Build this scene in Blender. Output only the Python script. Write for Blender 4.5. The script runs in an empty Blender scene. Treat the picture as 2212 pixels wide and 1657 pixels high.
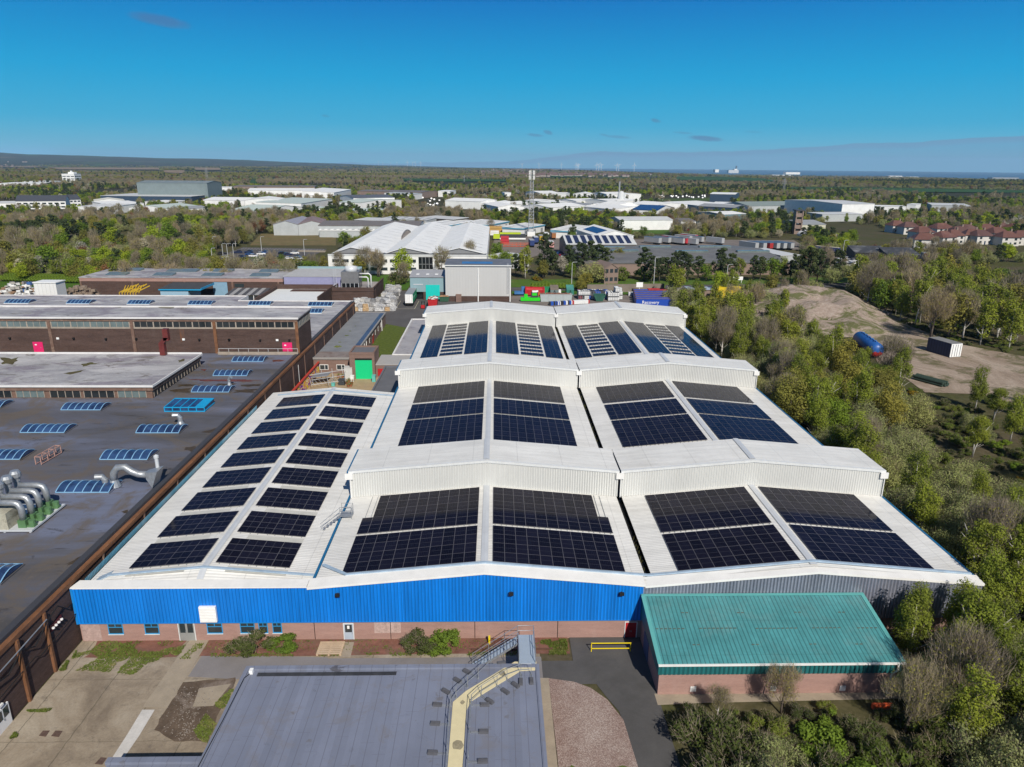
import bpy, bmesh, math, random
import numpy as np
from mathutils import Vector, Matrix
random.seed(7); rng = np.random.default_rng(7)
S = bpy.context.scene; COL = S.collection
R = math.radians
# ------------------------------------------------------------------ camera (drone at 45 m)
F, CX, CY, H = 1535.0, 1106.0, 828.5, 45.0
def camera_axes():
    a = R(0.47); dx, dy = (1070.5-CX)/F, -(355.1-CY)/F
    ca, sa = math.cos(a), math.sin(a)
    lx, ly = dx*ca-dy*sa, dx*sa+dy*ca
    p = math.atan(ly); psi = math.atan2(-lx, math.hypot(1, ly))
    f = Vector((math.sin(psi)*math.cos(p), math.cos(psi)*math.cos(p), -math.sin(p)))
    r = Vector((math.cos(psi), -math.sin(psi), 0)); u = r.cross(f)
    return r*ca+u*sa, -r*sa+u*ca, f
RX, UY, FW = camera_axes()
cam = bpy.data.objects.new('camera', bpy.data.cameras.new('camera')); COL.objects.link(cam)
m = Matrix((RX, UY, -FW)).transposed().to_4x4(); m.translation = (0, 0, H)
cam.matrix_world = m
cam.data.sensor_width = 36; cam.data.lens = F/2212*36; cam.data.clip_end = 80000; cam.data.clip_start = 1
S.camera = cam
# windows of the survey: origin and magnification, used to turn survey readings into ground coordinates
WIN = dict(a=(0,360,5.2667), b=(400,400,5.2667), c=(800,400,5.2667), d=(1200,400,5.2667), e=(1600,400,3.0262), f=(2000,400,2.542),
 g=(500,560,3.7382), h=(1180,540,3.0262), i=(1000,1500,2.5528), j=(0,1130,3.0262), k=(1560,540,2.542), l=(2000,560,2.542),
 m=(0,1450,2.25), n=(1560,1420,1.8157), o=(0,640,4.9156), p=(450,640,4.9156), q=(700,640,6.32), r=(640,820,5.8211), s=(980,600,5.9784),
 t=(1300,620,4.424), u=(0,350,2.6024), v=(800,350,2.6024), w=(1650,350,2.6024), N=(0,620,3.16), M=(0,1000,3.16), B=(0,1380,2.765),
 C=(700,1380,2.765), D=(1500,1380,2.212), E=(1650,680,2.3012), z=(0,0,0.8848))
def ray(w, x, y):
    x0, y0, s = WIN[w]; X, Y = (x0+x/s)*.8848, (y0+y/s)*.8848
    return RX*((X-CX)/F)-UY*((Y-CY)/F)+FW
def at(w, x, y, z=0.0):
    d = ray(w, x, y); t = (z-H)/d.z; return Vector((d.x*t, d.y*t, z))
def atY(w, x, y, Y):
    d = ray(w, x, y); t = Y/d.y; return Vector((d.x*t, Y, H+d.z*t))
def atX(w, x, y, X):
    d = ray(w, x, y); t = X/d.x; return Vector((X, d.y*t, H+d.z*t))
# ------------------------------------------------------------------ mesh builder
class MB:
    def __init__(s): s.v = []; s.f = []; s.m = []
    def quad(s, a, b, c, d, m=0): s.poly([a, b, c, d], m)
    def poly(s, ps, m=0):
        n = len(s.v); s.v += [tuple(p) for p in ps]; s.f.append(tuple(range(n, n+len(ps)))); s.m.append(m)
    def box(s, x0, x1, y0, y1, z0, z1, m=0, top=None, skip=()):
        n = len(s.v); s.v += [(x, y, z) for z in (z0, z1) for y in (y0, y1) for x in (x0, x1)]
        fs = dict(b=(0,2,3,1), t=(4,5,7,6), f=(0,1,5,4), k=(2,6,7,3), l=(0,4,6,2), r=(1,3,7,5))
        for k, q in fs.items():
            if k in skip: continue
            s.f.append(tuple(n+i for i in q)); s.m.append(top if (k == 't' and top is not None) else m)
    def prism(s, pts, z0, z1, m=0, top=None, bottom=True):
        """extrude a counter-clockwise xy outline; z0/z1 numbers or per-point lists"""
        k = len(pts); n = len(s.v)
        zs0 = z0 if hasattr(z0, '__len__') else [z0]*k; zs1 = z1 if hasattr(z1, '__len__') else [z1]*k
        s.v += [(p[0], p[1], z) for p, z in zip(pts, zs0)]+[(p[0], p[1], z) for p, z in zip(pts, zs1)]
        for i in range(k):
            j = (i+1) % k; s.f.append((n+i, n+j, n+k+j, n+k+i)); s.m.append(m)
        s.f.append(tuple(n+k+i for i in range(k))); s.m.append(m if top is None else top)
        if bottom: s.f.append(tuple(n+i for i in reversed(range(k)))); s.m.append(m)
    def extr(s, prof, a, b, m=0, caps=True):
        """sweep a closed profile (list of 3-D offsets) from a to b"""
        k = len(prof); n = len(s.v); a = Vector(a); b = Vector(b)
        s.v += [tuple(a+Vector(p)) for p in prof]+[tuple(b+Vector(p)) for p in prof]
        for i in range(k):
            j = (i+1) % k; s.f.append((n+i, n+j, n+k+j, n+k+i)); s.m.append(m)
        if caps: s.f += [tuple(n+i for i in reversed(range(k))), tuple(n+k+i for i in range(k))]; s.m += [m, m]
    def pipe(s, path, r, n=8, m=0, caps=True):
        path = [Vector(p) for p in path]; rs = r if hasattr(r, '__len__') else [r]*len(path)
        base = len(s.v); up = None
        for i, p in enumerate(path):
            d = (path[min(i+1, len(path)-1)]-path[max(i-1, 0)])
            if d.length < 1e-9: d = Vector((0, 0, 1))
            d.normalize()
            if up is None: up = Vector((1, 0, 0)) if abs(d.x) < .8 else Vector((0, 1, 0))
            x = (up-d*up.dot(d)).normalized(); y = d.cross(x); up = x
            for j in range(n):
                a = 2*math.pi*j/n; s.v.append(tuple(p+(x*math.cos(a)+y*math.sin(a))*rs[i]))
        for i in range(len(path)-1):
            for j in range(n):
                k = (j+1) % n; s.f.append((base+i*n+j, base+i*n+k, base+(i+1)*n+k, base+(i+1)*n+j)); s.m.append(m)
        if caps:
            s.f += [tuple(base+j for j in reversed(range(n))), tuple(base+(len(path)-1)*n+j for j in range(n))]; s.m += [m, m]
    def bar(s, a, b, w, h=None, m=0):
        a = Vector(a); b = Vector(b); d = (b-a).normalized(); h = h or w
        x = d.cross(Vector((0, 0, 1)))
        x = x.normalized() if x.length > 1e-4 else Vector((1, 0, 0))
        y = x.cross(d)
        s.extr([x*w/2-y*h/2, x*w/2+y*h/2, -x*w/2+y*h/2, -x*w/2-y*h/2], a, b, m)
    def lathe(s, prof, c, n=16, m=0):
        base = len(s.v); c = Vector(c)
        for (r, z) in prof:
            for j in range(n):
                a = 2*math.pi*j/n; s.v.append((c.x+r*math.cos(a), c.y+r*math.sin(a), c.z+z))
        for i in range(len(prof)-1):
            for j in range(n):
                k = (j+1) % n; s.f.append((base+i*n+j, base+i*n+k, base+(i+1)*n+k, base+(i+1)*n+j)); s.m.append(m)
        s.f += [tuple(base+j for j in reversed(range(n))), tuple(base+(len(prof)-1)*n+j for j in range(n))]; s.m += [m, m]
    def ribs(s, a, b, zlo, zhi, pitch=.33, d=.045, m=0):
        """trapezoidal metal cladding between plan points a and b (outside on the right of a->b); zlo/zhi are functions of t in 0..1"""
        a = Vector((a[0], a[1], 0)); b = Vector((b[0], b[1], 0)); L = (b-a).length; t = (b-a)/L; n = Vector((t.y, -t.x, 0))
        k = max(1, int(round(L/pitch))); p = L/k; base = len(s.v); q = []
        for i in range(k): q += [(i*p, 0), (i*p+.30*p, 0), (i*p+.42*p, d), (i*p+.88*p, d)]
        q.append((L, 0))
        br = sorted({0., 1.}|set(getattr(s, 'breaks', ())))
        for (x, o) in q:
            w = a+t*x+n*o; s.v += [(w.x, w.y, zlo(x/L)), (w.x, w.y, zhi(x/L))]
        for i in range(len(q)-1):
            s.f.append((base+2*i, base+2*i+2, base+2*i+3, base+2*i+1)); s.m.append(m)
def mesh_of(name, b, mats, off=None, smooth=False):
    me = bpy.data.meshes.new(name)
    v = np.array(b.v, dtype=np.float32).reshape(-1, 3)
    if off is not None: v = v-np.array(off, dtype=np.float32)
    me.from_pydata(v.tolist(), [], b.f)
    for mt in mats: me.materials.append(mt)
    if len(mats) > 1: me.polygons.foreach_set('material_index', b.m)
    if smooth: me.polygons.foreach_set('use_smooth', [True]*len(me.polygons))
    me.update(); return me
def root_loc(o):
    while o.parent: o = o.parent
    return o.location
def part(name, b, mats, parent=None, local=False, smooth=False, label=None, kind=None):
    """link one mesh; under a parent the coordinates are world ones unless local"""
    if not isinstance(mats, (list, tuple)): mats = [mats]
    off = None if (parent is None or local) else tuple(root_loc(parent))
    o = bpy.data.objects.new(name, mesh_of(name, b, mats, off, smooth)); COL.objects.link(o)
    if parent: o.parent = parent
    if label: o['label'] = label
    if kind: o['kind'] = kind
    return o
def tag(o, label=None, cat=None, group=None, kind=None):
    for k, v in (('label', label), ('category', cat), ('group', group), ('kind', kind)):
        if v: o[k] = v
    return o
def thing(name, label, cat, loc=(0, 0, 0), rz=0.0, group=None):
    o = bpy.data.objects.new(name, None); COL.objects.link(o); o.empty_display_size = .5
    o.location = loc; o.rotation_euler = (0, 0, rz); return tag(o, label, cat, group)
def solo(name, b, mats, label, cat, group=None, smooth=False, loc=None):
    """a thing that is one mesh (origin moved to its base)"""
    if not isinstance(mats, (list, tuple)): mats = [mats]
    v = np.array(b.v); c = loc or ((v[:, 0].min()+v[:, 0].max())/2, (v[:, 1].min()+v[:, 1].max())/2, v[:, 2].min())
    o = bpy.data.objects.new(name, mesh_of(name, b, mats, c, smooth)); o.location = c; COL.objects.link(o)
    return tag(o, label, cat, group)
def struct(name, b, mats, smooth=False):
    o = part(name, b, mats, smooth=smooth); o['kind'] = 'structure'; return o
KIDS = {}
def dup(root, loc, rz=0., label=None, group=None, sc=None):
    """copy of a thing with copies of its parts and sub-parts"""
    c = root.copy(); COL.objects.link(c); c.location = loc; c.rotation_euler = (0, 0, rz)
    if sc: c.scale = sc if hasattr(sc, '__len__') else (sc, sc, sc)
    if label: c['label'] = label
    if group: c['group'] = group
    if root.name not in KIDS: KIDS[root.name] = [(k, list(k.children)) for k in root.children]
    for k, gs in KIDS[root.name]:
        kc = k.copy(); COL.objects.link(kc); kc.parent = c
        for g in gs:
            gc = g.copy(); COL.objects.link(gc); gc.parent = kc
    return c
# ------------------------------------------------------------------ materials
class NT:
    def __init__(s, name):
        s.mat = bpy.data.materials.new(name); s.mat.use_nodes = True; s.t = s.mat.node_tree; s.t.nodes.clear()
        s.out = s.n('ShaderNodeOutputMaterial'); s.p = s.n('ShaderNodeBsdfPrincipled'); s.l(s.p.outputs[0], s.out.inputs[0])
    def n(s, t, **k):
        o = s.t.nodes.new(t)
        for a, v in k.items(): setattr(o, a, v)
        return o
    def l(s, a, b): s.t.links.new(a, b)
    def pos(s, scale=(1, 1, 1), obj=False, rot=(0, 0, 0)):
        src = s.n('ShaderNodeTexCoord').outputs['Object'] if obj else s.n('ShaderNodeNewGeometry').outputs['Position']
        mp = s.n('ShaderNodeMapping'); mp.inputs['Scale'].default_value = scale; mp.inputs['Rotation'].default_value = rot
        s.l(src, mp.inputs['Vector']); return mp.outputs[0]
    def noise(s, vec, scale, detail=4, rough=.6, dist=0.):
        o = s.n('ShaderNodeTexNoise'); o.inputs['Scale'].default_value = scale; o.inputs['Detail'].default_value = detail
        o.inputs['Roughness'].default_value = rough; o.inputs['Distortion'].default_value = dist; s.l(vec, o.inputs['Vector']); return o.outputs['Fac']
    def ramp(s, fac, stops, interp='LINEAR'):
        o = s.n('ShaderNodeValToRGB'); o.color_ramp.interpolation = interp; e = o.color_ramp.elements
        while len(e) < len(stops): e.new(.5)
        for i, (p, c) in enumerate(stops):
            e[i].position = p; e[i].color = (*c, 1) if hasattr(c, '__len__') else (c, c, c, 1)
        s.l(fac, o.inputs[0]); return o.outputs[0]
    def mix(s, fac, a, b, mode='MIX'):
        o = s.n('ShaderNodeMix', data_type='RGBA', blend_type=mode)
        for sock, v in ((0, fac), (6, a), (7, b)):
            if hasattr(v, 'is_output'): s.l(v, o.inputs[sock])
            elif sock == 0: o.inputs[0].default_value = v
            else: o.inputs[sock].default_value = (*v, 1) if hasattr(v, '__len__') else (v, v, v, 1)
        return o.outputs[2]
    def math(s, op, a, b=None, c=None):
        o = s.n('ShaderNodeMath', operation=op)
        for i, v in enumerate((a, b, c)):
            if v is None: continue
            if hasattr(v, 'is_output'): s.l(v, o.inputs[i])
            else: o.inputs[i].default_value = v
        return o.outputs[0]
    def bump(s, h, strength=.3, dist=.05):
        o = s.n('ShaderNodeBump'); o.inputs['Strength'].default_value = strength; o.inputs['Distance'].default_value = dist
        s.l(h, o.inputs['Height']); s.l(o.outputs[0], s.p.inputs['Normal'])
    def fin(s, col, rough=.7, spec=.3, metal=0.):
        if hasattr(col, 'is_output'): s.l(col, s.p.inputs['Base Color'])
        else: s.p.inputs['Base Color'].default_value = (*col, 1)
        if hasattr(rough, 'is_output'): s.l(rough, s.p.inputs['Roughness'])
        else: s.p.inputs['Roughness'].default_value = rough
        s.p.inputs['Specular IOR Level'].default_value = spec; s.p.inputs['Metallic'].default_value = metal
        return s.mat
def sc(c, k): return tuple(min(1, x*k) for x in c)
def worn(name, c, var=.18, scale=.6, rough=.7, spec=.3, metal=0., c2=None, fine=9., obj=False, stretch=(1, 1, 1)):
    """painted / weathered surface: broad and fine uneven tone, optional second (stain) colour"""
    t = NT(name); v = t.pos(stretch, obj=obj)
    a = t.ramp(t.noise(v, scale, 5, .65), [(.3, sc(c, 1-var)), (.7, sc(c, 1+var*.7))])
    b = t.ramp(t.noise(v, fine, 3, .6), [(.35, 1-var*.6), (.65, 1.0)])
    col = t.mix(1., a, b, 'MULTIPLY')
    if c2 is not None:
        col = t.mix(t.ramp(t.noise(v, scale*.55, 6, .7, .6), [(.52, 0.), (.68, 1.)]), col, c2)
    return t.fin(col, rough, spec, metal)
def flat(name, c, rough=.6, spec=.3, metal=0.): return worn(name, c, .08, 1.5, rough, spec, metal)
def brick(name, c1, c2, mortar, scale=1., var=.3, stain=None, bw=.225, bh=.075, ms=.012, tone=.5):
    t = NT(name); g = t.n('ShaderNodeSeparateXYZ'); t.l(t.n('ShaderNodeNewGeometry').outputs['Position'], g.inputs[0])
    cb = t.n('ShaderNodeCombineXYZ'); t.l(t.math('ADD', g.outputs[0], g.outputs[1]), cb.inputs[0]); t.l(g.outputs[2], cb.inputs[1])
    bt = t.n('ShaderNodeTexBrick'); t.l(cb.outputs[0], bt.inputs['Vector'])
    bt.inputs['Color1'].default_value = (*c1, 1); bt.inputs['Color2'].default_value = (*c2, 1); bt.inputs['Mortar'].default_value = (*mortar, 1)
    bt.inputs['Scale'].default_value = scale; bt.inputs['Mortar Size'].default_value = ms; bt.inputs['Brick Width'].default_value = bw; bt.inputs['Row Height'].default_value = bh
    v = t.pos((.35, .35, 2.2))
    k = t.ramp(t.noise(v, .8, 6, .7), [(.3, 1-var), (.7, 1.)])
    col = t.mix(1., bt.outputs[0], k, 'MULTIPLY')
    v2 = t.pos((1, 1, .35))
    if stain: col = t.mix(t.ramp(t.noise(v2, .35, 6, .75), [(.55, 0.), (.75, tone)]), col, stain)
    t.bump(bt.outputs['Fac'], .25, -.02)
    return t.fin(col, .9, .15)
def ribbed(name, c, axis='x', pitch=.33, var=.12, rough=.5, spec=.4, line=.6, width=.25, c2=None, metal=0., bump=.6, sc_=.3, streak=True, lap=None, panel=None):
    """profiled sheet whose ribs repeat along an axis: 'x','y' or 's' (x+y)"""
    t = NT(name); g = t.n('ShaderNodeSeparateXYZ'); t.l(t.n('ShaderNodeNewGeometry').outputs['Position'], g.inputs[0])
    u = {'x': lambda: g.outputs[0], 'y': lambda: g.outputs[1], 's': lambda: t.math('ADD', g.outputs[0], g.outputs[1])}[axis]()
    fr = t.math('FRACT', t.math('DIVIDE', u, pitch))
    tri = t.math('ABSOLUTE', t.math('SUBTRACT', fr, .5))
    ln = t.ramp(tri, [(.0, 1.), (.5-width, 1.), (.5-width*.4, line)])
    v = t.pos((1, 1, .25) if streak else (1, 1, 1))
    a = t.ramp(t.noise(v, sc_, 6, .7), [(.3, sc(c, 1-var)), (.7, sc(c, 1+var*.5))])
    if c2 is not None: a = t.mix(t.ramp(t.noise(v, sc_*.6, 6, .75), [(.5, 0.), (.72, .8)]), a, c2)
    b = t.ramp(t.noise(t.pos(), 4., 4, .6), [(.35, 1-var*.5), (.65, 1.)])
    col = t.mix(1., t.mix(1., a, b, 'MULTIPLY'), ln, 'MULTIPLY')
    if lap:      # sheet laps and run-off streaks across the ribs
        ol = {'x': g.outputs[1], 'y': g.outputs[0]}[axis]
        lp = t.ramp(t.math('ABSOLUTE', t.math('SUBTRACT', t.math('FRACT', t.math('DIVIDE', ol, lap)), .5)), [(0, .80), (.006, .86), (.012, 1.)])
        st = t.ramp(t.noise(t.pos((.12, 1.6, 1) if axis == 'y' else (1.6, .12, 1)), .8, 5, .7), [(.38, .86), (.6, 1.)])
        col = t.mix(1., t.mix(1., col, lp, 'MULTIPLY'), st, 'MULTIPLY')
    if panel:    # each cladding sheet has faded a little differently
        wn = t.n('ShaderNodeTexWhiteNoise', noise_dimensions='1D'); t.l(t.math('FLOOR', t.math('DIVIDE', u, panel)), wn.inputs['W']); col = t.mix(1., col, t.ramp(wn.outputs['Value'], [(0, .90), (1, 1.06)]), 'MULTIPLY')
        gr = t.ramp(t.noise(t.pos((2.2, 2.2, .12)), 1.1, 5, .7), [(.36, .82), (.56, 1.)]); col = t.mix(1., col, gr, 'MULTIPLY')
    t.bump(tri, bump, -.05)
    return t.fin(col, rough, spec, metal)

def lettering(text, loc, size, m, parent, rz=0.):
    """text standing on a wall that faces the viewer, converted to a mesh part"""
    c = bpy.data.curves.new('lettering', 'FONT'); c.body = text; c.size = size; c.extrude = .01
    tmp = bpy.data.objects.new('lettering_source', c); me = bpy.data.meshes.new_from_object(tmp); bpy.data.objects.remove(tmp); bpy.data.curves.remove(c)
    me.materials.clear(); me.materials.append(m); o = bpy.data.objects.new('lettering', me); COL.objects.link(o); o.parent = parent
    o.location = Vector(loc)-root_loc(parent); o.rotation_euler = (R(90), 0, rz); return o
# ------------------------------------------------------------------ sun, sky
SUN_AZ, SUN_EL = 163.0, 40.0
sun = bpy.data.objects.new('sun', bpy.data.lights.new('sun', 'SUN')); COL.objects.link(sun)
sun.data.energy = 5.0; sun.data.angle = R(.53); sun.data.color = (1, .94, .85)
sd = Vector((math.sin(R(SUN_AZ))*math.cos(R(SUN_EL)), math.cos(R(SUN_AZ))*math.cos(R(SUN_EL)), math.sin(R(SUN_EL))))
sun.rotation_euler = sd.to_track_quat('Z', 'Y').to_euler(); sun.location = (0, 0, 200)
W = bpy.data.worlds.new('World'); S.world = W; W.use_nodes = True
nt = W.node_tree; nt.nodes.clear()
def wn(t, **k):
    o = nt.nodes.new(t)
    for a, v in k.items(): setattr(o, a, v)
    return o
sky = wn('ShaderNodeTexSky', sky_type='NISHITA'); sky.sun_disc = False
sky.sun_elevation = R(SUN_EL); sky.sun_rotation = R(SUN_AZ); sky.air_density = 1.0; sky.dust_density = .25; sky.ozone_density = 3.0; sky.altitude = 100
hs = wn('ShaderNodeHueSaturation'); hs.inputs['Saturation'].default_value = .95; nt.links.new(sky.outputs[0], hs.inputs['Color'])
def wl(a, b): nt.links.new(a, b)
def wm(op, a, b=None):
    o = wn('ShaderNodeMath', operation=op)
    for i, v in enumerate((a, b)):
        if v is None: continue
        if hasattr(v, 'is_output'): wl(v, o.inputs[i])
        else: o.inputs[i].default_value = v
    return o.outputs[0]
def wr(fac, stops):
    o = wn('ShaderNodeValToRGB'); e = o.color_ramp.elements
    while len(e) < len(stops): e.new(.5)
    for i, (p, c) in enumerate(stops): e[i].position = p; e[i].color = (*c, 1) if hasattr(c, '__len__') else (c, c, c, 1)
    wl(fac, o.inputs[0]); return o.outputs[0]
def wmix(f, a, b):
    o = wn('ShaderNodeMix', data_type='RGBA')
    for k, v in ((0, f), (6, a), (7, b)):
        if hasattr(v, 'is_output'): wl(v, o.inputs[k])
        elif k: o.inputs[k].default_value = (*v, 1)
        else: o.inputs[k].default_value = v
    return o.outputs[2]
STR = .055
dirv = wn('ShaderNodeTexCoord').outputs['Generated']; sp = wn('ShaderNodeSeparateXYZ'); wl(dirv, sp.inputs[0])
elev = wm('DIVIDE', wm('ARCSINE', sp.outputs[2]), math.pi/180)          # degrees above the horizon
azim = wm('DIVIDE', wm('ARCTAN2', sp.outputs[0], sp.outputs[1]), math.pi/180)
k = 1/STR
def sc3(c): return tuple(x*k*.92 for x in c)
low = wr(wm('DIVIDE', elev, 20.), [(0, sc3((.19, .56, .74))), (.05, sc3((.12, .51, .71))), (.14, sc3((.03, .43, .70))), (.30, sc3((.001, .36, .69))), (.56, sc3((.0003, .185, .55))), (1, sc3((.003, .11, .42)))])
fac = wr(wm('DIVIDE', elev, 40.), [(0, 1.), (.4, 1.), (1, 0)])
skyc = wmix(fac, hs.outputs[0], low)
def wnoise(scale, detail, vec=None, dist=0.):
    o = wn('ShaderNodeTexNoise'); o.inputs['Scale'].default_value = scale; o.inputs['Detail'].default_value = detail; o.inputs['Distortion'].default_value = dist
    wl(vec if vec else dirv, o.inputs['Vector']); return o.outputs['Fac']
# low bank of far cloud on the right of the horizon
e1 = wr(wm('DIVIDE', wm('ADD', azim, 10.), 60.), [(0, 0.), (.18, .012), (.30, .05), (.45, .052), (.60, .078), (.78, .105), (1, .13)])   # bank top, in units of 20 degrees
cb = wn('ShaderNodeCombineXYZ'); wl(azim, cb.inputs[0]); wl(wm('MULTIPLY', elev, .3), cb.inputs[1])
top = wm('ADD', wm('MULTIPLY', e1, 20.), wm('MULTIPLY', wm('SUBTRACT', wnoise(.22, 5, cb.outputs[0]), .5), .55))
bank = wr(wm('MULTIPLY', wm('SUBTRACT', top, elev), 2.2), [(.0, 0.), (.10, 1.), (.6, .9), (1, .55)])
skyc = wmix(bank, skyc, sc3((.15, .34, .54)))
# a few thin wisps
for (az, el, wa, we, st) in ((-22.9, 8.9, 2.2, .42, .6), (3.0, 2.15, .8, .13, .5), (4.0, 2.35, .45, .18, .55), (9.3, 2.05, 1.1, .13, .4), (12.0, 3.2, .45, .16, .55), (15.7, 1.95, 1.5, .22, .7), (-12.6, 3.3, .4, .1, .35), (14.0, 2.35, .8, .1, .35), (8.2, 2.2, .4, .1, .4), (19., 2.4, .8, .1, .2)):
    da = wm('DIVIDE', wm('SUBTRACT', azim, az), wa); de = wm('DIVIDE', wm('SUBTRACT', elev, wm('ADD', wm('MULTIPLY', da, -we*.55), el)), we)
    r2 = wm('ADD', wm('MULTIPLY', da, da), wm('MULTIPLY', de, de)); n_ = wnoise(1.6/wa, 5, cb.outputs[0], .3)
    f_ = wr(wm('SUBTRACT', wm('ADD', .75, wm('MULTIPLY', n_, .9)), r2), [(.25, 0.), (1., st)]); skyc = wmix(f_, skyc, sc3((.075, .165, .36)))
bg = wn('ShaderNodeBackground'); bg.inputs['Strength'].default_value = STR
wo = wn('ShaderNodeOutputWorld'); wl(skyc, bg.inputs['Color']); wl(bg.outputs[0], wo.inputs[0])
S.view_settings.view_transform = 'Standard'; S.view_settings.look = 'None'; S.view_settings.exposure = .12; S.view_settings.gamma = 1
# ------------------------------------------------------------------ shared materials
M_roof = ribbed('white_sheet_roof', (.78, .77, .73), 'y', .33, .10, .45, .4, .80, .3, bump=.5, sc_=.15, streak=False, c2=(.68, .66, .61), lap=5.45)
M_clad = ribbed('grey_cladding', (.60, .60, .57), 's', .30, .07, .5, .4, .78, .3, bump=.3)
M_trim = flat('pale_trim', (.62, .63, .62), .5, .4)
M_trimw = worn('white_trim', (.72, .71, .68), .08, .6, .5, .4)
M_ridge = worn('ridge_metal', (.50, .52, .54), .10, .5, .4, .5)
M_flash = worn('blue_grey_flashing', (.33, .43, .53), .2, .7, .35, .5)
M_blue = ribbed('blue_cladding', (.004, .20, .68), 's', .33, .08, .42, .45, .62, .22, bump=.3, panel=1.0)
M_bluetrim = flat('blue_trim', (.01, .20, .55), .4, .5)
M_navy = flat('dark_blue_trim_shaded_side', (.015, .12, .25), .4, .5)
M_galv = ribbed('bare_metal_cladding', (.30, .32, .40), 's', .33, .25, .32, .6, .55, .3, c2=(.42, .42, .46), metal=.35, sc_=.5)
M_pink = brick('pink_brick', (.36, .205, .17), (.31, .175, .145), (.40, .28, .24), var=.22, stain=(.38, .27, .24))
M_dbrick = brick('dark_brown_brick', (.085, .052, .043), (.13, .08, .066), (.085, .06, .052), var=.4, stain=(.11, .085, .075), tone=.5)
M_lbrick = brick('brown_brick', (.24, .15, .12), (.19, .12, .095), (.22, .16, .14), var=.25, stain=(.20, .15, .13))
M_dark = flat('dark_glass_void', (.012, .014, .016), .15, .6)
M_glass = flat('window_glass', (.03, .04, .045), .08, .8)
M_black = flat('black_rubber', (.015, .015, .016), .7, .2)
M_steel = worn('galvanised_steel', (.36, .38, .40), .2, 2.5, .42, .5, .5)
M_white = flat('white_paint', (.78, .78, .76), .45, .4)
M_weed = worn('weeds', (.07, .075, .025), .5, 2., .9, .1, c2=(.12, .085, .04))
M_bframe = flat('blue_window_frame', (.03, .26, .52), .4, .5)
M_red = worn('red_paint', (.42, .016, .02), .2, 1., .5, .4)
M_concrete = worn('concrete', (.36, .32, .26), .2, .5, .85, .2, c2=(.28, .25, .20))
# solar module: glass with cell lines in the module's own coordinates, inside an aluminium frame
t = NT('solar_glass'); v = t.n('ShaderNodeTexCoord').outputs['Object']; g = t.n('ShaderNodeSeparateXYZ'); t.l(v, g.inputs[0])
fx = t.math('ABSOLUTE', t.math('SUBTRACT', t.math('FRACT', t.math('MULTIPLY', g.outputs[0], 6/1.13)), .5))
lx = t.ramp(fx, [(.455, 0.), (.485, 1.)]); ly = t.ramp(t.math('ABSOLUTE', g.outputs[1]), [(.014, 1.), (.022, 0.)])
ln = t.math('MAXIMUM', t.math('MULTIPLY', lx, .35), ly)
oi = t.n('ShaderNodeObjectInfo'); cell = t.ramp(oi.outputs['Random'], [(0., (.0040, .0035, .0085)), (1., (.0085, .0078, .017))])
M_pv = t.fin(t.mix(ln, cell, (.05, .05, .06)), .10, .18); t.p.inputs['IOR'].default_value = 1.28
M_pvf = flat('module_frame', (.105, .10, .11), .45, .4)
# ------------------------------------------------------------------ factory with the solar roof
FB = thing('factory_building', 'long white roofed factory with blue front and solar arrays on its ridged roofs', 'factory', (3, 60, 0))
XL, XV, XR = -17.6, 15.2, 47.8; RA, RB = -1.05, 31.4; ZE, ZR = 6.05, 7.6
def zlow(x, e=ZE, r=ZR):
    c, hw = (RA, 16.35) if x < XV else (RB, 16.3)
    return r-(r-e)*abs(x-c)/hw
YB = 190.
MON = [(79.1, 86.0), (123.66, 130.3), (174.6, 183.4)]
# low roofs
b = MB()
for (xa, xr_, xb) in ((XL, RA, XV-.32), (XV+.32, RB, XR)):
    for (p, q) in ((xa, xr_), (xr_, xb)):
        b.quad((p, 60.6, zlow(p)), (q, 60.6, zlow(q)), (q, YB, zlow(q)), (p, YB, zlow(p)))
part('roof', b, M_roof, FB)
b = MB()
for xr_ in (RA, RB):
    for s in (-1, 1): b.poly([(xr_, 60.9, ZR+.09), (xr_+s*.36, 60.9, ZR+.05), (xr_+s*.36, YB, ZR+.05), (xr_, YB, ZR+.09)][::s])
    part('ridge_cap', b, M_ridge, FB); b = MB()
# valley gutter with weeds
b = MB(); b.box(XV-.32, XV+.32, 61, YB, 5.2, 5.45); part('valley_gutter', b, M_black, FB)
b = MB()
for i in range(420):
    y = random.uniform(62, 188); x = random.uniform(XV-.32, XV+.22); h = random.uniform(.1, .5)
    if any(m0-.3 < y < m1 for m0, m1 in MON): continue
    if math.sin(y*.9)+math.sin(y*.37+1) < -.2: continue
    b.pipe([(x, y, 5.4), (x+random.uniform(-.1, .1), y+random.uniform(-.2, .2), 5.5+h)], [.07, .01], 4)
part('gutter_weeds', b, M_weed, FB, kind='stuff')
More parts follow.
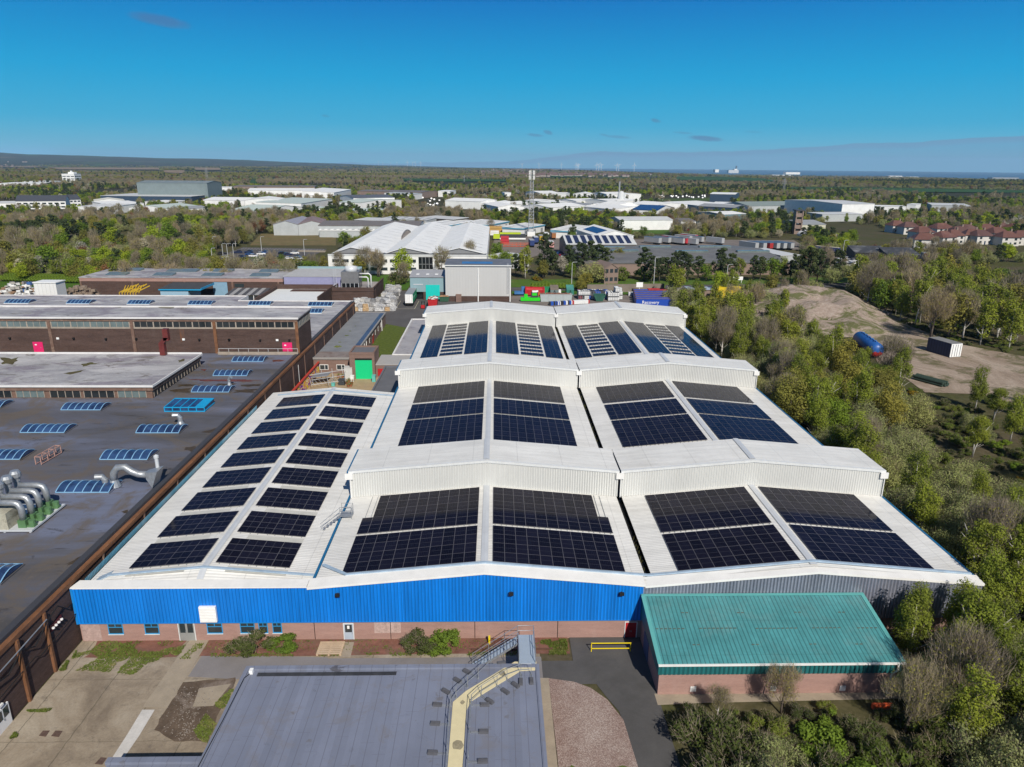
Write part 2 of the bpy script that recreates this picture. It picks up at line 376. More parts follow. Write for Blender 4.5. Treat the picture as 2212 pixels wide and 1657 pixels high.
# monitors: raised cross roofs
for (y0, y1) in MON:
    for k, (xa, xr_, xb) in enumerate(((XL, RA, XV-.2), (XV+.2, RB, XR))):
        w = xb-xa; tr = (xr_-xa)/w
        zl = lambda t_, xa=xa, w=w: zlow(xa+t_*w)+.02
        zt = lambda t_, tr=tr: 9.3+1.42*(t_/tr if t_ < tr else (1-t_)/(1-tr))
        b = MB()
        for (t0, t1) in ((0, tr), (tr, 1)):
            b.ribs((xa+t0*w, y0), (xa+t1*w, y0), lambda s, t0=t0, t1=t1: zl(t0+s*(t1-t0)), lambda s, t0=t0, t1=t1: zt(t0+s*(t1-t0)), .30, .05)
        b.quad((xb, y1, zl(1)), (xa, y1, zl(0)), (xa, y1, zt(0)), (xb, y1, zt(1)))
        b.poly([(xb, y1, zt(1)), (xa, y1, zt(0)), (xr_, y1, zt(tr))])
        part('monitor_wall', b, M_clad, FB)
        for x, s in ((xa, -1), (xb, 1)):
            b = MB(); b.poly([(x, y0, 5.0), (x, y1, 5.0), (x, y1, 9.3), (x, y0, 9.3)][::s]); part('monitor_side', b, M_navy, FB)  # blue cladding in shade: the shade is put into this darker blue
        b = MB()
        for (p, q, tp, tq) in ((xa-.1, xr_, 0, tr), (xr_, xb+.1, tr, 1)):
            b.quad((p, y0-.05, zt(tp)+.2), (q, y0-.05, zt(tq)+.2), (q, y1+.1, zt(tq)+.2), (p, y1+.1, zt(tp)+.2))
        b.poly([(xa-.1, y1+.1, zt(0)), (xr_, y1+.1, zt(tr)), (xr_, y1+.1, zt(tr)+.2), (xa-.1, y1+.1, zt(0)+.2)][::-1])
        b.poly([(xr_, y1+.1, zt(tr)), (xb+.1, y1+.1, zt(1)), (xb+.1, y1+.1, zt(1)+.2), (xr_, y1+.1, zt(tr)+.2)][::-1])
        part('monitor_roof', b, M_roof, FB)
        b = MB()
        for (p, q, tp, tq) in ((xa-.1, xr_, 0, tr), (xr_, xb+.1, tr, 1)):
            a0, a1 = zt(tp), zt(tq)
            b.quad((p, y0-.12, a0-.06), (q, y0-.12, a1-.06), (q, y0-.12, a1+.24), (p, y0-.12, a0+.24))
            b.quad((p, y0-.12, a0+.24), (q, y0-.12, a1+.24), (q, y0+.42, a1+.23), (p, y0+.42, a0+.23))
        part('verge_trim', b, M_trim, FB)
        b = MB()
        for s in (-1, 1): b.poly([(xr_, y0+.3, zt(tr)+.30), (xr_+s*.36, y0+.3, zt(tr)+.25), (xr_+s*.36, y1+.1, zt(tr)+.25), (xr_, y1+.1, zt(tr)+.30)][::s])
        part('ridge_cap', b, M_ridge, FB)
    for x, w in ((XL-.35, .5), (XR-.1, .55)):
        b = MB(); b.box(x, x+w*.62, y0+.15, y1+.4, 9.12, 9.38); part('gutter', b, M_navy, FB)
    for x in (XL, XV, XR-.1):   # hopper head and downpipe
        b = MB(); b.box(x-.5, x+.45, y0-.32, y0-.13, 8.55, 9.3); b.pipe([(x+.1, y0-.2, 8.6), (x+.1, y0-.2, zlow(x)+.05)], .07, 6)
        part('downpipe', b, M_trimw, FB)
# side walls, eaves gutters
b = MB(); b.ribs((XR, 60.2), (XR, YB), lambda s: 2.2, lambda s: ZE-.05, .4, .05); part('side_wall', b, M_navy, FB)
b = MB(); b.box(XR-.3, XR, 60.2, YB, -.3, 2.2); b.box(XL, XL+.3, 122, YB, -.3, 2.2); b.box(XL, XR, YB-.3, YB, -.3, 2.2); part('plinth', b, M_pink, FB)
b = MB(); b.ribs((XL, YB), (XL, 60.8), lambda s: 2.2, lambda s: ZE-.05, .4, .05); b.ribs((XR, YB), (XL, YB), lambda s: 2.2, lambda s: ZE, .4, .05)
for xr_, xa, xb in ((RA, XL, XV), (RB, XV, XR)): b.poly([(xb, YB, ZE-.02), (xa, YB, ZE-.02), (xr_, YB, ZR-.02)])
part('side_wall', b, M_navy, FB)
for x0, x1 in ((XR-.02, XR+.24), (XL-.30, XL-.04)):
    b = MB(); b.box(x0, x1, 61.2, YB, ZE-.24, ZE+.03); part('gutter', b, M_navy, FB)
# front: blue cladding on two bays, bare metal on the third, pink brick below
zf = lambda x: 5.83+1.55*(1-abs(x-RA)/16.4) if x < 14.45 else 5.8+1.45*(1-abs(x-RB)/16.6)
x0b, x1b = -40.5, 14.45
b = MB(); b.ribs((x0b, 59.95), (-17.6, 59.95), lambda s: 2.12, lambda s: 5.97, .33, .045); part('cladding', b, M_blue, FB)
b = MB(); b.ribs((-17.6, 59.95), (RA, 59.95), lambda s: 2.12, lambda s: zf(-17.6+s*(RA+17.6)), .33, .045)
b.ribs((RA, 59.95), (x1b, 59.95), lambda s: 2.12, lambda s: zf(RA+s*(x1b-RA-1e-3)), .33, .045); part('cladding', b, M_blue, FB)
b = MB(); b.ribs((x1b, 59.95), (RB, 59.95), lambda s: 2.12, lambda s: zf(x1b+1e-3+s*(RB-x1b)), .33, .045)
b.ribs((RB, 59.95), (48.0, 59.95), lambda s: 2.12, lambda s: zf(RB+s*(48.0-RB)), .33, .045); part('cladding', b, M_galv, FB, label='bare metal cladding of the right bay')
b = MB(); b.box(x0b, x1b, 59.9, 60.04, 2.05, 2.12); b.box(x0b-.06, x0b+.16, 59.86, 60.04, 2.05, 6.0); b.box(-40.44, -40.36, 60.04, 61, 2.1, 5.97); part('cladding_trim', b, M_bluetrim, FB)
b = MB(); b.box(x0b+.1, 48.0, 60.06, 60.36, -1.2, 2.16); part('plinth', b, M_pink, FB)
# pale cap along the front
b = MB()
b.quad((x0b-.05, 59.86, 5.97), (-18.1, 59.86, 5.97), (-18.1, 59.86, 6.12), (x0b-.05, 59.86, 6.12)); b.quad((x0b-.05, 59.86, 6.12), (-18.1, 59.86, 6.12), (-18.1, 61.05, 6.2), (x0b+.3, 61.05, 6.2))
part('parapet_cap', b, M_trimw, FB)
b = MB(); pts = [-18.1, RA, 14.6, RB, 48.1]
for p, q in zip(pts, pts[1:]):
    a0, a1 = zf(min(max(p, -17.6), 14.44) if q <= 14.7 else max(p, 14.46)), zf(min(q, 14.44) if q <= 14.7 else q)
    b.quad((p, 59.84, a0-.04), (q, 59.84, a1-.04), (q, 59.84, a1+.2), (p, 59.84, a0+.2)); b.quad((p, 59.84, a0+.2), (q, 59.84, a1+.2), (q, 61.2, a1+.34), (p, 61.2, a0+.34))
part('parapet_cap', b, M_trimw, FB)
b = MB()
for p, q in ((-14.6, RA), (RA, XV-.1), (XV-.1, RB), (RB, 47.6)):
    b.extr([(0, 0, 0), (0, .28, 0), (0, .28, .14), (0, 0, .14)], (p, 61.2, zlow(p)+.12), (q, 61.2, zlow(q)+.12))
b.extr([(0, 0, 0), (.2, .2, 0), (.2, .2, .14), (0, 0, .14)], (-17.4, 63.3, 6.3), (-14.6, 61.2, zlow(-14.6)+.12))
part('flashing', b, M_flash, FB)
# left, lower bay
LX0, LX1, LR, LE, LZ, LY = -39.4, -17.75, -28.7, 5.75, 6.75, 121.6
zl_ = lambda x: LZ-(LZ-LE)*abs(x-LR)/10.75
b = MB()
for p, q in ((LX0, LR), (LR, LX1)):
    b.quad((p, 62.3, zl_(p)), (q, 62.3, zl_(q)), (q, LY, zl_(q)), (p, LY, zl_(p)))
    for i in range(8):
        x0, x1 = p+(q-p)*i/8, p+(q-p)*(i+1)/8; zf_ = lambda x: 5.72+.46*(1-abs(x-LR)/10.75)
        b.quad((x0, 60.9, zf_(x0)), (x1, 60.9, zf_(x1)), (x1, 62.3, zl_(x1)-.01), (x0, 62.3, zl_(x0)-.01))
part('roof', b, M_roof, FB)
b = MB()
for s in (-1, 1): b.poly([(LR, 61.0, 6.3), (LR+s*.33, 61.0, 6.26), (LR+s*.33, 62.3, LZ+.03), (LR, 62.3, LZ+.07)][::s])
for s in (-1, 1): b.poly([(LR, 62.3, LZ+.09), (LR+s*.33, 62.3, LZ+.05), (LR+s*.33, LY, LZ+.05), (LR, LY, LZ+.09)][::s])
part('ridge_cap', b, M_ridge, FB)
b = MB()
for p, q in ((LX0+1.2, LR), (LR, LX1-.2)):
    b.extr([(0, 0, 0), (0, .3, 0), (0, .3, .12), (0, 0, .12)], (p, 62.15, zl_(p)+.05), (q, 62.15, zl_(q)+.05))
    b.extr([(0, 0, 0), (0, .3, 0), (0, .3, .12), (0, 0, .12)], (p, LY-2.1, zl_(p)+.05), (q, LY-2.1, zl_(q)+.05))
b.extr([(0, 0, 0), (0, 1.2, -.1), (0, 1.2, 0), (0, 0, .12)], (LX0+.4, 61.2, 5.8), (LX0+1.3, 62.15, zl_(LX0+1.3)))
part('flashing', b, M_flash, FB)
b = MB(); b.ribs((LX1, LY), (LX0, LY), lambda s: 0, lambda s: zl_(LX1+s*(LX0-LX1))-.02, .4, .04); part('back_wall', b, M_clad, FB)
b = MB(); b.box(LX0-.22, LX0-.02, 61.2, LY, LE-.2, LE); part('gutter', b, M_trim, FB)
M_grp = worn('rooflight_sheet', (.50, .49, .44), .12, .8, .4, .4)
for k in range(10):   # strips of translucent sheet between the arrays
    ya = 63.2+6.19*k-1.3
    for xa, xb in ((-36.4, -30.6), (-26.6, -20.7)):
        if k == 9 and xa < -30: continue
        b = MB(); b.quad((xa, ya, zl_(xa)+.012), (xb, ya, zl_(xb)+.012), (xb, ya+1.05, zl_(xb)+.012), (xa, ya+1.05, zl_(xa)+.012)); part('rooflight', b, M_grp, FB)
# wall lights, doors, windows of the front
def wall_window(x0, x1, z0, z1, y=60.06, kind=0):
    w = MB(); w.box(x0-.06, x1+.06, y-.08, y-.002, z0-.02, z0+.07); w.box(x0-.06, x1+.06, y-.05, y-.002, z1-.07, z1)
    w.box(x0-.06, x0+.02, y-.05, y-.002, z0+.07, z1-.07); w.box(x1-.02, x1+.06, y-.05, y-.002, z0+.07, z1-.07)
    zt = z1-.42; w.box(x0+.02, x1-.02, y-.045, y-.002, zt-.03, zt+.03); xm = (x0+x1)/2
    w.box(xm-.03, xm+.03, y-.045, y-.002, zt+.03, z1-.07)
    fo = part('window', w, M_bframe, FB)
    w = MB(); w.quad((x0, y-.012, z0), (x1, y-.012, z0), (x1, y-.012, z1), (x0, y-.012, z1)); part('pane', w, M_glass, fo)
    w = MB(); w.box(x0-.1, x1+.1, y-.14, y-.081, z0-.06, z0); part('sill', w, M_trim, fo)


def xz(zx, zy, x0=150, y0=1380, s=3.16):
    d = ray('z', (x0+zx/s)*.8848*.8848, (y0+zy/s)*.8848*.8848); k = 60.0/d.y; return d.x*k, H+d.z*k
for (xa, xb) in ((350, 475), (680, 800), (1245, 1375), (1545, 1668), (1712, 1785), (1838, 1912)):
    (p, _), (q, _) = xz(xa, 470), xz(xb, 470); wall_window(p, q, .82, 2.0)
def door(x0, x1, z0, z1, y, mats, parent, leafs=1, glass=None, name='door'):
    w = MB(); w.box(x0, x1, y-.05, y-.002, z0, z1); d = part(name, w, mats, parent)
    w = MB()
    for i in range(leafs):
        a = x0+(x1-x0)*i/leafs; c = x0+(x1-x0)*(i+1)/leafs; g = .1
        if glass: w.box(a+g, c-g, y-.058, y-.0501, z0+(z1-z0)*glass[0], z0+(z1-z0)*glass[1])
    if glass: part('glass', w, M_glass, d)
    w = MB()
    for i in range(leafs):
        hx = x0+(x1-x0)*(i+(.88 if leafs == 1 or i == 0 else .12))/(leafs); w.box(hx-.02, hx+.02, y-.1, y-.051, z0+.95, z0+1.15)
    part('handle', w, M_steel, d)
    w = MB(); w.box(x0-.08, x0, y-.07, y-.002, z0, z1+.08); w.box(x1, x1+.08, y-.07, y-.002, z0, z1+.08); w.box(x0, x1, y-.07, y-.002, z1, z1+.08); part('frame', w, M_trim, d)
    return d
M_alu = flat('aluminium_door', (.34, .35, .34), .4, .5, .3); M_gdoor = flat('grey_door', (.38, .44, .52), .5, .4)
p, q = xz(990, 500)[0], xz(1128, 500)[0]; door(p, q, 0, 2.04, 60.06, M_alu, FB, 2, (.45, .96))
p, q = atY('C', 388, 450, 60).x, atY('C', 449, 450, 60).x; dd = door(p, q, -.3, 1.78, 60.06, M_gdoor, FB, 1, (.55, .97))
w = MB(); w.box((p+q)/2-.12, (p+q)/2+.1, 59.985, 59.998, 1.25, 1.6); part('notice', w, M_white, dd)
p = atY('z', 1350, 1370, 60).x; q = atY('z', 1378, 1370, 60).x; door(p, q-.2, -.3, 1.75, 60.06, M_red, FB, 2, None)
b = MB(); c = xz(1265, 360); b.box(c[0]-.8, c[0]+.8, 59.62, 59.9, 2.35, 4.05)
lv = part('louvre_vent', b, M_white, FB); b = MB()
for k in range(9): b.box(c[0]-.74, c[0]+.74, 59.57, 59.619, 2.45+k*.175, 2.53+k*.175)
part('louvre', b, M_trimw, lv)
for (w_, x, y) in (('C', 345, 195), ('C', 1515, 187), ('D', 38, 150)):
    c = atY(w_, x, y, 59.8); b = MB(); b.box(c.x-.22, c.x+.22, 59.45, 59.72, c.z-.12, c.z+.16); b.bar((c.x, 59.72, c.z), (c.x, 59.9, c.z+.1), .06); part('floodlight', b, M_black, FB)
b = MB(); b.box(-11.9, -9.3, 60.045, 60.059, .7, 1.95); part('painted_patch', b, worn('whitewashed_brick', (.46, .34, .30), .3, 2., .9, .1), FB)
b = MB(); b.box(-40.3, -38.5, 60.045, 60.059, .05, 2.0); part('painted_patch', b, worn('whitewashed_brick_b', (.40, .29, .26), .25, 2., .9, .1), FB)
b = MB()
for x in (-17.75, -10.3, -2.0, 6.2): b.box(x-.03, x+.03, 60.04, 60.059, -.5, 2.05)
part('wall_joint', b, M_dark, FB)
# small roof access platform between the two heights
rl = thing('roof_ladder', 'small galvanised step platform with railings on the roof edge beside the first raised wall', 'ladder', (-17.2, 74.5, 6.0))
b = MB()
for dx in (0, 1.3):
    for dy in (0, 1.1): b.pipe([(-17.7+dx, 73.4+dy, 5.9), (-17.7+dx, 73.4+dy, 7.6)], .03, 5)
for z in (7.1, 7.6):
    b.pipe([(-17.7, 73.4, z), (-16.4, 73.4, z), (-16.4, 74.5, z), (-17.7, 74.5, z)], .03, 5)
part('railing', b, M_steel, rl)
b = MB(); b.box(-17.75, -16.35, 73.4, 74.5, 6.45, 6.5); part('platform', b, M_steel, rl)
b = MB()
for i in range(5): b.box(-18.1-i*.28, -17.85-i*.28, 73.1-i*.45, 73.35-i*.45+.35, 6.3-i*.1, 6.33-i*.1)
b.pipe([(-17.75, 73.4, 7.5), (-19.3, 70.9, 6.9)], .03, 5); b.pipe([(-17.75, 73.4, 7.0), (-19.3, 70.9, 6.4)], .03, 5); part('steps', b, M_steel, rl)
# ------------------------------------------------------------------ solar arrays
def module_mesh(w, l, name):
    b = MB(); f = .022; t_ = .035
    b.box(-w/2, w/2, -l/2, l/2, 0, t_, 1, skip=('b', 't'))
    o = [(-w/2, -l/2), (w/2, -l/2), (w/2, l/2), (-w/2, l/2)]; i_ = [(-w/2+f, -l/2+f), (w/2-f, -l/2+f), (w/2-f, l/2-f), (-w/2+f, l/2-f)]
    for k in range(4):
        j = (k+1) % 4; b.quad((*o[k], t_), (*o[j], t_), (*i_[j], t_), (*i_[k], t_), 1)
    b.poly([(*p, t_-.003) for p in i_], 0)
    return mesh_of(name, b, [M_pv, M_pvf])
PW, PL = 1.20, 1.82
ME_P = module_mesh(PW-.008, PL-.008, 'module_portrait')
def array(label, xa, xb, ya, n, mrows, slope_of, side, pw=PW, pl=PL, rot=False, rows_cols=None, pitch=None, group='solar arrays on the white factory roofs'):
    """rows run along y, columns down the slope from xa to xb; side = +1 if the roof falls towards +x"""
    s = slope_of((xa+xb)/2+.01)-slope_of((xa+xb)/2-.01); ang = math.atan(s/.02)
    base = Vector(((xa+xb)/2, ya, slope_of((xa+xb)/2)+.1))
    a = thing('solar_array', label, 'solar array', base, 0, group)
    cosang = math.cos(ang); rail = MB()
    cw, cl = (pl, pw) if rot else (pw, pl)
    for r_ in range(mrows):
        cs = rows_cols[r_] if rows_cols else range(n)
        for c in cs:
            x = (c+.5)*(xb-xa)/n+xa; y = ya+r_*(pitch or cl)+.5*cl
            o = bpy.data.objects.new('solar_module', ME_P); COL.objects.link(o); o.parent = a
            o.location = Vector((x, y, slope_of(x)+.1))-base
            o.rotation_euler = (-ang, 0, R(90)) if rot else (0, -ang, 0)
    for c in range(n):    # mounting rails show as little ends at both edges of the array
        for e in (-.28, .28):
            x = (c+.5+e)*(xb-xa)/n+xa
            rail.extr([(-.025, 0, 0), (.025, 0, 0), (.025, 0, .09), (-.025, 0, .09)], (x, ya-.16, slope_of(x)+.005), (x, ya+(mrows-1)*(pitch or cl)+cl+.1, slope_of(x)+.005))
    part('mounting_rail', rail, M_steel, a)
    return a
ordw = ['nearest to the blue front', 'second from the blue front', 'third from the blue front', 'fourth from the blue front', 'fifth from the blue front', 'sixth from the blue front', 'third from the courtyard end', 'second from the courtyard end', 'nearest the courtyard end']
for k in range(9):
    ya = 63.25+6.19*k
    array(f'low left roof, left row of small arrays, {ordw[k]}', -36.6, -29.38, ya, 4, 4, zl_, -1, PW, PL, True)
    array(f'low left roof, right row of small arrays, {ordw[k]}', -27.95, -20.65, ya, 4, 4, zl_, 1, PW, PL, True)
hal = ((-15.1, -1.9, 11, 'left slope of the middle roof'), (-.25, 12.95, 11, 'right slope of the middle roof'), (18.25, 30.4, 10, 'left slope of the right roof'), (32.1, 44.1, 10, 'right slope of the right roof'))
for i, (xa, xb, n, ds) in enumerate(hal):
    array(f'front solar array just behind the facade, {ds}', xa, xb, 61.75, n, 4, zlow, 0)
    rc = [list(range(n))]*2+[list(range(1, n)) if i == 0 else list(range(n-1)) if i == 1 else list(range(n))]*3
    array(f'array below the first raised wall, {ds}', xa, xb, 69.5, n, 5, zlow, 0, rows_cols=rc)
for i, (xa, xb, n, ds) in enumerate(((-13.9, -1.9, 10, hal[0][3]), (-.25, 11.75, 10, hal[1][3]), (18.3, 30.4, 10, hal[2][3]), (32.1, 44.1, 10, hal[3][3]))):
    array(f'array just behind the first raised wall, {ds}', xa, xb, 94.15, n, 6, zlow, 0)
    array(f'middle array between first and second raised wall, {ds}', xa, xb, 105.55, n, 4, zlow, 0)
    array(f'solar array below the second raised wall, {ds}', xa, xb, 113.75, n, 5, zlow, 0)
M_gapw = worn('white_rooflight', (.76, .75, .72), .06, .8, .4, .4)
for i, (blocks, ds) in enumerate((
    (((-15.7, -12.1, 3), (-11.75, -6.95, 4), (-6.55, -1.75, 4)), hal[0][3]), (((.15, 4.95, 4), (5.4, 10.2, 4), (10.65, 14.25, 3)), hal[1][3]),
    (((16.7, 20.3, 3), (20.65, 25.45, 4), (25.85, 30.65, 4)), hal[2][3]), (((32.3, 37.1, 4), (37.5, 42.3, 4), (42.7, 46.3, 3)), hal[3][3]))):
    for (xa, xb, n), lad in zip(blocks, (0, 1, 0)):
        if not lad: array(f'far array beside the ladder, {"inner" if -8 < xa < 3 or 22 < xa < 36 else "outer"} block, {ds}', xa, xb, 143.4, n, 17, zlow, 0)
        else:
            array(f'ladder of ten spaced module rows, far {ds}', xa, xb, 143.9, n, 10, zlow, 0, pitch=3.08)
# ------------------------------------------------------------------ brick works on the left
M_membr = None
t = NT('dark_roof_membrane'); v = t.pos((1, 1, 1)); v2 = t.pos((.25, 1, 1))
a = t.ramp(t.noise(v2, .09, 5, .6, .5), [(.36, (.066, .062, .061)), (.5, (.096, .099, .122)), (.64, (.135, .152, .215))])
a = t.mix(t.ramp(t.noise(v, .14, 7, .72, 1.), [(.48, 0.), (.60, .8)]), a, (.112, .092, .074))
a = t.mix(t.ramp(t.noise(t.pos((.5, 1.6, 1)), .35, 6, .75, 1.), [(.58, 0.), (.66, .75)]), a, (.034, .030, .028))
a = t.mix(t.ramp(t.noise(v, 2.3, 4, .7), [(.62, 0.), (.72, .35)]), a, (.16, .15, .15))
fr = t.math('ABSOLUTE', t.math('SUBTRACT', t.math('FRACT', t.math('DIVIDE', (lambda g: (t.l(v, g.inputs[0]), g.outputs[1])[1])(t.n('ShaderNodeSeparateXYZ')), 2.0)), .5))
a = t.mix(t.ramp(fr, [(.0, .35), (.012, 0.)]), a, (.03, .03, .034))
M_membr = t.fin(a, t.ramp(t.noise(v, .12, 4, .6), [(.4, .62), (.6, .85)]), .25)
t = NT('stained_pale_roof'); v = t.pos(); v2 = t.pos((.35, 1, 1))
a = t.ramp(t.noise(v2, .16, 6, .7, .8), [(.33, (.20, .19, .21)), (.47, (.31, .305, .31)), (.6, (.43, .42, .42))])
a = t.mix(t.ramp(t.noise(t.pos((.6, 1, 1)), .11, 7, .75, 1.2), [(.50, 0.), (.60, .8)]), a, (.19, .165, .195))
a = t.mix(t.ramp(t.noise(t.pos((.5, 1, 1)), .28, 7, .8, .5), [(.56, 0.), (.63, .85)]), a, (.13, .11, .092))
a = t.mix(t.ramp(t.noise(v, 1.6, 5, .7), [(.56, 0.), (.7, .4)]), a, (.52, .51, .50))
M_pale = t.fin(a, .6, .35)
M_rust = worn('rusty_fascia', (.20, .092, .045), .35, .8, .7, .25, c2=(.10, .05, .03), stretch=(1, .3, 1))
M_band = worn('brown_concrete_band', (.17, .105, .08), .25, .8, .85, .2, c2=(.24, .17, .13))
M_sill = worn('pale_sill_band', (.33, .28, .23), .2, 1., .85, .2)
M_wpar = worn('white_parapet', (.62, .61, .60), .12, .5, .6, .3)
M_vault = None
t = NT('blue_vault_glazing'); a = t.ramp(t.noise(t.pos(), .5, 4, .6), [(.35, (.012, .025, .07)), (.65, (.03, .07, .17))]); M_vault = t.fin(a, .18, .6)
M_vrib = flat('pale_blue_glazing_bar', (.22, .42, .62), .4, .5)
M_cyan = flat('bright_blue_frame', (.01, .30, .56), .4, .5)
M_teal_sheet = ribbed('weathered_blue_sheet', (.10, .30, .42), 'y', .25, .3, .5, .4, .75, .25, c2=(.34, .44, .48), sc_=.35)
M_greyglass = worn('dusty_glazing', (.13, .17, .17), .25, .5, .25, .5)
M_pinkdoor = flat('magenta_door', (.66, .02, .13), .5, .4)
M_moss = worn('moss', (.10, .085, .045), .35, 1.5, .95, .1, c2=(.09, .10, .03))
M_puddle = worn('rusty_puddle', (.14, .035, .02), .4, .6, .35, .4)
M_brownpud = worn('brown_silt', (.065, .045, .022), .4, .6, .5, .3)
ZW = 6.9
WB = thing('brick_works', 'dark roofed brick works hall with barrel rooflights along the left of the white factory', 'factory', (-41, 60, 0))
b = MB(); b.box(-41.05, -40.62, 20, 204, -.6, 6.2); b.box(-150, -41.05, 203.6, 204, 0, 6.3); part('wall', b, M_dbrick, WB)
b = MB(); b.quad((-125, 20, ZW-.05), (-41.2, 20, ZW-.05), (-41.2, 145, ZW-.05), (-125, 145, ZW-.05)); part('roof', b, M_membr, WB)
b = MB(); b.quad((-160, 155.4, ZW-.05), (-41.2, 155.4, ZW-.05), (-41.2, 204, ZW-.05), (-160, 204, ZW-.05)); b.quad((-160, 204, ZW-.05), (-74, 204, ZW-.05), (-74, 211.7, ZW-.05), (-160, 211.7, ZW-.05))
part('roof', b, M_pale, WB, label='pale stained roof behind the tall brick block')
b = MB(); b.box(-41.2, -40.5, 20, 204, 6.18, 6.62); part('fascia', b, M_rust, WB)
b = MB(); b.box(-41.7, -41.0, 20, 204.2, 6.62, 6.98); part('roof_edge', b, flat('dark_roof_edge', (.05, .05, .056), .6, .3), WB)
b = MB(); b.box(-74, -41, 203.9, 204.3, 6.2, 7.05); b.box(-160, -74, 211.6, 212, 5.4, 7.05); b.box(-74, -73.7, 204.3, 212, 5.6, 7.05); part('parapet', b, M_wpar, WB)
b = MB(); b.box(-73.95, -73.8, 204.3, 211.9, 0, 5.6); b.box(-160, -74, 211.7, 211.9, 0, 5.4); part('wall', b, M_dbrick, WB)
# sheet above the gutter of the left bay
b = MB(); b.ribs((-39.95, 61.4), (-39.95, 113.5), lambda s: 5.55, lambda s: 6.15, .25, .04); part('side_cladding', b, M_teal_sheet, WB)
# yard wall: timber coloured posts, door
for y in (55.74, 51.95, 47.4, 43.5):
    b = MB(); b.box(-40.62, -40.36, y-.13, y+.13, -.3, 6.2); part('pilaster', b, M_rust, WB)
for y in range(66, 204, 9):
    b = MB(); b.box(-40.62, -40.5, y-.13, y+.13, -.3, 6.2); part('pilaster', b, M_band, WB)
b = MB(); b.box(-40.62, -40.5, 47.9, 49.6, -.25, 2.0); dr = part('door', b, M_white, WB, label='white double door in the yard wall')
b = MB()
for ya, yb in ((48.05, 48.68), (48.85, 49.45)): b.box(-40.499, -40.48, ya, yb, 1.0, 1.85)
part('glass', b, M_glass, dr)
b = MB(); b.box(-40.499, -40.44, 48.74, 48.79, .8, 1.0); part('handle', b, M_steel, dr)
b = MB(); b.box(-40.6, -40.4, 48.5, 49.0, 2.2, 2.4); part('door_light', b, M_white, WB)
b = MB(); b.box(-40.6, -40.52, 56.2, 58.0, 3.85, 4.5); br_ = part('alarm_board', b, worn('dark_red_board', (.10, .015, .015), .2, 1.), WB)
b = MB()
for k in range(4): b.lathe([(.13, 0), (.13, .12)], (-40.4, 56.45+k*.43, 4.1), 8)
part('bell', b, M_white, br_)
for pts, r_ in (([(-40.3, 44, 4.6), (-40.2, 47.4, 4.9), (-40.25, 50, 4.3), (-40.2, 51.9, 5.3), (-40.2, 53.5, 4.4), (-40.2, 55.7, 5.5), (-40.2, 57.3, 5.9), (-40.3, 58.6, 4.7), (-40.6, 59.9, 4.4)], .06),
               ([(-40.4, 40, 2.2), (-40.4, 48, 3.0), (-40.4, 53.5, 3.3), (-40.4, 54.2, 2.9), (-40.4, 57, 3.1), (-40.4, 59.8, 3.3)], .04),
               ([(-40.3, 46, 5.0), (-40.3, 51.9, 5.35), (-40.3, 55.7, 5.6)], .055)):
    b = MB(); b.pipe(pts, r_, 6); part('wall_cable', b, M_steel if r_ == .055 else M_black, WB)
# barrel vault rooflights
def vault(xa, xb, y0, d=3.3, rise=.62, z=ZW-.05, seg=6, bar=M_vrib):
    g = MB(); n = 10; P_ = [(y0+d*i/n, z+.14+rise*math.sin(math.pi*(.04+.92*i/n))) for i in range(n+1)]
    for (ya, za), (yb, zb) in zip(P_, P_[1:]): g.quad((xa, ya, za), (xb, ya, za), (xb, yb, zb), (xa, yb, zb))
    for x, s in ((xa, -1), (xb, 1)): g.poly([(x, y, zz) for y, zz in P_][::-s])
    o = part('rooflight', g, M_vault, WB)
    k = MB()
    for i in range(seg+1):
        x = xa+(xb-xa)*i/seg; k.pipe([(x, y, zz+.02) for y, zz in P_], .055, 5)
    k.pipe([(xa, y0, z+.2), (xb, y0, z+.2)], .06, 5); k.pipe([(xa, y0+d, z+.2), (xb, y0+d, z+.2)], .06, 5)
    part('glazing_bar', k, bar, o)
    k = MB(); k.box(xa-.12, xb+.12, y0-.12, y0+d+.12, z, z+.13); part('curb', k, M_wpar if z > 0 and y0 > 150 else M_membr, o)
for w_, x0, x1, y in (('N', 470, 775, 1210), ('N', 155, 495, 1385), ('N', 1048, 1378, 1388), ('N', 1475, 1765, 1072), ('N', 1643, 1905, 945), ('N', 1788, 2030, 835),
                      ('N', -290, 2, 1190), ('M', -190, 152, 392), ('M', 770, 1135, 393), ('M', 430, 838, 648), ('M', -460, 2, 1350)):
    p, q = at(w_, x0, y, ZW), at(w_, x1, y, ZW); vault(p.x, q.x, p.y)
for w_, x0, x1, y in (('o', 50, 340, 497), ('o', 795, 1070, 502), ('o', 1525, 1790, 508), ('p', 40, 320, 515), ('p', 765, 1025, 520), ('q', 328, 690, 682), ('q', 200, 535, 790)):
    p, q = at(w_, x0, y, ZW), at(w_, x1, y, ZW); vault(p.x, q.x, p.y, 4.0, .75)
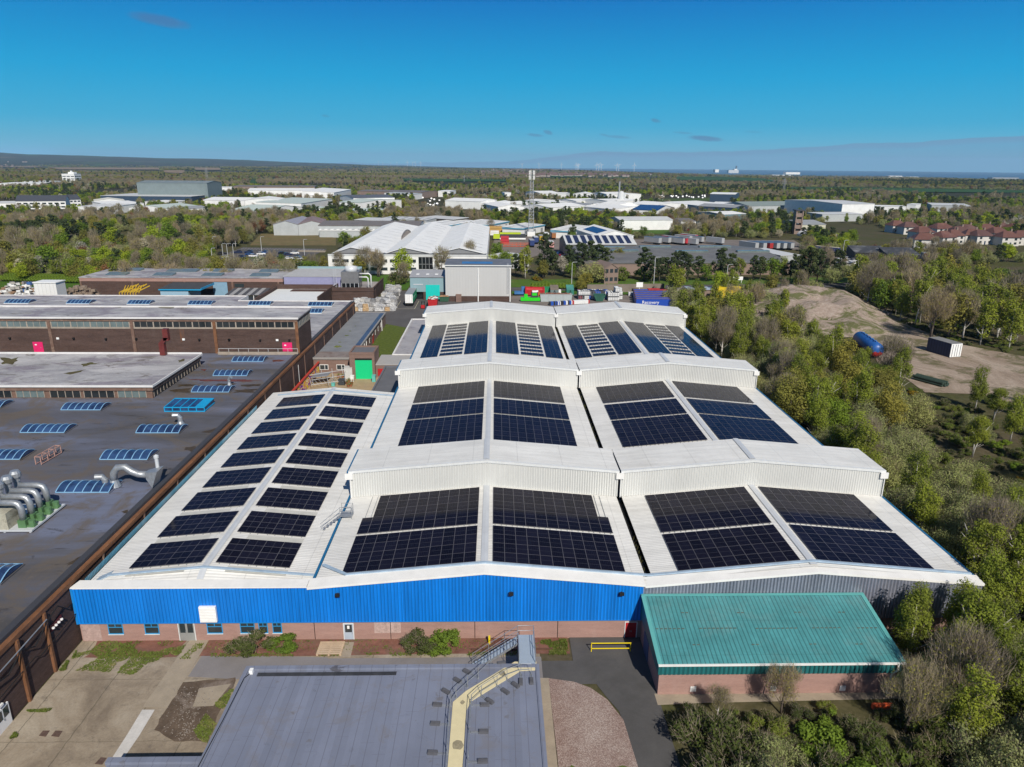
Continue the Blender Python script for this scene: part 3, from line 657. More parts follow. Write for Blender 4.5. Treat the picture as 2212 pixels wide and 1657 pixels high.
# framed lantern
p, q = at('N', 1272, 1215, ZW), at('N', 1580, 1215, ZW); bk = at('N', 1645, 1152, ZW)
b = MB(); b.prism([(p.x, p.y), (q.x, p.y), (q.x, bk.y), (p.x, bk.y)], ZW-.05, [ZW+.65]*2+[ZW+.8]*2); lt = part('rooflight', b, M_vault, WB, label='flat bright blue framed lantern')
b = MB()
for i in range(6):
    x = p.x+(q.x-p.x)*i/5; b.bar((x, p.y-.03, ZW), (x, p.y-.03, ZW+.66), .12); b.bar((x, p.y, ZW+.7), (x, bk.y, ZW+.85), .12)
for y, zz in ((p.y-.03, .68), (p.y-.03, .04), (bk.y, .83)): b.bar((p.x-.06, y, ZW+zz), (q.x+.06, y, ZW+zz), .14)
b.bar((q.x+.02, p.y, ZW+.1), (q.x+.02, bk.y, ZW+.1), .14); b.quad((q.x-1.5, p.y+.05, ZW+.76), (q.x, p.y+.05, ZW+.76), (q.x, bk.y, ZW+.9), (q.x-1.5, bk.y, ZW+.9)); part('lantern_frame', b, M_cyan, lt)
# clerestory block on the dark roof
cx, y0, y1, zt = -57.7, 115.1, 135.4, 9.15
M_ribw = flat('dark_clerestory_glass', (.02, .024, .026), .15, .6)
b = MB(); b.box(-125, cx, y0, y1, ZW-.05, 8.25); part('clerestory_wall', b, M_band, WB)
b = MB(); b.box(-125, cx+.25, y0-.25, y1+.2, 8.25, 8.95); part('fascia', b, M_band, WB)
b = MB(); b.box(-125, cx+.4, y0-.4, y1+.35, 8.95, 9.15); part('clerestory_roof', b, M_pale, WB)
b = MB(); b.box(-125, cx+.45, y0-.45, y0-.25, 8.9, 9.25); b.box(cx+.25, cx+.45, y0-.25, y1+.4, 8.9, 9.25); b.box(-125, cx+.4, y1+.2, y1+.4, 8.95, 9.45); part('parapet', b, M_wpar, WB)
for i, (xa, xb, pale) in enumerate(((-63.4, -58.7, 1), (-69.0, -64.0, 0), (-74.6, -69.6, 0), (-80.2, -75.6, 1), (-86, -81, 0), (-92, -87, 0), (-100, -93, 1), (-108, -101, 0))):
    xs = [xa+(xb-xa)*k/4 for k in range(5)]
    b = MB(); b.box(xa, xb, y0-.06, y0-.005, ZW+.1, 8.2); o = part('clerestory_window', b, M_greyglass if pale else M_ribw, WB)
    b = MB()
    for x in xs: b.box(x-.05, x+.05, y0-.12, y0-.061, ZW+.1, 8.2)
    part('mullion', b, M_sill, o)
b = MB(); b.box(cx+.005, cx+.06, y0+.4, y1-.4, ZW+.1, 8.2); o = part('clerestory_window', b, M_ribw, WB)
b = MB()
for k in range(17): y = y0+.4+(y1-y0-.8)*k/16; b.box(cx+.061, cx+.12, y-.05, y+.05, ZW+.1, 8.2)
part('mullion', b, M_sill, o)
# tall block
TX, TY0, TY1, TZ = -41.0, 145, 155.5, 14.45
TB = thing('brick_block', 'tall brown brick block with a high window strip and pink doors above the dark roof', 'building', (-80, 145, ZW))
b = MB(); b.box(-170, TX, TY0, TY1, ZW-.05, 13.6); part('wall', b, M_dbrick, TB)
b = MB(); b.box(-170, TX+.12, TY0-.12, TY1+.1, 13.6, 14.2); part('fascia', b, M_band, TB)
b = MB(); b.box(-170, TX+.35, TY0-.35, TY1+.3, 14.2, 14.45); part('roof', b, M_pale, TB)
b = MB(); b.box(-170, TX+.4, TY0-.42, TY0-.2, 14.18, 14.55); b.box(-170, TX+.4, TY1+.1, TY1+.4, 14.3, 14.75); part('parapet', b, M_wpar, TB)
b = MB(); b.box(-170, TX+.1, TY0-.1, TY0-.002, 12.05, 12.4); b.box(TX+.002, TX+.1, TY0, TY1, 12.05, 12.4); part('sill_band', b, M_sill, TB)
px_ = [-41.15, -58.0, -74.8, -91.6, -108.4, -125.2]
for x in px_:
    b = MB(); b.box(x-.3, x+.3, TY0-.22, TY0-.002, ZW-.05, 13.6); part('pilaster', b, M_rust if x > -60 else M_band, TB)
for i, (xb, xa) in enumerate(zip(px_, px_[1:])):
    xb -= .45; xa += .45; n = 12
    dk = i in (0, 1); b = MB(); b.box(xa, xb, TY0-.06, TY0-.003, 12.4, 13.5); o = part('window_strip', b, M_ribw if dk else M_greyglass, TB)
    b = MB()
    for k in range(n+1):
        x = xa+(xb-xa)*k/n; w_ = .12 if k % 3 == 0 else .04; b.box(x-w_, x+w_, TY0-.1, TY0-.061, 12.4, 13.5)
    part('mullion', b, M_sill, o)
b = MB(); b.box(TX+.003, TX+.06, TY0+.4, TY1-.4, 12.4, 13.5); o = part('window_strip', b, M_greyglass, TB)
b = MB()
for k in range(9): y = TY0+.4+(TY1-TY0-.8)*k/8; b.box(TX+.061, TX+.1, y-.1, y+.1, 12.4, 13.5)
part('mullion', b, M_sill, o)
for x, lb in ((-43.4, 'magenta door beside the corner pilaster'), (-94.6, 'magenta door above the pale roof')):
    b = MB(); b.box(x-1, x+1, TY0-.1, TY0-.004, ZW+.02, ZW+2.3); d_ = part('door', b, M_pinkdoor, TB, label=lb)
    b = MB(); b.box(x-.6, x-.2, TY0-.115, TY0-.101, ZW+1.6, ZW+1.85); part('notice', b, M_white, d_)
    b = MB(); b.box(x+.5, x+.6, TY0-.16, TY0-.101, ZW+1., ZW+1.2); part('handle', b, M_steel, d_)
for w_, x, y in (('p', 185, 930), ('p', 545, 930), ('p', 915, 935), ('p', 1265, 935), ('o', 120, 912), ('o', 888, 915), ('o', 1640, 920), ('o', 1275, 922), ('N', 1770, 660)):
    c = atY(w_, x, y, TY0-.2); b = MB(); b.box(c.x-.25, c.x+.1, TY0-.45, TY0-.05, c.z-.1, c.z+.15); part('wall_lamp', b, M_black, TB)
for w_, x, y in (('p', 1113, 937), ('o', 690, 917), ('p', 1178, 1093), ('N', 1415, 660)):
    c = atY(w_, x, y, TY0-.2); b = MB(); b.box(c.x-.25, c.x+.25, TY0-.2, TY0-.03, c.z-.2, c.z+.2); part('wall_box', b, M_white, TB)
b = MB(); c = atY('N', 1408, 620, TY0); b.box(c.x-.55, c.x+.35, TY0-.012, TY0-.004, c.z-1.6, 12.0)
t = NT('rust_stain'); v = t.pos((1, 1, .2)); a = t.mix(t.ramp(t.noise(v, .9, 5, .7), [(.45, 0.), (.7, .8)]), (.10, .062, .050), (.20, .075, .025)); part('rust_stain', b, t.fin(a, .9, .1), TB)
b = MB(); b.box(-57.5, -41, TY0-1.15, TY0-.75, ZW-.05, ZW+.5); part('kerb', b, M_sill, TB)
for k in range(9): b = MB() if k == 0 else b; x = -57.3+k*2.03; b.pipe([(x, TY0-.95, ZW+.4), (x, TY0-.95, ZW+1.2)], .04, 5)
b.pipe([(-57.3, TY0-.95, ZW+1.2), (-41.1, TY0-.95, ZW+1.2)], .04, 5); part('guard_rail', b, M_ridge, TB)
# steel flue against the wall
b = MB(); c = at('N', 1262, 775, 9.3); c2 = Vector((c.x, c.y, 9.2)); b.box(c.x-.5, c.x+.5, c.y-.45, c.y+.45, 9.2, 11.6)
b.poly([(c.x-.5, c.y-.45, 11.6), (c.x+.5, c.y-.45, 11.6), (c.x+1.5, c.y-.45, 12.7), (c.x+.55, c.y-.45, 12.7)]); b.poly([(c.x-.5, c.y+.45, 11.6), (c.x+.55, c.y+.45, 12.7), (c.x+1.5, c.y+.45, 12.7), (c.x+.5, c.y+.45, 11.6)])
b.quad((c.x-.5, c.y-.45, 11.6), (c.x+.55, c.y-.45, 12.7), (c.x+.55, c.y+.45, 12.7), (c.x-.5, c.y+.45, 11.6)); b.quad((c.x+.5, c.y-.45, 11.6), (c.x+.5, c.y+.45, 11.6), (c.x+1.5, c.y+.45, 12.7), (c.x+1.5, c.y-.45, 12.7))
b.box(c.x+.5, c.x+1.5, c.y-.45, c.y+.45, 12.1, 14.4); solo('flue_duct', b, worn('dark_red_steel', (.13, .025, .022), .25, .8, .5, .4), 'dark red cranked flue duct standing on the pale roof by the tall wall', 'flue')
# moss and puddles, each a stain of its own
def blotch(w_, pts, z, m, name, parent, lab=None):
    P_ = [at(w_, x, y, z) for x, y in pts]; c = sum(P_, Vector())/len(P_); o = []
    for i in range(len(P_)):
        a, bb = P_[i], P_[(i+1) % len(P_)]
        for k in range(4):
            q = a.lerp(bb, k/4); o.append(c+(q-c)*random.uniform(.55, 1.12))
    b = MB(); b.poly([(q.x, q.y, z) for q in o]); part(name, b, m, parent, label=lab)
for pts in ([(1420, 965), (1900, 968), (2050, 975), (1900, 985), (1440, 982)], [(2080, 818), (2180, 812), (2210, 825), (2100, 835)], [(1540, 892), (1600, 888), (1580, 903)]): blotch('N', pts, ZW-.04, M_puddle, 'rust_puddle', WB)
for pts in ([(1360, 1005), (1500, 998), (1520, 1015), (1360, 1028)], [(1310, 1045), (1480, 1035), (1480, 1065), (1320, 1072)], [(1790, 1048), (2000, 1040), (1980, 1068), (1800, 1072)], [(1860, 1005), (2040, 1000), (2030, 1022), (1870, 1025)],
            [(1540, 1370), (1690, 1340), (1660, 1380), (1560, 1385)], [(1400, 1500), (1530, 1470), (1500, 1540)], [(1640, 1000), (1840, 998), (1830, 1012), (1650, 1015)]): blotch('N', pts, ZW-.036, M_brownpud, 'silt_patch', WB)
for pts in ([(510, 1190), (690, 1090), (600, 1160), (530, 1210)], [(745, 1000), (850, 950), (820, 1000)], [(930, 790), (1000, 765), (980, 810)]): blotch('M', pts, ZW-.036, M_brownpud, 'silt_patch', WB)
for w_, pts in (('N', [(0, 800), (140, 798), (130, 850), (0, 860)]), ('N', [(610, 850), (700, 835), (770, 845), (640, 868)]), ('N', [(470, 925), (560, 905), (700, 885), (560, 935)]), ('N', [(1370, 820), (1440, 803), (1420, 830), (1380, 838)])): blotch(w_, pts, 9.165, M_moss, 'moss_patch', WB)
for w_, pts in (('o', [(1380, 540), (1420, 525), (1465, 545)]), ('o', [(1850, 545), (1950, 532), (2150, 542), (2000, 560)]), ('o', [(0, 520), (100, 520), (60, 535), (0, 535)])): blotch(w_, pts, 14.47, M_moss, 'moss_patch', TB)
# roof-top plant
du = thing('vent_duct', 'galvanised swan-neck duct ending in a square hood on the dark roof', 'duct', at('M', 880, 550, ZW+.8)-Vector((0, 0, .8)))
b = MB(); c = at('M', 880, 548, ZW+.8); h_ = at('M', 1100, 540, ZW+1.0)
b.pipe([c, c+Vector((.1, 0, 1.0)), c+Vector((.7, 0, 1.75)), c+Vector((1.6, 0, 1.8)), c+Vector((2.3, 0, 1.2)), c+Vector((3.1, 0, .85)), c+Vector((4.1, 0, .8))], .42, 12); part('pipe', b, M_steel, du, smooth=True)
b = MB(); e = c+Vector((4.1, 0, .8))
r0 = [e+Vector((0, -.42, .42)), e+Vector((0, .42, .42)), e+Vector((0, .42, -.42)), e+Vector((0, -.42, -.42))]; r1 = [e+Vector((1.7, -1., .75)), e+Vector((1.7, 1., .75)), e+Vector((.9, 1., -1.35)), e+Vector((.9, -1., -1.35))]
for k in range(4): b.quad(r0[k], r0[(k+1) % 4], r1[(k+1) % 4], r1[k])
b.poly(r1[::-1]); part('hood', b, M_steel, du)
b = MB(); b.lathe([(.75, -.75), (.6, -.35), (.42, .15)], c, 12); part('collar', b, M_steel, du)
b = MB(); b.lathe([(.22, -.7), (.22, .9), (.3, .95), (.3, 1.25), (.05, 1.4)], e+Vector((1.0, .8, .9)), 10); part('stub_flue', b, M_ridge, du)
for w_, x, y, lb, sg in (('M', 820, 600, 'short galvanised elbow vent beside the swan-neck duct', -1), ('M', 1395, 112, 'galvanised elbow cowl behind a barrel rooflight', -1), ('N', 1770, 1010, 'slim galvanised bent vent pipe between two far rooflights', 1)):
    c = at(w_, x, y, ZW); b = MB(); r_ = .36 if sg < 0 else .26; L_ = 1.0 if sg < 0 else .6
    b.lathe([(r_*1.6, 0), (r_*1.3, .25), (r_, .5)], c, 12); b.pipe([c+Vector((0, 0, .4)), c+Vector((0, 0, 1.0)), c+Vector((sg*.3, -.05, 1.45)), c+Vector((sg*L_, -.25, 1.5))], r_, 12); solo('roof_vent', b, M_steel, lb, 'vent', smooth=False)
b = MB(); p = at('M', 300, 425, ZW); q = at('M', 455, 335, ZW); d = (q-p); s_ = d.cross(Vector((0, 0, 1))).normalized()*.75
for s1 in (-1, 1):
    a0, a1 = p+s_*s1*.5, q+s_*s1*.5
    for zz in (.1, 1.1): b.bar(a0+Vector((0, 0, zz)), a1+Vector((0, 0, zz)), .09)
    for k in range(4): w0 = a0.lerp(a1, k/3); b.bar(w0+Vector((0, 0, 0)), w0+Vector((0, 0, 1.1)), .09)
for k in range(4): w0, w1 = (p-s_*.5).lerp(q-s_*.5, k/3), (p+s_*.5).lerp(q+s_*.5, k/3); b.bar(w0+Vector((0, 0, 1.1)), w1+Vector((0, 0, 1.1)), .09)
solo('steel_trestle', b, worn('faded_red_steel', (.40, .24, .20), .2, 1.), 'faded pinkish steel frame lying on the dark roof', 'frame')
# fan unit with four exhaust stacks
M_green = worn('green_fan_paint', (.09, .19, .08), .2, 1.5, .5, .4)
fu = thing('extraction_unit', 'bank of four galvanised exhaust stacks with green fans on the dark roof', 'fan unit', at('M', 240, 960, ZW))
b = MB(); p = at('M', -100, 960, ZW); q = at('M', 250, 950, ZW); b.box(p.x-2, q.x, q.y, q.y+6.2, ZW+.12, ZW+.3)
for x in (q.x-3, q.x-.3):
    for y in (q.y+.2, q.y+3, q.y+6): b.box(x-.1, x+.1, y-.1, y+.1, ZW-.05, ZW+.12)
part('skid', b, M_ridge, fu)
b = MB(); b.box(p.x-2.5, q.x-2.5, q.y+.1, q.y+2.6, ZW+.3, ZW+2.2); part('cabinet', b, worn('dirty_cream_cabinet', (.40, .38, .30), .3, .8, .7, .3, c2=(.10, .09, .06)), fu)
for k in range(4):
    y = q.y+.9+k*1.45; x = q.x-1.3
    b = MB(); b.box(x-.42, x+.42, y-.42, y+.42, ZW+.3, ZW+1.15); b.lathe([(.35, 0), (.35, .7)], (x+.85, y, ZW+.35), 10); b.box(x+.3, x+1.2, y-.3, y+.3, ZW+.3, ZW+.5); part('fan', b, M_green, fu)
    b = MB(); b.pipe([(x, y, ZW+1.1), (x, y, ZW+2.4), (x-.25, y, ZW+2.95), (x-.7, y, ZW+3.1), (x-3.0, y, ZW+3.1)], .34, 10); part('duct', b, M_steel, fu, smooth=True)
    b = MB(); b.lathe([(.33, 0), (.33, .7), (.4, .75), (.4, 1.0), (.58, 1.3), (.58, 1.7), (.42, 2.0)], (x-3.0, y, ZW+2.9), 12); part('stack', b, M_steel, fu, smooth=False)
# ------------------------------------------------------------------ terrain, sea
def smooth(a, b, x): t_ = min(1, max(0, (x-a)/(b-a))); return t_*t_*(3-2*t_)
EP = [(-180, 0), (-40, 175), (-34.5, 158), (-28, 130), (-20, 86), (-13, 40), (-8, 12), (-5, -2), (0, -14), (6, -20), (12, -26), (18, -38), (37, -45), (60, -45), (180, 0)]
def zend(th):
    for (a, za), (b_, zb) in zip(EP, EP[1:]):
        if a <= th <= b_: return za+(zb-za)*smooth(a, b_, th)
    return 0
def rend(th): return 13500-5500*smooth(-4, 16, th) if th < 90 else 13500
from mathutils import noise as mnoise
def gz(x, y):
    r_ = math.hypot(x, y); th = math.degrees(math.atan2(x, y)); re_ = rend(th); ze = zend(th)
    k = smooth(2200, re_*.97, r_)
    z = ze*(smooth(6500, re_*.98, r_) if ze > 30 else k)
    if ze > 8 and r_ > 6000: z *= 1+.42*mnoise.noise(Vector((x*.00042, y*.00042, 8)))+.18*mnoise.noise(Vector((x*.0013, y*.0013, 3)))
    n = mnoise.noise(Vector((x*.0009, y*.0009, 0))) if r_ > 1500 else 0
    return z-.05+n*14*smooth(1500, 6000, r_)
b = MB(); ths = [-180, -150, -120, -90, -70, -55]+[-46+i*.75 for i in range(124)]+[55, 70, 90, 120, 150]
rs = [3*1.11**i for i in range(200)]; rs = [r_ for r_ in rs if r_ < 13400]+[13500]
grid = []
for r_ in rs:
    row = []
    for th in ths:
        rr = min(r_, rend(th)); x, y = rr*math.sin(R(th)), rr*math.cos(R(th)); row.append(len(b.v)); b.v.append((x, y, gz(x, y) if r_ <= rend(th) else -90))
    grid.append(row)
for g0, g1 in zip(grid, grid[1:]):
    for i in range(len(ths)):
        j = (i+1) % len(ths); b.f.append((g0[i], g0[j], g1[j], g1[i])); b.m.append(0)
b.f.append(tuple(grid[0])); b.m.append(0)
t = NT('countryside'); v = t.pos()
vd = t.n('ShaderNodeTexVoronoi', feature='F1'); vd.inputs['Scale'].default_value = .0042; wp = t.n('ShaderNodeVectorMath', operation='ADD'); t.l(t.pos((1, .62, 1)), wp.inputs[0])
t.l(wp.outputs[0], vd.inputs['Vector']); sx = t.n('ShaderNodeSeparateColor'); t.l(vd.outputs['Color'], sx.inputs[0])
fld = t.ramp(sx.outputs[0], [(0, (.030, .034, .018)), (.30, (.042, .040, .024)), (.46, (.030, .058, .018)), (.62, (.040, .036, .024)), (.74, (.105, .080, .055)), (.82, (.034, .032, .02)), (.93, (.05, .085, .02))], 'CONSTANT')
wd = t.ramp(t.noise(t.pos((1, .5, 1)), .0035, 5, .6), [(.44, 0.), (.52, 1.)])
far = t.mix(wd, fld, t.ramp(t.noise(v, .03, 5, .7), [(.35, (.022, .024, .013)), (.65, (.052, .046, .028))]))
near = t.mix(t.ramp(t.noise(v, .05, 6, .7), [(.42, 0.), (.62, 1.)]), (.072, .075, .026), (.098, .080, .048))
near = t.mix(1., near, t.ramp(t.noise(v, .8, 4, .7), [(.3, .6), (.7, 1.1)]), 'MULTIPLY')
ln = t.n('ShaderNodeVectorMath', operation='LENGTH'); t.l(v, ln.inputs[0])
M_land = t.fin(t.mix(t.ramp(t.math('DIVIDE', ln.outputs['Value'], 1200.), [(.35, 0.), (1., 1.)]), near, far), .95, .1)
struct('ground', b, M_land, True)
b = MB(); seg = [(r_*math.sin(R(th)), r_*math.cos(R(th)), -78) for r_ in (5000, 29000) for th in range(-30, 61, 3)]; k = len(seg)//2; b.v = seg
for i in range(k-1): b.f.append((i, i+1, k+i+1, k+i)); b.m.append(0)
t = NT('sea_water'); struct('sea', b, t.fin((.006, .06, .14), .6, .2))
# ------------------------------------------------------------------ yard in front
def sheet(name, w_, pts, z, m, kind='structure', jit=0., sub=1):
    P_ = [at(w_, x, y, z) for x, y in pts] if w_ else [Vector((x, y, z)) for x, y in pts]
    if jit or sub > 1:
        o = []
        for i in range(len(P_)):
            a, c = P_[i], P_[(i+1) % len(P_)]
            for k in range(max(sub, 4 if jit else 1)):
                q = a.lerp(c, k/max(sub, 4 if jit else 1)); o.append(q+Vector((random.uniform(-jit, jit), random.uniform(-jit, jit), 0)) if k else q)
        P_ = o
    b = MB(); b.poly([(q.x, q.y, z) for q in P_]); o = part(name, b, m); o['kind'] = kind; return o
t = NT('yard_concrete'); v = t.pos()
a = t.ramp(t.noise(v, .16, 6, .7, .6), [(.32, (.17, .135, .10)), (.5, (.275, .225, .165)), (.66, (.36, .31, .24))])
a = t.mix(t.ramp(t.noise(v, .5, 6, .75, 1.5), [(.56, 0.), (.66, .55)]), a, (.15, .125, .10))
a = t.mix(1., a, t.ramp(t.noise(v, 5., 4, .7), [(.3, .82), (.7, 1.05)]), 'MULTIPLY')
g = t.n('ShaderNodeSeparateXYZ'); t.l(v, g.inputs[0])
jx = t.ramp(t.math('ABSOLUTE', t.math('SUBTRACT', t.math('FRACT', t.math('DIVIDE', t.math('ADD', g.outputs[0], t.math('MULTIPLY', t.noise(v, .8), .35)), 4.6)), .5)), [(.0, .75), (.016, 0.)])
jy = t.ramp(t.math('ABSOLUTE', t.math('SUBTRACT', t.math('FRACT', t.math('DIVIDE', t.math('ADD', g.outputs[1], t.math('MULTIPLY', t.noise(v, .7), .4)), 7.3)), .5)), [(.0, .5), (.008, 0.)])
a = t.mix(t.math('MAXIMUM', jx, jy), a, (.075, .065, .045)); M_yard = t.fin(a, .9, .2)
M_path = worn('path_concrete', (.31, .26, .195), .15, .7, .9, .2, c2=(.25, .21, .16))
M_tar = worn('grey_tarmac', (.20, .185, .18), .12, .3, .9, .2, c2=(.165, .15, .14))
M_asph = worn('dark_asphalt', (.085, .082, .08), .18, .3, .9, .2, c2=(.062, .06, .058))
M_redg = worn('red_gravel', (.205, .098, .072), .35, .9, .95, .1, c2=(.135, .10, .07), fine=8)
M_dirt = worn('dirt_and_rubble', (.12, .088, .064), .35, .5, .95, .1, c2=(.22, .18, .15), fine=5)
M_gritb = None
t = NT('pinkish_gravel'); v = t.pos(); vo = t.n('ShaderNodeTexVoronoi'); vo.inputs['Scale'].default_value = 16.; t.l(v, vo.inputs['Vector']); q_ = t.n('ShaderNodeSeparateColor'); t.l(vo.outputs['Color'], q_.inputs[0])
a = t.ramp(q_.outputs[0], [(0, (.20, .15, .13)), (.5, (.28, .22, .195)), (1, (.40, .35, .32))]); a = t.mix(1., a, t.ramp(t.noise(v, .3, 5, .7), [(.3, (.75, .62, .58)), (.65, (1.1, 1.08, 1.05))]), 'MULTIPLY')
t.bump(vo.outputs['Distance'], .6, .05); M_gritb = t.fin(a, .9, .2)
M_grassy = None
t = NT('weedy_grass'); v = t.pos(); a = t.ramp(t.noise(v, 1.3, 6, .75), [(.3, (.045, .060, .014)), (.55, (.085, .115, .022)), (.75, (.15, .13, .06))])
a = t.mix(t.ramp(t.noise(v, 6., 4, .75), [(.66, 0.), (.72, .8)]), a, (.38, .36, .10)); M_grassy = t.fin(a, .95, .1)
sheet('yard', None, [(-40.5, 30), (4.3, 30), (4.3, 60.2), (-40.5, 60.2)], .0, M_yard)
sheet('tarmac', 'B', [(1370, 600), (2212, 622), (2212, 700), (1600, 770), (1268, 752)], .02, M_tar)
sheet('tarmac', None, [(-19.5, 50), (4.4, 50), (4.4, 57.2), (-19.5, 57.2)], .012, M_tar)
sheet('asphalt_drive', None, [(4.4, 53.4), (9.2, 53.4), (9.8, 51.9), (10.7, 50), (11.0, 47), (11.4, 36), (14.6, 36), (14.4, 60.2), (7.4, 60.2), (7.4, 56.6), (4.4, 56.6)], .012, M_asph)
sheet('gravel_bed', None, [(5.0, 38), (11.3, 38), (11.2, 44), (10.9, 49), (9.9, 51.4), (8.6, 52.9), (7.2, 53.7), (4.9, 54.2)], .03, M_gritb, sub=2)
sheet('kerb_slab', None, [(4.0, 30), (4.9, 30), (4.9, 54.2), (4.0, 54.2)], .06, M_path)
sheet('grass', None, [(5.0, 30), (11.4, 30), (11.3, 43.6), (10, 44.2), (8, 43.5), (6, 44.3), (5.0, 43.9)], .05, M_grassy, 'stuff', .15)
sheet('flower_bed', None, [(-39, 57.6), (-30.3, 57.6), (-30.3, 60.06), (-39, 60.06)], .02, M_redg, 'structure', .3)
sheet('flower_bed', None, [(-28.3, 57.7), (7.2, 57.6), (7.2, 60.06), (-28.3, 60.06)], .022, M_redg, 'structure', .12)
sheet('path', 'B', [(1280, 505), (1410, 505), (1270, 735), (1130, 960), (960, 960)], .034, M_path)
sheet('path', 'C', [(388, 519), (455, 519), (430, 622), (357, 620)], .038, M_path)
sheet('rubble_patch', 'B', [(1230, 790), (1590, 757), (1560, 840), (1395, 1195), (1180, 1190), (1040, 1112), (1130, 960)], .022, M_dirt, 'structure', .15)
sheet('concrete_patch', 'B', [(1345, 830), (1560, 800), (1440, 950), (1300, 955)], .034, M_path)
sheet('painted_strip', 'B', [(960, 975), (1045, 975), (940, 1150), (830, 1310), (750, 1310), (860, 1140)], .03, worn('faded_white_paint', (.52, .50, .47), .15, .7, .8, .2))
M_cover = worn('rusty_cover', (.11, .07, .055), .3, 3., .8, .3)
for i, pts in enumerate(([(262, 1150), (290, 1116), (336, 1116), (308, 1156)], [(345, 1152), (374, 1116), (422, 1118), (396, 1158)], [(640, 1340), (680, 1296), (720, 1300), (690, 1345)])):
    P_ = [at('B', x, y, .03) for x, y in pts]; bb = MB(); bb.prism([(q.x, q.y) for q in P_][::-1] if (P_[1]-P_[0]).cross(P_[2]-P_[0]).z < 0 else [(q.x, q.y) for q in P_], 0., .03)
    solo('manhole_cover', bb, M_cover, ['square rusty cover in the yard concrete, left one of the pair', 'square rusty cover in the yard concrete, right one of the pair', 'reddish cover in the yard by the near small roof'][i], 'cover')
M_blade = worn('grass_blade', (.12, .155, .03), .35, 1.2, .9, .1, c2=(.20, .18, .07))
def grass(pts, w_, n, hmax, z=.03, name='grass', m=None):
    P_ = [at(w_, x, y, z) for x, y in pts] if w_ else [Vector((x, y, z)) for x, y in pts]
    xs = [q.x for q in P_]; ys = [q.y for q in P_]; b = MB(); k = 0
    def inside(x, y):
        c = False
        for i in range(len(P_)):
            a, d = P_[i], P_[i-1]
            if (a.y > y) != (d.y > y) and x < (d.x-a.x)*(y-a.y)/(d.y-a.y)+a.x: c = not c
        return c
    tries = 0
    while k < n and tries < n*8:
        tries += 1
        x, y = random.uniform(min(xs), max(xs)), random.uniform(min(ys), max(ys))
        if not inside(x, y) or mnoise.noise(Vector((x*.55, y*.55, 3))) < -.12: continue
        h = hmax*random.uniform(.35, 1); k += 1
        for j in range(3):
            a = random.uniform(0, 6.28); dx, dy = math.cos(a)*.05, math.sin(a)*.05; lx, ly = random.uniform(-.09, .09), random.uniform(-.09, .09)
            b.poly([(x-dx, y-dy, z), (x+dx, y+dy, z), (x+lx*1.5, y+ly*1.5, z+h)])
    o = part(name, b, m or M_blade); o['kind'] = 'stuff'; return o
grass([(690, 520), (760, 505), (830, 530), (1000, 570), (1260, 520), (1220, 600), (1000, 660), (900, 740), (640, 715), (400, 712), (500, 600), (600, 580)], 'B', 3400, .09)
grass([(400, 712), (520, 570), (480, 700)], 'B', 300, .2); grass([(1560, 835), (1580, 840), (1400, 1195), (1260, 1190), (1420, 960)], 'B', 1100, .09)
grass([(180, 980), (400, 965), (390, 992), (200, 992)], 'B', 160, .15); grass([(10, 1255), (100, 1130), (120, 1150), (60, 1250)], 'B', 160, .18); grass([(-28, 57.5), (7, 57.4), (7, 57.9), (-28, 58)], None, 900, .14); grass([(3.8, 57.5), (7.1, 57.5), (7.1, 59.8), (4.6, 59.6)], None, 700, .22)
grass([(5.1, 38), (11.3, 38), (11.2, 43.4), (5.1, 43.7)], None, 1500, .2); grass([(-29.8, 57.2), (-28.4, 57.2), (-28.4, 59.5), (-29.2, 59.5)], None, 150, .15)
grass([(-28.2, 58.2), (7, 58.2), (7, 59.9), (-28.2, 59.9)], None, 420, .12); grass([(-38.8, 57.4), (-30.4, 57.5), (-30.4, 59.9), (-36, 59.9)], None, 500, .15)
b = MB()     # loose stones on the rubble patch
for i in range(420):
    q = at('B', 1200+random.gauss(0, 60)+random.uniform(0, 150), random.uniform(820, 1180), .03); s_ = random.uniform(.02, .08); n = len(b.v)
    b.v += [(q.x+s_*math.cos(a)*random.uniform(.7, 1.2), q.y+s_*math.sin(a)*random.uniform(.7, 1.2), .03) for a in (0, 1.6, 3.1, 4.7)]+[(q.x, q.y, .03+s_*.8)]
    for j in range(4): b.f.append((n+j, n+(j+1) % 4, n+4)); b.m.append(0)
o = part('rubble', b, worn('pale_stone', (.22, .19, .165), .4, 3.)); o['kind'] = 'stuff'
pal = MB()
p = at('C', 298, 570)
for k in range(7): pal.box(p.x-1.2, p.x+1.2, p.y-.95+k*.28, p.y-.95+k*.28+.22, .2, .23)
for k in (-1.1, 0, 1.1): pal.box(p.x+k-.08, p.x+k+.08, p.y-.95, p.y+.95, .03, .2)
solo('pallet', pal, worn('pale_timber', (.48, .36, .24), .15, 1.5), 'pale timber pallet lying on the red bed by the grey door', 'pallet')
M_yel = flat('yellow_paint', (.72, .55, .01), .5, .4)
b = MB()
for z in (.35, .95): b.bar((9.3, 57.9, z), (13.1, 57.9, z), .07)
for x in (9.3, 13.1): b.bar((x, 57.9, 0), (x, 57.9, 1.0), .07)
solo('barrier', b, M_yel, 'low yellow tube barrier on the asphalt before the red door', 'barrier')
b = MB(); p = at('C', 1368, 530); b.box(p.x-.09, p.x+.09, p.y-.09, p.y+.09, 0, .9); solo('bollard', b, M_yel, 'small yellow post in the red bed by the metal stairs', 'post')
b = MB(); b.bar((-2.3, 58.2, .12), (5.6, 58.2, .12), .16); solo('pipe', b, worn('brown_pipe', (.12, .06, .04), .2, 1.), 'long brown pipe lying on the bed under the metal stairs', 'pipe')
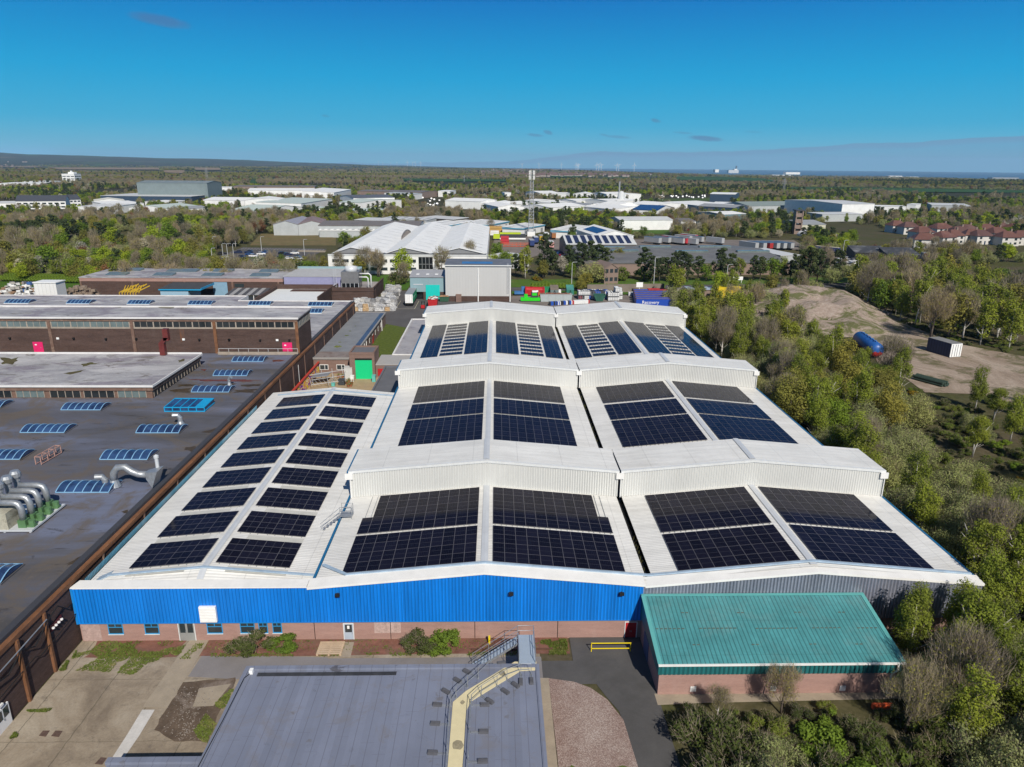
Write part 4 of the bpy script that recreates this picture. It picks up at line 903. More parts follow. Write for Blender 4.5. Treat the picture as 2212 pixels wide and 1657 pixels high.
# ------------------------------------------------------------------ lilac flat roof with the fenced walkway
t = NT('lilac_felt'); v = t.pos(); g = t.n('ShaderNodeSeparateXYZ'); t.l(v, g.inputs[0])
a = t.ramp(t.noise(v, .13, 5, .6), [(.3, (.148, .163, .212)), (.7, (.192, .212, .276))])
ci = t.math('FLOOR', t.math('DIVIDE', g.outputs[0], 1.02)); wn_ = t.n('ShaderNodeTexWhiteNoise', noise_dimensions='1D'); t.l(ci, wn_.inputs['W'])
a = t.mix(1., a, t.ramp(wn_.outputs['Value'], [(0, .92), (1, 1.05)]), 'MULTIPLY')
sm = t.ramp(t.math('ABSOLUTE', t.math('SUBTRACT', t.math('FRACT', t.math('DIVIDE', g.outputs[0], 1.02)), .5)), [(.0, .75), (.035, 0.)])
cy = t.math('ABSOLUTE', t.math('SUBTRACT', t.math('FRACT', t.math('ADD', t.math('DIVIDE', g.outputs[1], 5.3), wn_.outputs['Value'])), .5))
sm = t.math('MAXIMUM', sm, t.ramp(cy, [(.0, .4), (.006, 0.)])); a = t.mix(sm, a, (.085, .085, .11))
wet = t.ramp(t.noise(t.pos((1, 1.3, 1)), .55, 6, .75, 1.), [(.60, 0.), (.66, .8)])
ed = t.ramp(t.math('DIVIDE', t.math('SUBTRACT', g.outputs[1], 40.), 14.), [(.62, .25), (.78, 1.)])
a = t.mix(t.math('MULTIPLY', wet, ed), a, (.065, .062, .07)); a = t.mix(t.ramp(t.noise(v, .45, 6, .75, .8), [(.52, 0.), (.66, .5)]), a, (.165, .155, .16)); a = t.mix(t.ramp(t.noise(v, .9, 3, .6), [(.66, 0.), (.72, .5)]), a, (.12, .11, .105)); a = t.mix(t.ramp(t.noise(v, 9., 2, .6), [(.74, 0.), (.78, .5)]), a, (.42, .42, .42))
M_lilac = t.fin(a, .55, .4)
M_cream = worn('cream_walkway', (.62, .54, .33), .06, 1.2, .7, .3, c2=(.56, .49, .30))
ZA = 3.0; ax0, ax1, ay1 = -21.5, 3.7, 52.2
AN = thing('annexe_building', 'low annexe with lilac felt flat roof and cream walkway in the foreground', 'building', (-9, 40, 0))
b = MB(); b.box(ax0, ax1, 28, ay1, -.1, ZA-.25); part('wall', b, M_pink, AN)
b = MB(); b.box(ax0, ax1, 28, ay1, ZA-.25, ZA); part('roof', b, M_lilac, AN)
b = MB(); b.box(ax0-.15, ax0+.2, 28, ay1+.15, ZA-.2, ZA+.12); b.box(ax0+.2, ax1-.2, ay1-.3, ay1+.15, ZA-.2, ZA+.14); b.box(ax1-.2, ax1+.15, 28, ay1+.15, ZA-.2, ZA+.1); part('roof_edge', b, M_lilac, AN)
b = MB(); b.box(-28.3, ax0-.15, 28, 42.3, -.1, ZA-.1); b.box(-28.45, ax0-.15, 42.0, 42.5, ZA-.2, ZA+.1); part('low_roof', b, M_lilac, AN)
b = MB(); b.box(-21.1, -20.8, 51.4, 51.8, ZA, ZA+.35); part('camera_box', b, M_white, AN)
b = MB(); b.pipe([(-21.0, 51.5, ZA+.05), (-21.3, 50.8, ZA+.15), (-21.35, 46, ZA+.15), (-21.5, 41, ZA+.15)], .035, 5); part('cable', b, M_black, AN)
b = MB(); b.box(-20.4, -8.5, 51.15, 51.6, ZA+.002, ZA+.02); part('wet_gutter', b, worn('wet_grime', (.05, .05, .052), .4, 1.2, .3, .5), AN)
P_ = [at('i', x, y, ZA+.03) for x, y in ((225, 1010), (237, 952), (270, 548), (352, 478), (655, 296), (790, 296), (790, 347), (692, 352), (388, 538), (352, 600), (328, 1010))]
b = MB(); b.prism([(q.x, q.y) for q in P_][::-1], ZA+.004, ZA+.06); part('walkway', b, M_cream, AN)
for x, y, r_ in ((300, 815, .42), (330, 547, .2), (580, 368, .3)):
    c = at('i', x, y, ZA+.064); b = MB(); b.poly([(c.x+r_*math.cos(a)*random.uniform(.7, 1.2), c.y+1.2*r_*math.sin(a)*random.uniform(.7, 1.2), c.z) for a in np.linspace(0, 6.28, 14)[:-1]]); part('stain', b, worn('walkway_stain', (.30, .26, .17), .3, 3.), AN)
def guard(pts, outs, label, z=ZA):
    P_ = [at('i', x, y, z) for x, y in pts]; gr_ = thing('guard_rail', label, 'guard rail', P_[0], 0, 'weighted guard rails along the walkway')
    b = MB()
    for hz in (.55, 1.1): b.pipe([q+Vector((0, 0, hz)) for q in P_], .026, 6)
    part('rail', b, M_steel, gr_)
    for q, o_ in zip(P_, outs):
        b = MB(); b.pipe([q, q+Vector((0, 0, 1.1))], .026, 6); b.box(q.x-.07, q.x+.07, q.y-.07, q.y+.07, z+.0, z+.08); part('post', b, M_steel, gr_)
        if o_ is None: continue
        e = at('i', *o_, z); d = (e-q); d.z = 0; u_ = d.normalized(); s_ = Vector((-u_.y, u_.x, 0)); e = q+u_*max(1.3, min(2.1, d.length))
        b = MB(); b.bar(q+s_*.06+Vector((0, 0, .06)), e+s_*.06+Vector((0, 0, .06)), .04); b.bar(q-s_*.06+Vector((0, 0, .06)), e-s_*.06+Vector((0, 0, .06)), .04)
        part('outrigger', b, M_steel, gr_)
        b = MB(); f_ = e-u_*.75; b.prism([(v_.x, v_.y) for v_ in (f_-s_*.17, e-s_*.17, e+s_*.17, f_+s_*.17)], z+.02, z+.2); b.prism([(v_.x, v_.y) for v_ in (f_-s_*.12+u_*.05, e-s_*.12-u_*.05, e+s_*.12-u_*.05, f_+s_*.12+u_*.05)], z+.2, z+.24); part('counterweight', b, worn('dark_rubber_weight', (.10, .10, .11), .15, 2., .6, .3), gr_)
guard([(229, 1040), (237, 872), (247, 690), (257, 573), (290, 522), (362, 454), (428, 398), (507, 318)], [None, (112, 867), (130, 685), (145, 566), (205, 473), (278, 405), (337, 352), (595, 305)], 'bent guard rail along the left side of the cream walkway')
guard([(358, 1040), (366, 924), (375, 738), (386, 570), (448, 512), (545, 450), (607, 408), (693, 375), (757, 375)], [None, (487, 920), (492, 736), (498, 568), (520, 560), (617, 500), (680, 460), (693, 445), (760, 440)], 'bent guard rail along the right side of the cream walkway')
# steel bridge and stairs from the roof to the ground
ST = thing('access_stairs', 'galvanised landing and stairs leading down from the lilac roof to the ground', 'stairs', (2.9, 54, 0))
M_deck = worn('blue_grey_deck', (.30, .36, .43), .08, 1., .5, .4)
b = MB(); b.box(2.1, 3.55, 52.35, 56.3, ZA+.08, ZA+.16); part('landing', b, M_deck, ST)
b = MB()
for x in (2.15, 3.5):
    for y in (54.4, 56.2): b.box(x-.05, x+.05, y-.05, y+.05, 0, ZA+.08)
part('support', b, M_steel, ST)
b = MB(); n = 14
for k in range(n): x = 2.0-k*.3; b.box(x-.28, x, 55.2, 56.2, ZA-.1-k*.215, ZA-.06-k*.215)
part('step', b, M_deck, ST)
b = MB()
for y in (55.17, 56.25): b.bar((2.1, y, ZA+.02), (2.1-n*.3, y, ZA+.02-n*.215), .05, .2)
part('stringer', b, M_steel, ST)
b = MB()
for hz in (.55, 1.1):
    for y in (55.17, 56.25): b.pipe([(2.1, y, ZA+.1+hz), (2.1-n*.3, y, ZA+.1+hz-n*.215)], .026, 6)
    b.pipe([(2.1, 56.25, ZA+.1+hz), (3.55, 56.25, ZA+.1+hz), (3.55, 52.3, ZA+.1+hz)], .026, 6); b.pipe([(2.1, 55.17, ZA+.1+hz), (2.1, 52.3, ZA+.1+hz)], .026, 6)
for x, y in ((2.1, 56.25), (3.55, 56.25), (3.55, 54.3), (3.55, 52.4), (2.1, 55.17), (2.1, 52.4)): b.pipe([(x, y, ZA+.1), (x, y, ZA+1.2)], .026, 6)
for k in (4, 9, 14):
    for y in (55.17, 56.25): b.pipe([(2.1-k*.3, y, ZA+.1-k*.215), (2.1-k*.3, y, ZA+1.2-k*.215)], .026, 6)
part('railing', b, M_steel, ST)
# ------------------------------------------------------------------ teal roofed shed
M_tealr = ribbed('teal_roof_sheet', (.072, .272, .285), 'x', .40, .2, .45, .45, .52, .16, c2=(.125, .27, .27), sc_=.45, streak=False, bump=.4, lap=3.9)
M_teald = ribbed('dark_teal_fascia', (.018, .135, .14), 's', .40, .15, .45, .45, .55, .16)
M_tealt = flat('teal_trim', (.10, .34, .33), .5, .4)
SB = thing('shed', 'brick shed with a teal ribbed lean-to roof against the bare metal wall', 'shed', (25.2, 52, 0))
sx0, sx1, sy0, sy1 = 14.45, 35.9, 52.0, 59.6
b = MB(); b.box(sx0, sx1, sy0, sy0+.25, -.4, 2.25); b.prism([(sx0, sy0+.25), (sx0+.25, sy0+.25), (sx0+.25, 59.85), (sx0, 59.85)], -.4, [3.3, 3.3, 4.75, 4.75]); b.prism([(sx1-.25, sy0+.25), (sx1, sy0+.25), (sx1, 59.85), (sx1-.25, 59.85)], -.4, [3.3, 3.3, 4.75, 4.75]); part('wall', b, M_pink, SB)
b = MB(); b.ribs((sx0-.12, sy0-.12), (sx1+.1, sy0-.12), lambda s: 2.22, lambda s: 3.3, .40, .05); part('fascia', b, M_teald, SB)
b = MB(); b.poly([(sx0-.13, 59.85, 4.9), (sx0-.13, sy0-.2, 3.38), (sx0-.13, sy0-.2, 2.25), (sx0-.13, 59.85, 2.6)][::-1]); b.poly([(sx1+.12, 59.85, 4.9), (sx1+.12, sy0-.2, 3.38), (sx1+.12, sy0-.2, 2.25), (sx1+.12, 59.85, 2.6)]); part('verge_panel', b, M_teald, SB)
b = MB(); b.prism([(sx0-.2, sy0-.25), (sx1+.2, sy0-.25), (sx1+.2, 59.88), (sx0-.2, 59.88)], [3.36, 3.36, 4.92, 4.92], [3.45, 3.45, 5.02, 5.02]); part('roof', b, M_tealr, SB)
zr_ = lambda y: 3.45+(y-sy0+.25)*(5.02-3.45)/(59.88-sy0+.25)
b = MB(); b.extr([(-.25, 0, 0), (.12, 0, 0), (.12, 0, .05), (-.25, 0, .05)], (sx0, sy0-.26, 3.46), (sx0, 59.86, 5.03)); b.extr([(-.12, 0, 0), (.25, 0, 0), (.25, 0, .05), (-.12, 0, .05)], (sx1, sy0-.26, 3.46), (sx1, 59.86, 5.03)); b.box(sx0-.2, sx1+.2, 59.6, 59.85, 5.0, 5.12); part('roof_trim', b, M_tealt, SB)
b = MB(); M_lap = worn('dull_lap_joint', (.11, .13, .10), .3, 2.)  # dull grey-green for the rows of blocks along the sheet laps
for w_, x0, x1, y in (('n', 72, 210, 210), ('n', 265, 455, 208), ('n', 515, 715, 208), ('n', 765, 910, 206), ('n', 965, 1070, 206), ('n', 185, 240, 138), ('n', 432, 478, 138), ('n', 685, 728, 136), ('n', 880, 925, 136), ('n', 235, 285, 281), ('n', 497, 543, 280), ('n', 752, 800, 278), ('n', 957, 1007, 278)):
    p = at(w_, x0, y, 4.3); q = at(w_, x1, y, 4.3)
    for _ in range(3): p = at(w_, x0, y, zr_(p.y)); q = at(w_, x1, y, zr_(q.y))
    k = int((q.x-p.x)/.4)
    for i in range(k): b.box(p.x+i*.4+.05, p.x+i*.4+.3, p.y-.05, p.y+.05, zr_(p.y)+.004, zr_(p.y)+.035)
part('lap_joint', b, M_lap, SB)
b = MB(); b.box(sx0-.2, sx1+.2, sy0-.42, sy0-.26, 3.28, 3.42); part('gutter', b, M_trimw, SB)
b = MB(); b.pipe([(35.5, sy0-.33, 3.3), (35.5, sy0-.33, 2.6), (35.2, sy0-.12, 2.1), (35.0, sy0-.12, .1), (35.6, sy0-.25, .06)], .09, 8); part('downpipe', b, M_trimw, SB, smooth=True)
for x, y in ((240, 475), (595, 473), (902, 472)):
    c = atY('n', x, y, sy0); b = MB(); b.box(c.x-.26, c.x+.26, sy0-.05, sy0-.002, c.z-.26, c.z+.26); part('wall_vent', b, M_white, SB)
b = MB(); b.box(sx0-.05, sx0-.003, 56.3, 58.2, 0, 2.1); part('door', b, flat('dull_blue_door', (.05, .08, .16), .5, .3), SB)
sheet('path', None, [(14.2, 50.7), (18.2, 50.9), (36.5, 51.2), (36.5, 52.1), (14.2, 52.1)], .02, M_path)
WIN.update(A=(1240,690,5.2958), A2=(1460,690,2.8886), A3=(880,620,5.2958))
# ------------------------------------------------------------------ courtyard behind the left bay
M_tan = worn('tan_paving', (.36, .27, .165), .2, .6, .9, .2, c2=(.28, .22, .15))
M_rollg = ribbed('green_roller_door', (.005, .52, .20), 'x', 50, .06, .45, .4, 1., .3)
M_greyroof = worn('grey_felt', (.20, .21, .225), .15, .3, .7, .3, c2=(.15, .155, .17))
M_purp = worn('purple_stained_felt', (.33, .32, .33), .15, .35, .6, .35, c2=(.115, .095, .13))
M_asph2 = worn('asphalt', (.095, .09, .09), .2, .15, .9, .2, c2=(.075, .07, .07))
M_gravelyard = worn('dusty_yard', (.19, .165, .15), .2, .15, .95, .1, c2=(.14, .125, .115))
sheet('courtyard', None, [(-40.7, 121.6), (-17.7, 121.6), (-17.7, 160), (-40.7, 160)], .01, M_tan)
sheet('grass_strip', None, [(-32.2, 153), (-24.8, 153), (-24.8, 171), (-23.5, 198), (-17.7, 199), (-17.7, 208), (-32.2, 206)], .02, M_grassy, 'stuff')
sheet('asphalt_yard', None, [(-46, 204.5), (-32, 205), (-24, 199), (-17.7, 190.2), (-17.7, 198), (16, 198), (16, 246), (-31, 246), (-31, 262), (-38, 262), (-42, 244), (-46, 226)], .03, M_asph2)
sheet('dusty_yard', None, [(5.2, 190.5), (66, 190.5), (70, 240), (60, 254), (24, 256), (5.4, 252)], .035, M_gravelyard)
OB = thing('courtyard_building', 'brown rendered courtyard building with a grey felt roof and green roller door', 'building', (-33, 153, 0))
b = MB(); b.box(-40.45, -32, 153.4, 204.3, 0, 3.35); part('wall', b, M_lbrick, OB)
b = MB(); b.box(-40.5, -31.9, 153.3, 204.4, 3.35, 3.6, top=0); part('roof', b, M_greyroof, OB)
b = MB(); b.box(-40.5, -31.8, 153.2, 153.5, 3.3, 3.75); b.box(-32.1, -31.75, 153.5, 204.4, 3.4, 3.72); b.box(-40.5, -31.8, 204.1, 204.45, 3.4, 3.72); part('parapet', b, flat('grey_coping', (.26, .25, .24), .8, .2), OB)
b = MB(); b.box(-40.4, -32.2, 153.55, 159, 3.602, 3.61); part('stained_strip', b, worn('brown_stained_roof', (.22, .19, .18), .25, .6, .8, .2, c2=(.13, .09, .075)), OB)
b = MB(); b.box(-33.3, -32.15, 160, 203, 3.602, 3.612); part('wet_strip', b, worn('wet_moss_strip', (.06, .07, .10), .3, .4, .3, .5, c2=(.08, .075, .05)), OB)
b = MB(); b.box(-31.6, -26.2, 149.3, 155.5, 0, 5.6); part('wall', b, M_lbrick, OB)
b = MB(); b.box(-31.65, -26.15, 149.25, 149.6, 5.6, 5.95); b.box(-31.65, -31.3, 149.6, 155.55, 5.6, 5.95); b.box(-26.5, -26.15, 149.6, 155.55, 5.6, 5.95); b.box(-31.3, -26.5, 155.2, 155.55, 5.6, 5.95); part('parapet', b, M_lbrick, OB)
b = MB(); b.box(-31.3, -26.5, 149.6, 155.2, 5.6, 5.65); part('roof', b, flat('dark_felt', (.13, .13, .14), .7, .3), OB)
b = MB(); b.box(-30.4, -26.75, 149.2, 149.295, 0, 4.3); rd = part('roller_door', b, M_rollg, OB)
b = MB(); b.box(-30.4, -26.75, 149.12, 149.26, 4.3, 4.65); part('door_hood', b, M_black, rd)
b = MB(); b.box(-26.2, -17.7, 150.4, 158.5, 0, 2.8); part('wall', b, M_lbrick, OB)
b = MB(); b.box(-26.2, -17.7, 150.3, 158.6, 2.8, 3.0); part('roof', b, flat('pale_felt', (.34, .33, .32), .7, .3), OB)
for w_, x0, x1 in (('r', 822, 945), ('r', 1062, 1180)):
    p = atY(w_, x0, 490, 153.4); q = atY(w_, x1, 490, 153.4); b = MB(); b.box(p.x, q.x, 153.3, 153.395, .9, 2.1); o = part('window', b, M_white, OB)
    m_ = p.x+(q.x-p.x)*.6; b = MB(); b.box(p.x+.1, m_-.05, 153.28, 153.299, 1.0, 2.0); b.box(m_+.05, q.x-.1, 153.28, 153.299, 1.0, 2.0); part('pane', b, M_glass, o)
for k in range(9):
    y = 158+k*4.6; b = MB(); b.box(-31.995, -31.93, y, y+.9, 1.3, 2.5); o = part('window', b, M_white, OB)
    b = MB(); b.box(-31.929, -31.91, y+.1, y+.8, 1.4, 2.4); part('pane', b, M_glass, o)
for y in (168.5, 171.2, 196): b = MB(); b.pipe([(-31.85, y, 3.4), (-31.85, y, 0)], .09, 6); part('downpipe', b, M_white, OB)
b = MB(); b.box(-31.99, -31.9, 181, 182.6, 0, 2.2); part('door', b, M_red, OB)
b = MB(); p = atY('r', 1645, 520, 150.4); b.box(p.x, p.x+1.4, 150.3, 150.395, .4, 2.0); part('door', b, M_red, OB)
for y, x, r_ in ((163.5, -37.2, .9), (168, -37.6, .35), (175, -37.4, .5), (180, -37.5, .3), (186, -37.3, .25)):
    b = MB()
    for k in range(int(140*r_)):
        a = random.uniform(0, 6.28); d = random.uniform(0, r_); h = random.uniform(.05, .35)*r_
        b.poly([(x+d*math.cos(a), y+d*math.sin(a), 3.6), (x+d*math.cos(a)+.12, y+d*math.sin(a)+.1, 3.6), (x+d*math.cos(a)+random.uniform(-.1, .2), y+d*math.sin(a), 3.6+h)])
    part('roof_weeds', b, M_blade, OB, kind='stuff')
b = MB(); b.box(-23.4, -17.7, 158.6, 197.5, 0, 2.75); FR = thing('flat_extension', 'low flat roof extension with purple stained felt beside the weedy grass strip', 'building', (-20.5, 178, 0)); part('wall', b, M_lbrick, FR)
b = MB(); b.box(-23.4, -17.72, 158.6, 197.5, 2.75, 2.95); part('roof', b, M_purp, FR)
b = MB(); b.box(-23.7, -23.3, 158.3, 197.8, 2.7, 3.2); b.box(-23.3, -17.72, 197.4, 197.8, 2.7, 3.2); b.box(-23.3, -17.72, 158.3, 158.6, 2.7, 3.2); part('parapet', b, M_wpar, FR)
DA = thing('dark_lean_to', 'low dark flat roof lean-to between the courtyard and the white factory', 'building', (-20.5, 134, 0))
b = MB(); b.box(-23.4, -17.72, 121.8, 147.5, 0, 2.95); part('wall', b, M_lbrick, DA)
b = MB(); b.box(-23.5, -17.72, 121.8, 147.6, 2.95, 3.15); part('roof', b, worn('dark_grey_felt', (.13, .13, .135), .15, .4, .6, .3), DA)
b = MB(); b.box(-23.75, -23.4, 121.8, 147.7, 2.9, 3.4); b.box(-23.4, -17.72, 147.4, 147.7, 2.9, 3.4); part('parapet', b, flat('slate_coping', (.12, .13, .15), .7, .3), DA)
# mural wall with red coping
t = NT('mural_paint'); v = t.pos((1, .55, .9)); n1 = t.n('ShaderNodeTexNoise'); n1.inputs['Scale'].default_value = .55; n1.inputs['Detail'].default_value = 2; n1.inputs['Distortion'].default_value = 2.; t.l(v, n1.inputs['Vector'])
a = t.ramp(n1.outputs['Fac'], [(0, (.15, .02, .25)), (.38, (.28, .06, .40)), (.45, (.72, .52, .02)), (.52, (.75, .70, .55)), (.57, (.60, .05, .03)), (.63, (.75, .60, .05)), (.72, (.10, .04, .22))], 'CONSTANT'); M_mural = t.fin(a, .8, .2)
MW = thing('mural_wall', 'low wall painted with a yellow and purple mural under a sloping red coping', 'wall', (-39.3, 140, 0))
b = MB(); b.box(-39.5, -39.2, 122, 152.8, 0, 2.6); part('wall', b, M_dbrick, MW)
b = MB(); b.box(-39.19, -39.17, 135, 152.6, .1, 2.3); part('mural', b, M_mural, MW)
b = MB(); b.bar((-39.2, 120.5, 2.75), (-39.2, 153.0, 2.75), .4, .28); part('coping', b, worn('red_coping', (.48, .05, .03), .2, .6, .5, .4), MW)
b = MB(); p = at('r', 533, 755); b.pipe([(p.x, p.y, 0), (p.x, p.y, 5.2)], .16, 8); solo('pole', b, M_white, 'white pole standing in the courtyard beside the mural wall', 'pole')
fr_ = MB()
def line(w_, pts, z, r_=.05): fr_.pipe([at(w_, x, y, z_) for (x, y), z_ in zip(pts, z)], r_, 5)
for (a_, b_), z in ((((660, 560), (1190, 480)), 2.4), (((700, 630), (1170, 560)), 1.2), (((690, 700), (1180, 630)), .9), (((660, 560), (700, 700)), 1.6), (((1170, 490), (1180, 640)), 1.6), (((900, 520), (950, 700)), 1.4)): line('r', (a_, b_), (z, z))
for k in range(9): x = 690+k*58; line('r', ((x, 640-(k*6)), (x+50, 690-k*6)), (1., .9), .035)
p = at('r', 690, 590, 1.8)
for k in range(4): q = at('r', 700+k*150, 640-k*20, 0); fr_.pipe([q, q+Vector((0, 0, 2.2))], .05, 5)
solo('scaffold_frame', fr_, M_ridge, 'heap of grey scaffold tubes and frames in the courtyard', 'scaffold', loc=at('r', 900, 640))
b = MB(); p = at('r', 690, 585, 1.9); q = at('r', 930, 560, 1.9); b.prism([(p.x, p.y-.2), (q.x, q.y-.2), (q.x+.2, q.y+3), (p.x+.2, p.y+3)], 1.75, 1.85)
for dx, dy in ((.3, .3), (4.2, .3), (.3, 2.6), (4.2, 2.6)): b.box(p.x+dx-.06, p.x+dx+.06, p.y+dy-.06, p.y+dy+.06, 0, 1.75)
solo('work_table', b, flat('grey_sheet', (.22, .23, .25), .5, .4), 'grey sheet topped table among the scaffold tubes', 'table')
def boxy(name, w_, x0, x1, y, h, d, m, label, cat, z=0, cap=None, group=None):
    p = at(w_, x0, y, z); q = at(w_, x1, y, z); b = MB(); b.box(p.x, q.x, p.y, p.y+d, z+.06, z+h-.08); b.box(p.x-.05, q.x+.05, p.y-.05, p.y+d+.05, z+h-.08, z+h)
    for x in (p.x+.1, q.x-.1):
        for yy in (p.y+.1, p.y+d-.1): b.box(x-.06, x+.06, yy-.06, yy+.06, z, z+.06)
    return solo(name, b, m, label, cat, group)
boxy('storage_cabinet', 'r', 1172, 1285, 615, 2.6, 1.6, flat('pale_grey_cabinet', (.50, .50, .48), .5, .3), 'pale grey steel cabinet beside the green roller door', 'cabinet')
boxy('cupboard', 'r', 1255, 1302, 655, 1.3, .9, M_white, 'small white cupboard in front of the pale grey cabinet', 'cupboard')
M_dkbin = flat('dark_grey_plastic', (.045, .05, .055), .5, .3); M_aqua = flat('aqua_plastic', (.12, .42, .38), .5, .3)
boxy('wheelie_bin', 'r', 1085, 1170, 705, 1.25, 1.2, M_dkbin, 'dark grey four-wheeled bin on the tan paving', 'bin')
boxy('planter', 'r', 1562, 1610, 660, 1.5, .9, M_aqua, 'aqua tub beside the green roller door', 'tub'); boxy('planter', 'r', 985, 1030, 722, .7, .8, M_aqua, 'low aqua tub near the white roof edge', 'tub')
b = MB()
for i, (x, y) in enumerate(((1210, 690), (1235, 660), (1262, 720), (1275, 690), (1225, 725), (1290, 650), (1150, 595), (1085, 590))):
    c = at('r', x, y); pp = thing('plant_pot', ['terracotta pot with a green plant, nearest the grey cabinet', 'terracotta pot by the white cupboard', 'frontmost terracotta pot in the cluster', 'terracotta pot at the right of the cluster', 'terracotta pot at the left front of the cluster', 'terracotta pot closest to the roller door', 'tall orange pot below the right window', 'pot of green leaves below the windows'][i], 'plant pot', c, 0, 'plant pots in the courtyard')
    bb = MB(); bb.lathe([(.22, 0), (.32, .45), (.36, .5)], c, 10); part('pot', bb, worn('terracotta', (.30, .11, .05), .2, 2.), pp)
    bb = MB()
    for k in range(60):
        d = Vector((random.gauss(0, 1), random.gauss(0, 1), abs(random.gauss(0, 1)))).normalized()*random.uniform(.1, .5); s_ = .12; q = c+Vector((0, 0, .55))+d
        bb.poly([q+Vector((random.uniform(-s_, s_), random.uniform(-s_, s_), random.uniform(-s_, s_))) for _ in range(3)])
    part('foliage', bb, M_blade, pp)
# ------------------------------------------------------------------ grey tall shed, teal-door unit
M_greyw = ribbed('pale_grey_panels', (.46, .46, .45), 's', 1.0, .04, .55, .3, .90, .06, bump=.1)
M_slate = worn('slate_blue_roof', (.13, .135, .15), .15, .4, .5, .4, c2=(.17, .17, .18))
M_bgrey = ribbed('blue_grey_panels', (.23, .34, .37), 's', .4, .06, .5, .4, .85, .2)
M_turq = ribbed('turquoise_door', (.01, .50, .44), 'x', .5, .05, .45, .4, .85, .1)
GS = thing('tall_shed', 'tall windowless pale grey shed with slate roof and a white downpipe', 'building', (-6, 241, 0))
b = MB(); b.box(-17, 5.25, 241.2, 252.8, 1.9, 12.3); part('wall', b, M_greyw, GS)
b = MB(); b.box(-16.95, 5.2, 241.25, 252.75, 0, 1.9); part('plinth', b, M_dbrick, GS)
b = MB(); b.prism([(-17.2, 240.9), (5.4, 240.9), (5.4, 253), (-17.2, 253)], 12.3, [12.45, 12.45, 13.1, 13.1]); part('roof', b, M_slate, GS)
b = MB(); b.quad((-11.5, 243.5, 12.61), (-1, 243.5, 12.61), (-1, 247.5, 12.83), (-11.5, 247.5, 12.83)); part('roof_patch', b, worn('blue_roof_patch', (.05, .17, .38), .3, .5, .4, .4), GS)
b = MB(); b.box(-17.3, 5.5, 240.75, 240.95, 12.15, 12.5); part('gutter', b, M_trim, GS)
b = MB(); b.pipe([(-5.9, 241.05, 11.4), (-5.9, 241.05, .0)], .2, 8); b.pipe([(5.0, 241.0, 11.4), (5.0, 241.0, 0)], .2, 8); part('downpipe', b, M_white, GS)
b = MB()
for x in (4.0, 4.5): b.pipe([(x, 240.95, 3), (x, 240.95, 13.2)], .05, 5)
for k in range(24): b.bar((4.0, 240.95, 3+k*.42), (4.5, 240.95, 3+k*.42), .04)
part('ladder', b, M_ridge, GS)
b = MB(); b.box(-13.5, -11.6, 240.2, 241.2, 0, 2.6); part('porch', b, M_lbrick, GS)
TU = thing('unit_building', 'blue grey unit with a turquoise roller door and an open bay', 'building', (-23, 244, 0))
b = MB(); b.box(-29.3, -17.2, 244.2, 254.5, 2.8, 7.8); part('wall', b, M_bgrey, TU)
b = MB(); b.box(-29.25, -28.2, 244.25, 254.5, 0, 2.8); b.box(-24.9, -24.0, 244.25, 254.5, 0, 2.8); b.box(-19.2, -17.2, 244.25, 254.5, 0, 2.8); part('plinth', b, M_dbrick, TU)
b = MB(); b.prism([(-29.5, 243.9), (-17.1, 243.9), (-17.1, 254.6), (-29.5, 254.6)], 7.8, [7.95, 7.95, 9.0, 9.0]); rf = part('roof', b, worn('grey_sheet_roof', (.33, .33, .34), .1, .4, .5, .4), TU)
for x in (-27, -23.6, -20.5): b = MB(); b.quad((x-.5, 247, 8.275), (x+.6, 247, 8.275), (x+.6, 248.6, 8.44), (x-.5, 248.6, 8.44)); part('rooflight', b, M_white, rf)
b = MB(); b.box(-28.2, -24.9, 244.5, 244.6, 3.3, 5.2); b.box(-28.2, -24.9, 244.1, 244.195, 5.2, 5.5); part('shutter', b, M_ridge, TU)
b = MB(); b.box(-28.2, -24.9, 245.5, 245.6, 0, 3.3); part('dark_bay', b, M_dark, TU)
b = MB(); b.box(-24.0, -19.2, 244.08, 244.19, 0, 5.2); part('roller_door', b, M_turq, TU)
# ------------------------------------------------------------------ lorry trailer, skip, forklift
M_lgreen = flat('green_curtain', (.005, .22, .085), .45, .3)
def wheels(par, xs, ys, r_=.5, w_=.35, n=10):
    for x in xs:
        for y in ys:
            b = MB(); b.pipe([(x-w_/2, y, r_), (x+w_/2, y, r_)], r_, n); part('wheel', b, M_black, par, local=True)
LT = thing('lorry_trailer', 'green sided box trailer with white rear doors parked at the loading bay', 'trailer', (-28.4, 231.8, 0))
L_ = 12.6
b = MB(); b.box(-1.25, 1.25, .06, L_, 1.15, 4.05); part('body', b, M_lgreen, LT, local=True)
b = MB(); b.box(-1.28, 1.28, 0, L_+.05, 4.05, 4.15); part('roof', b, flat('grey_canvas', (.25, .27, .29), .6, .3), LT, local=True)
b = MB()
for s in (-1, 1): b.box(min(s*.01, s*1.24), max(s*.01, s*1.24), -.05, .055, 1.2, 4.03)
rd = part('rear_doors', b, M_white, LT, local=True)
b = MB()
for x in (-.9, -.3, .3, .9): b.pipe([(x, -.09, 1.3), (x, -.09, 3.9)], .03, 5)
part('lock_rod', b, M_steel, rd, local=True)
b = MB(); b.box(-1.25, 1.25, .1, L_, .95, 1.14); b.box(-1.2, 1.2, 0, .15, .5, .7); part('chassis', b, M_black, LT, local=True)
wheels(LT, (-1., 1.), (1.6, 2.9, 4.2)); b = MB(); b.box(-.6, -.5, 10, 10.1, 0, .95); b.box(.5, .6, 10, 10.1, 0, .95); part('landing_leg', b, M_steel, LT, local=True)
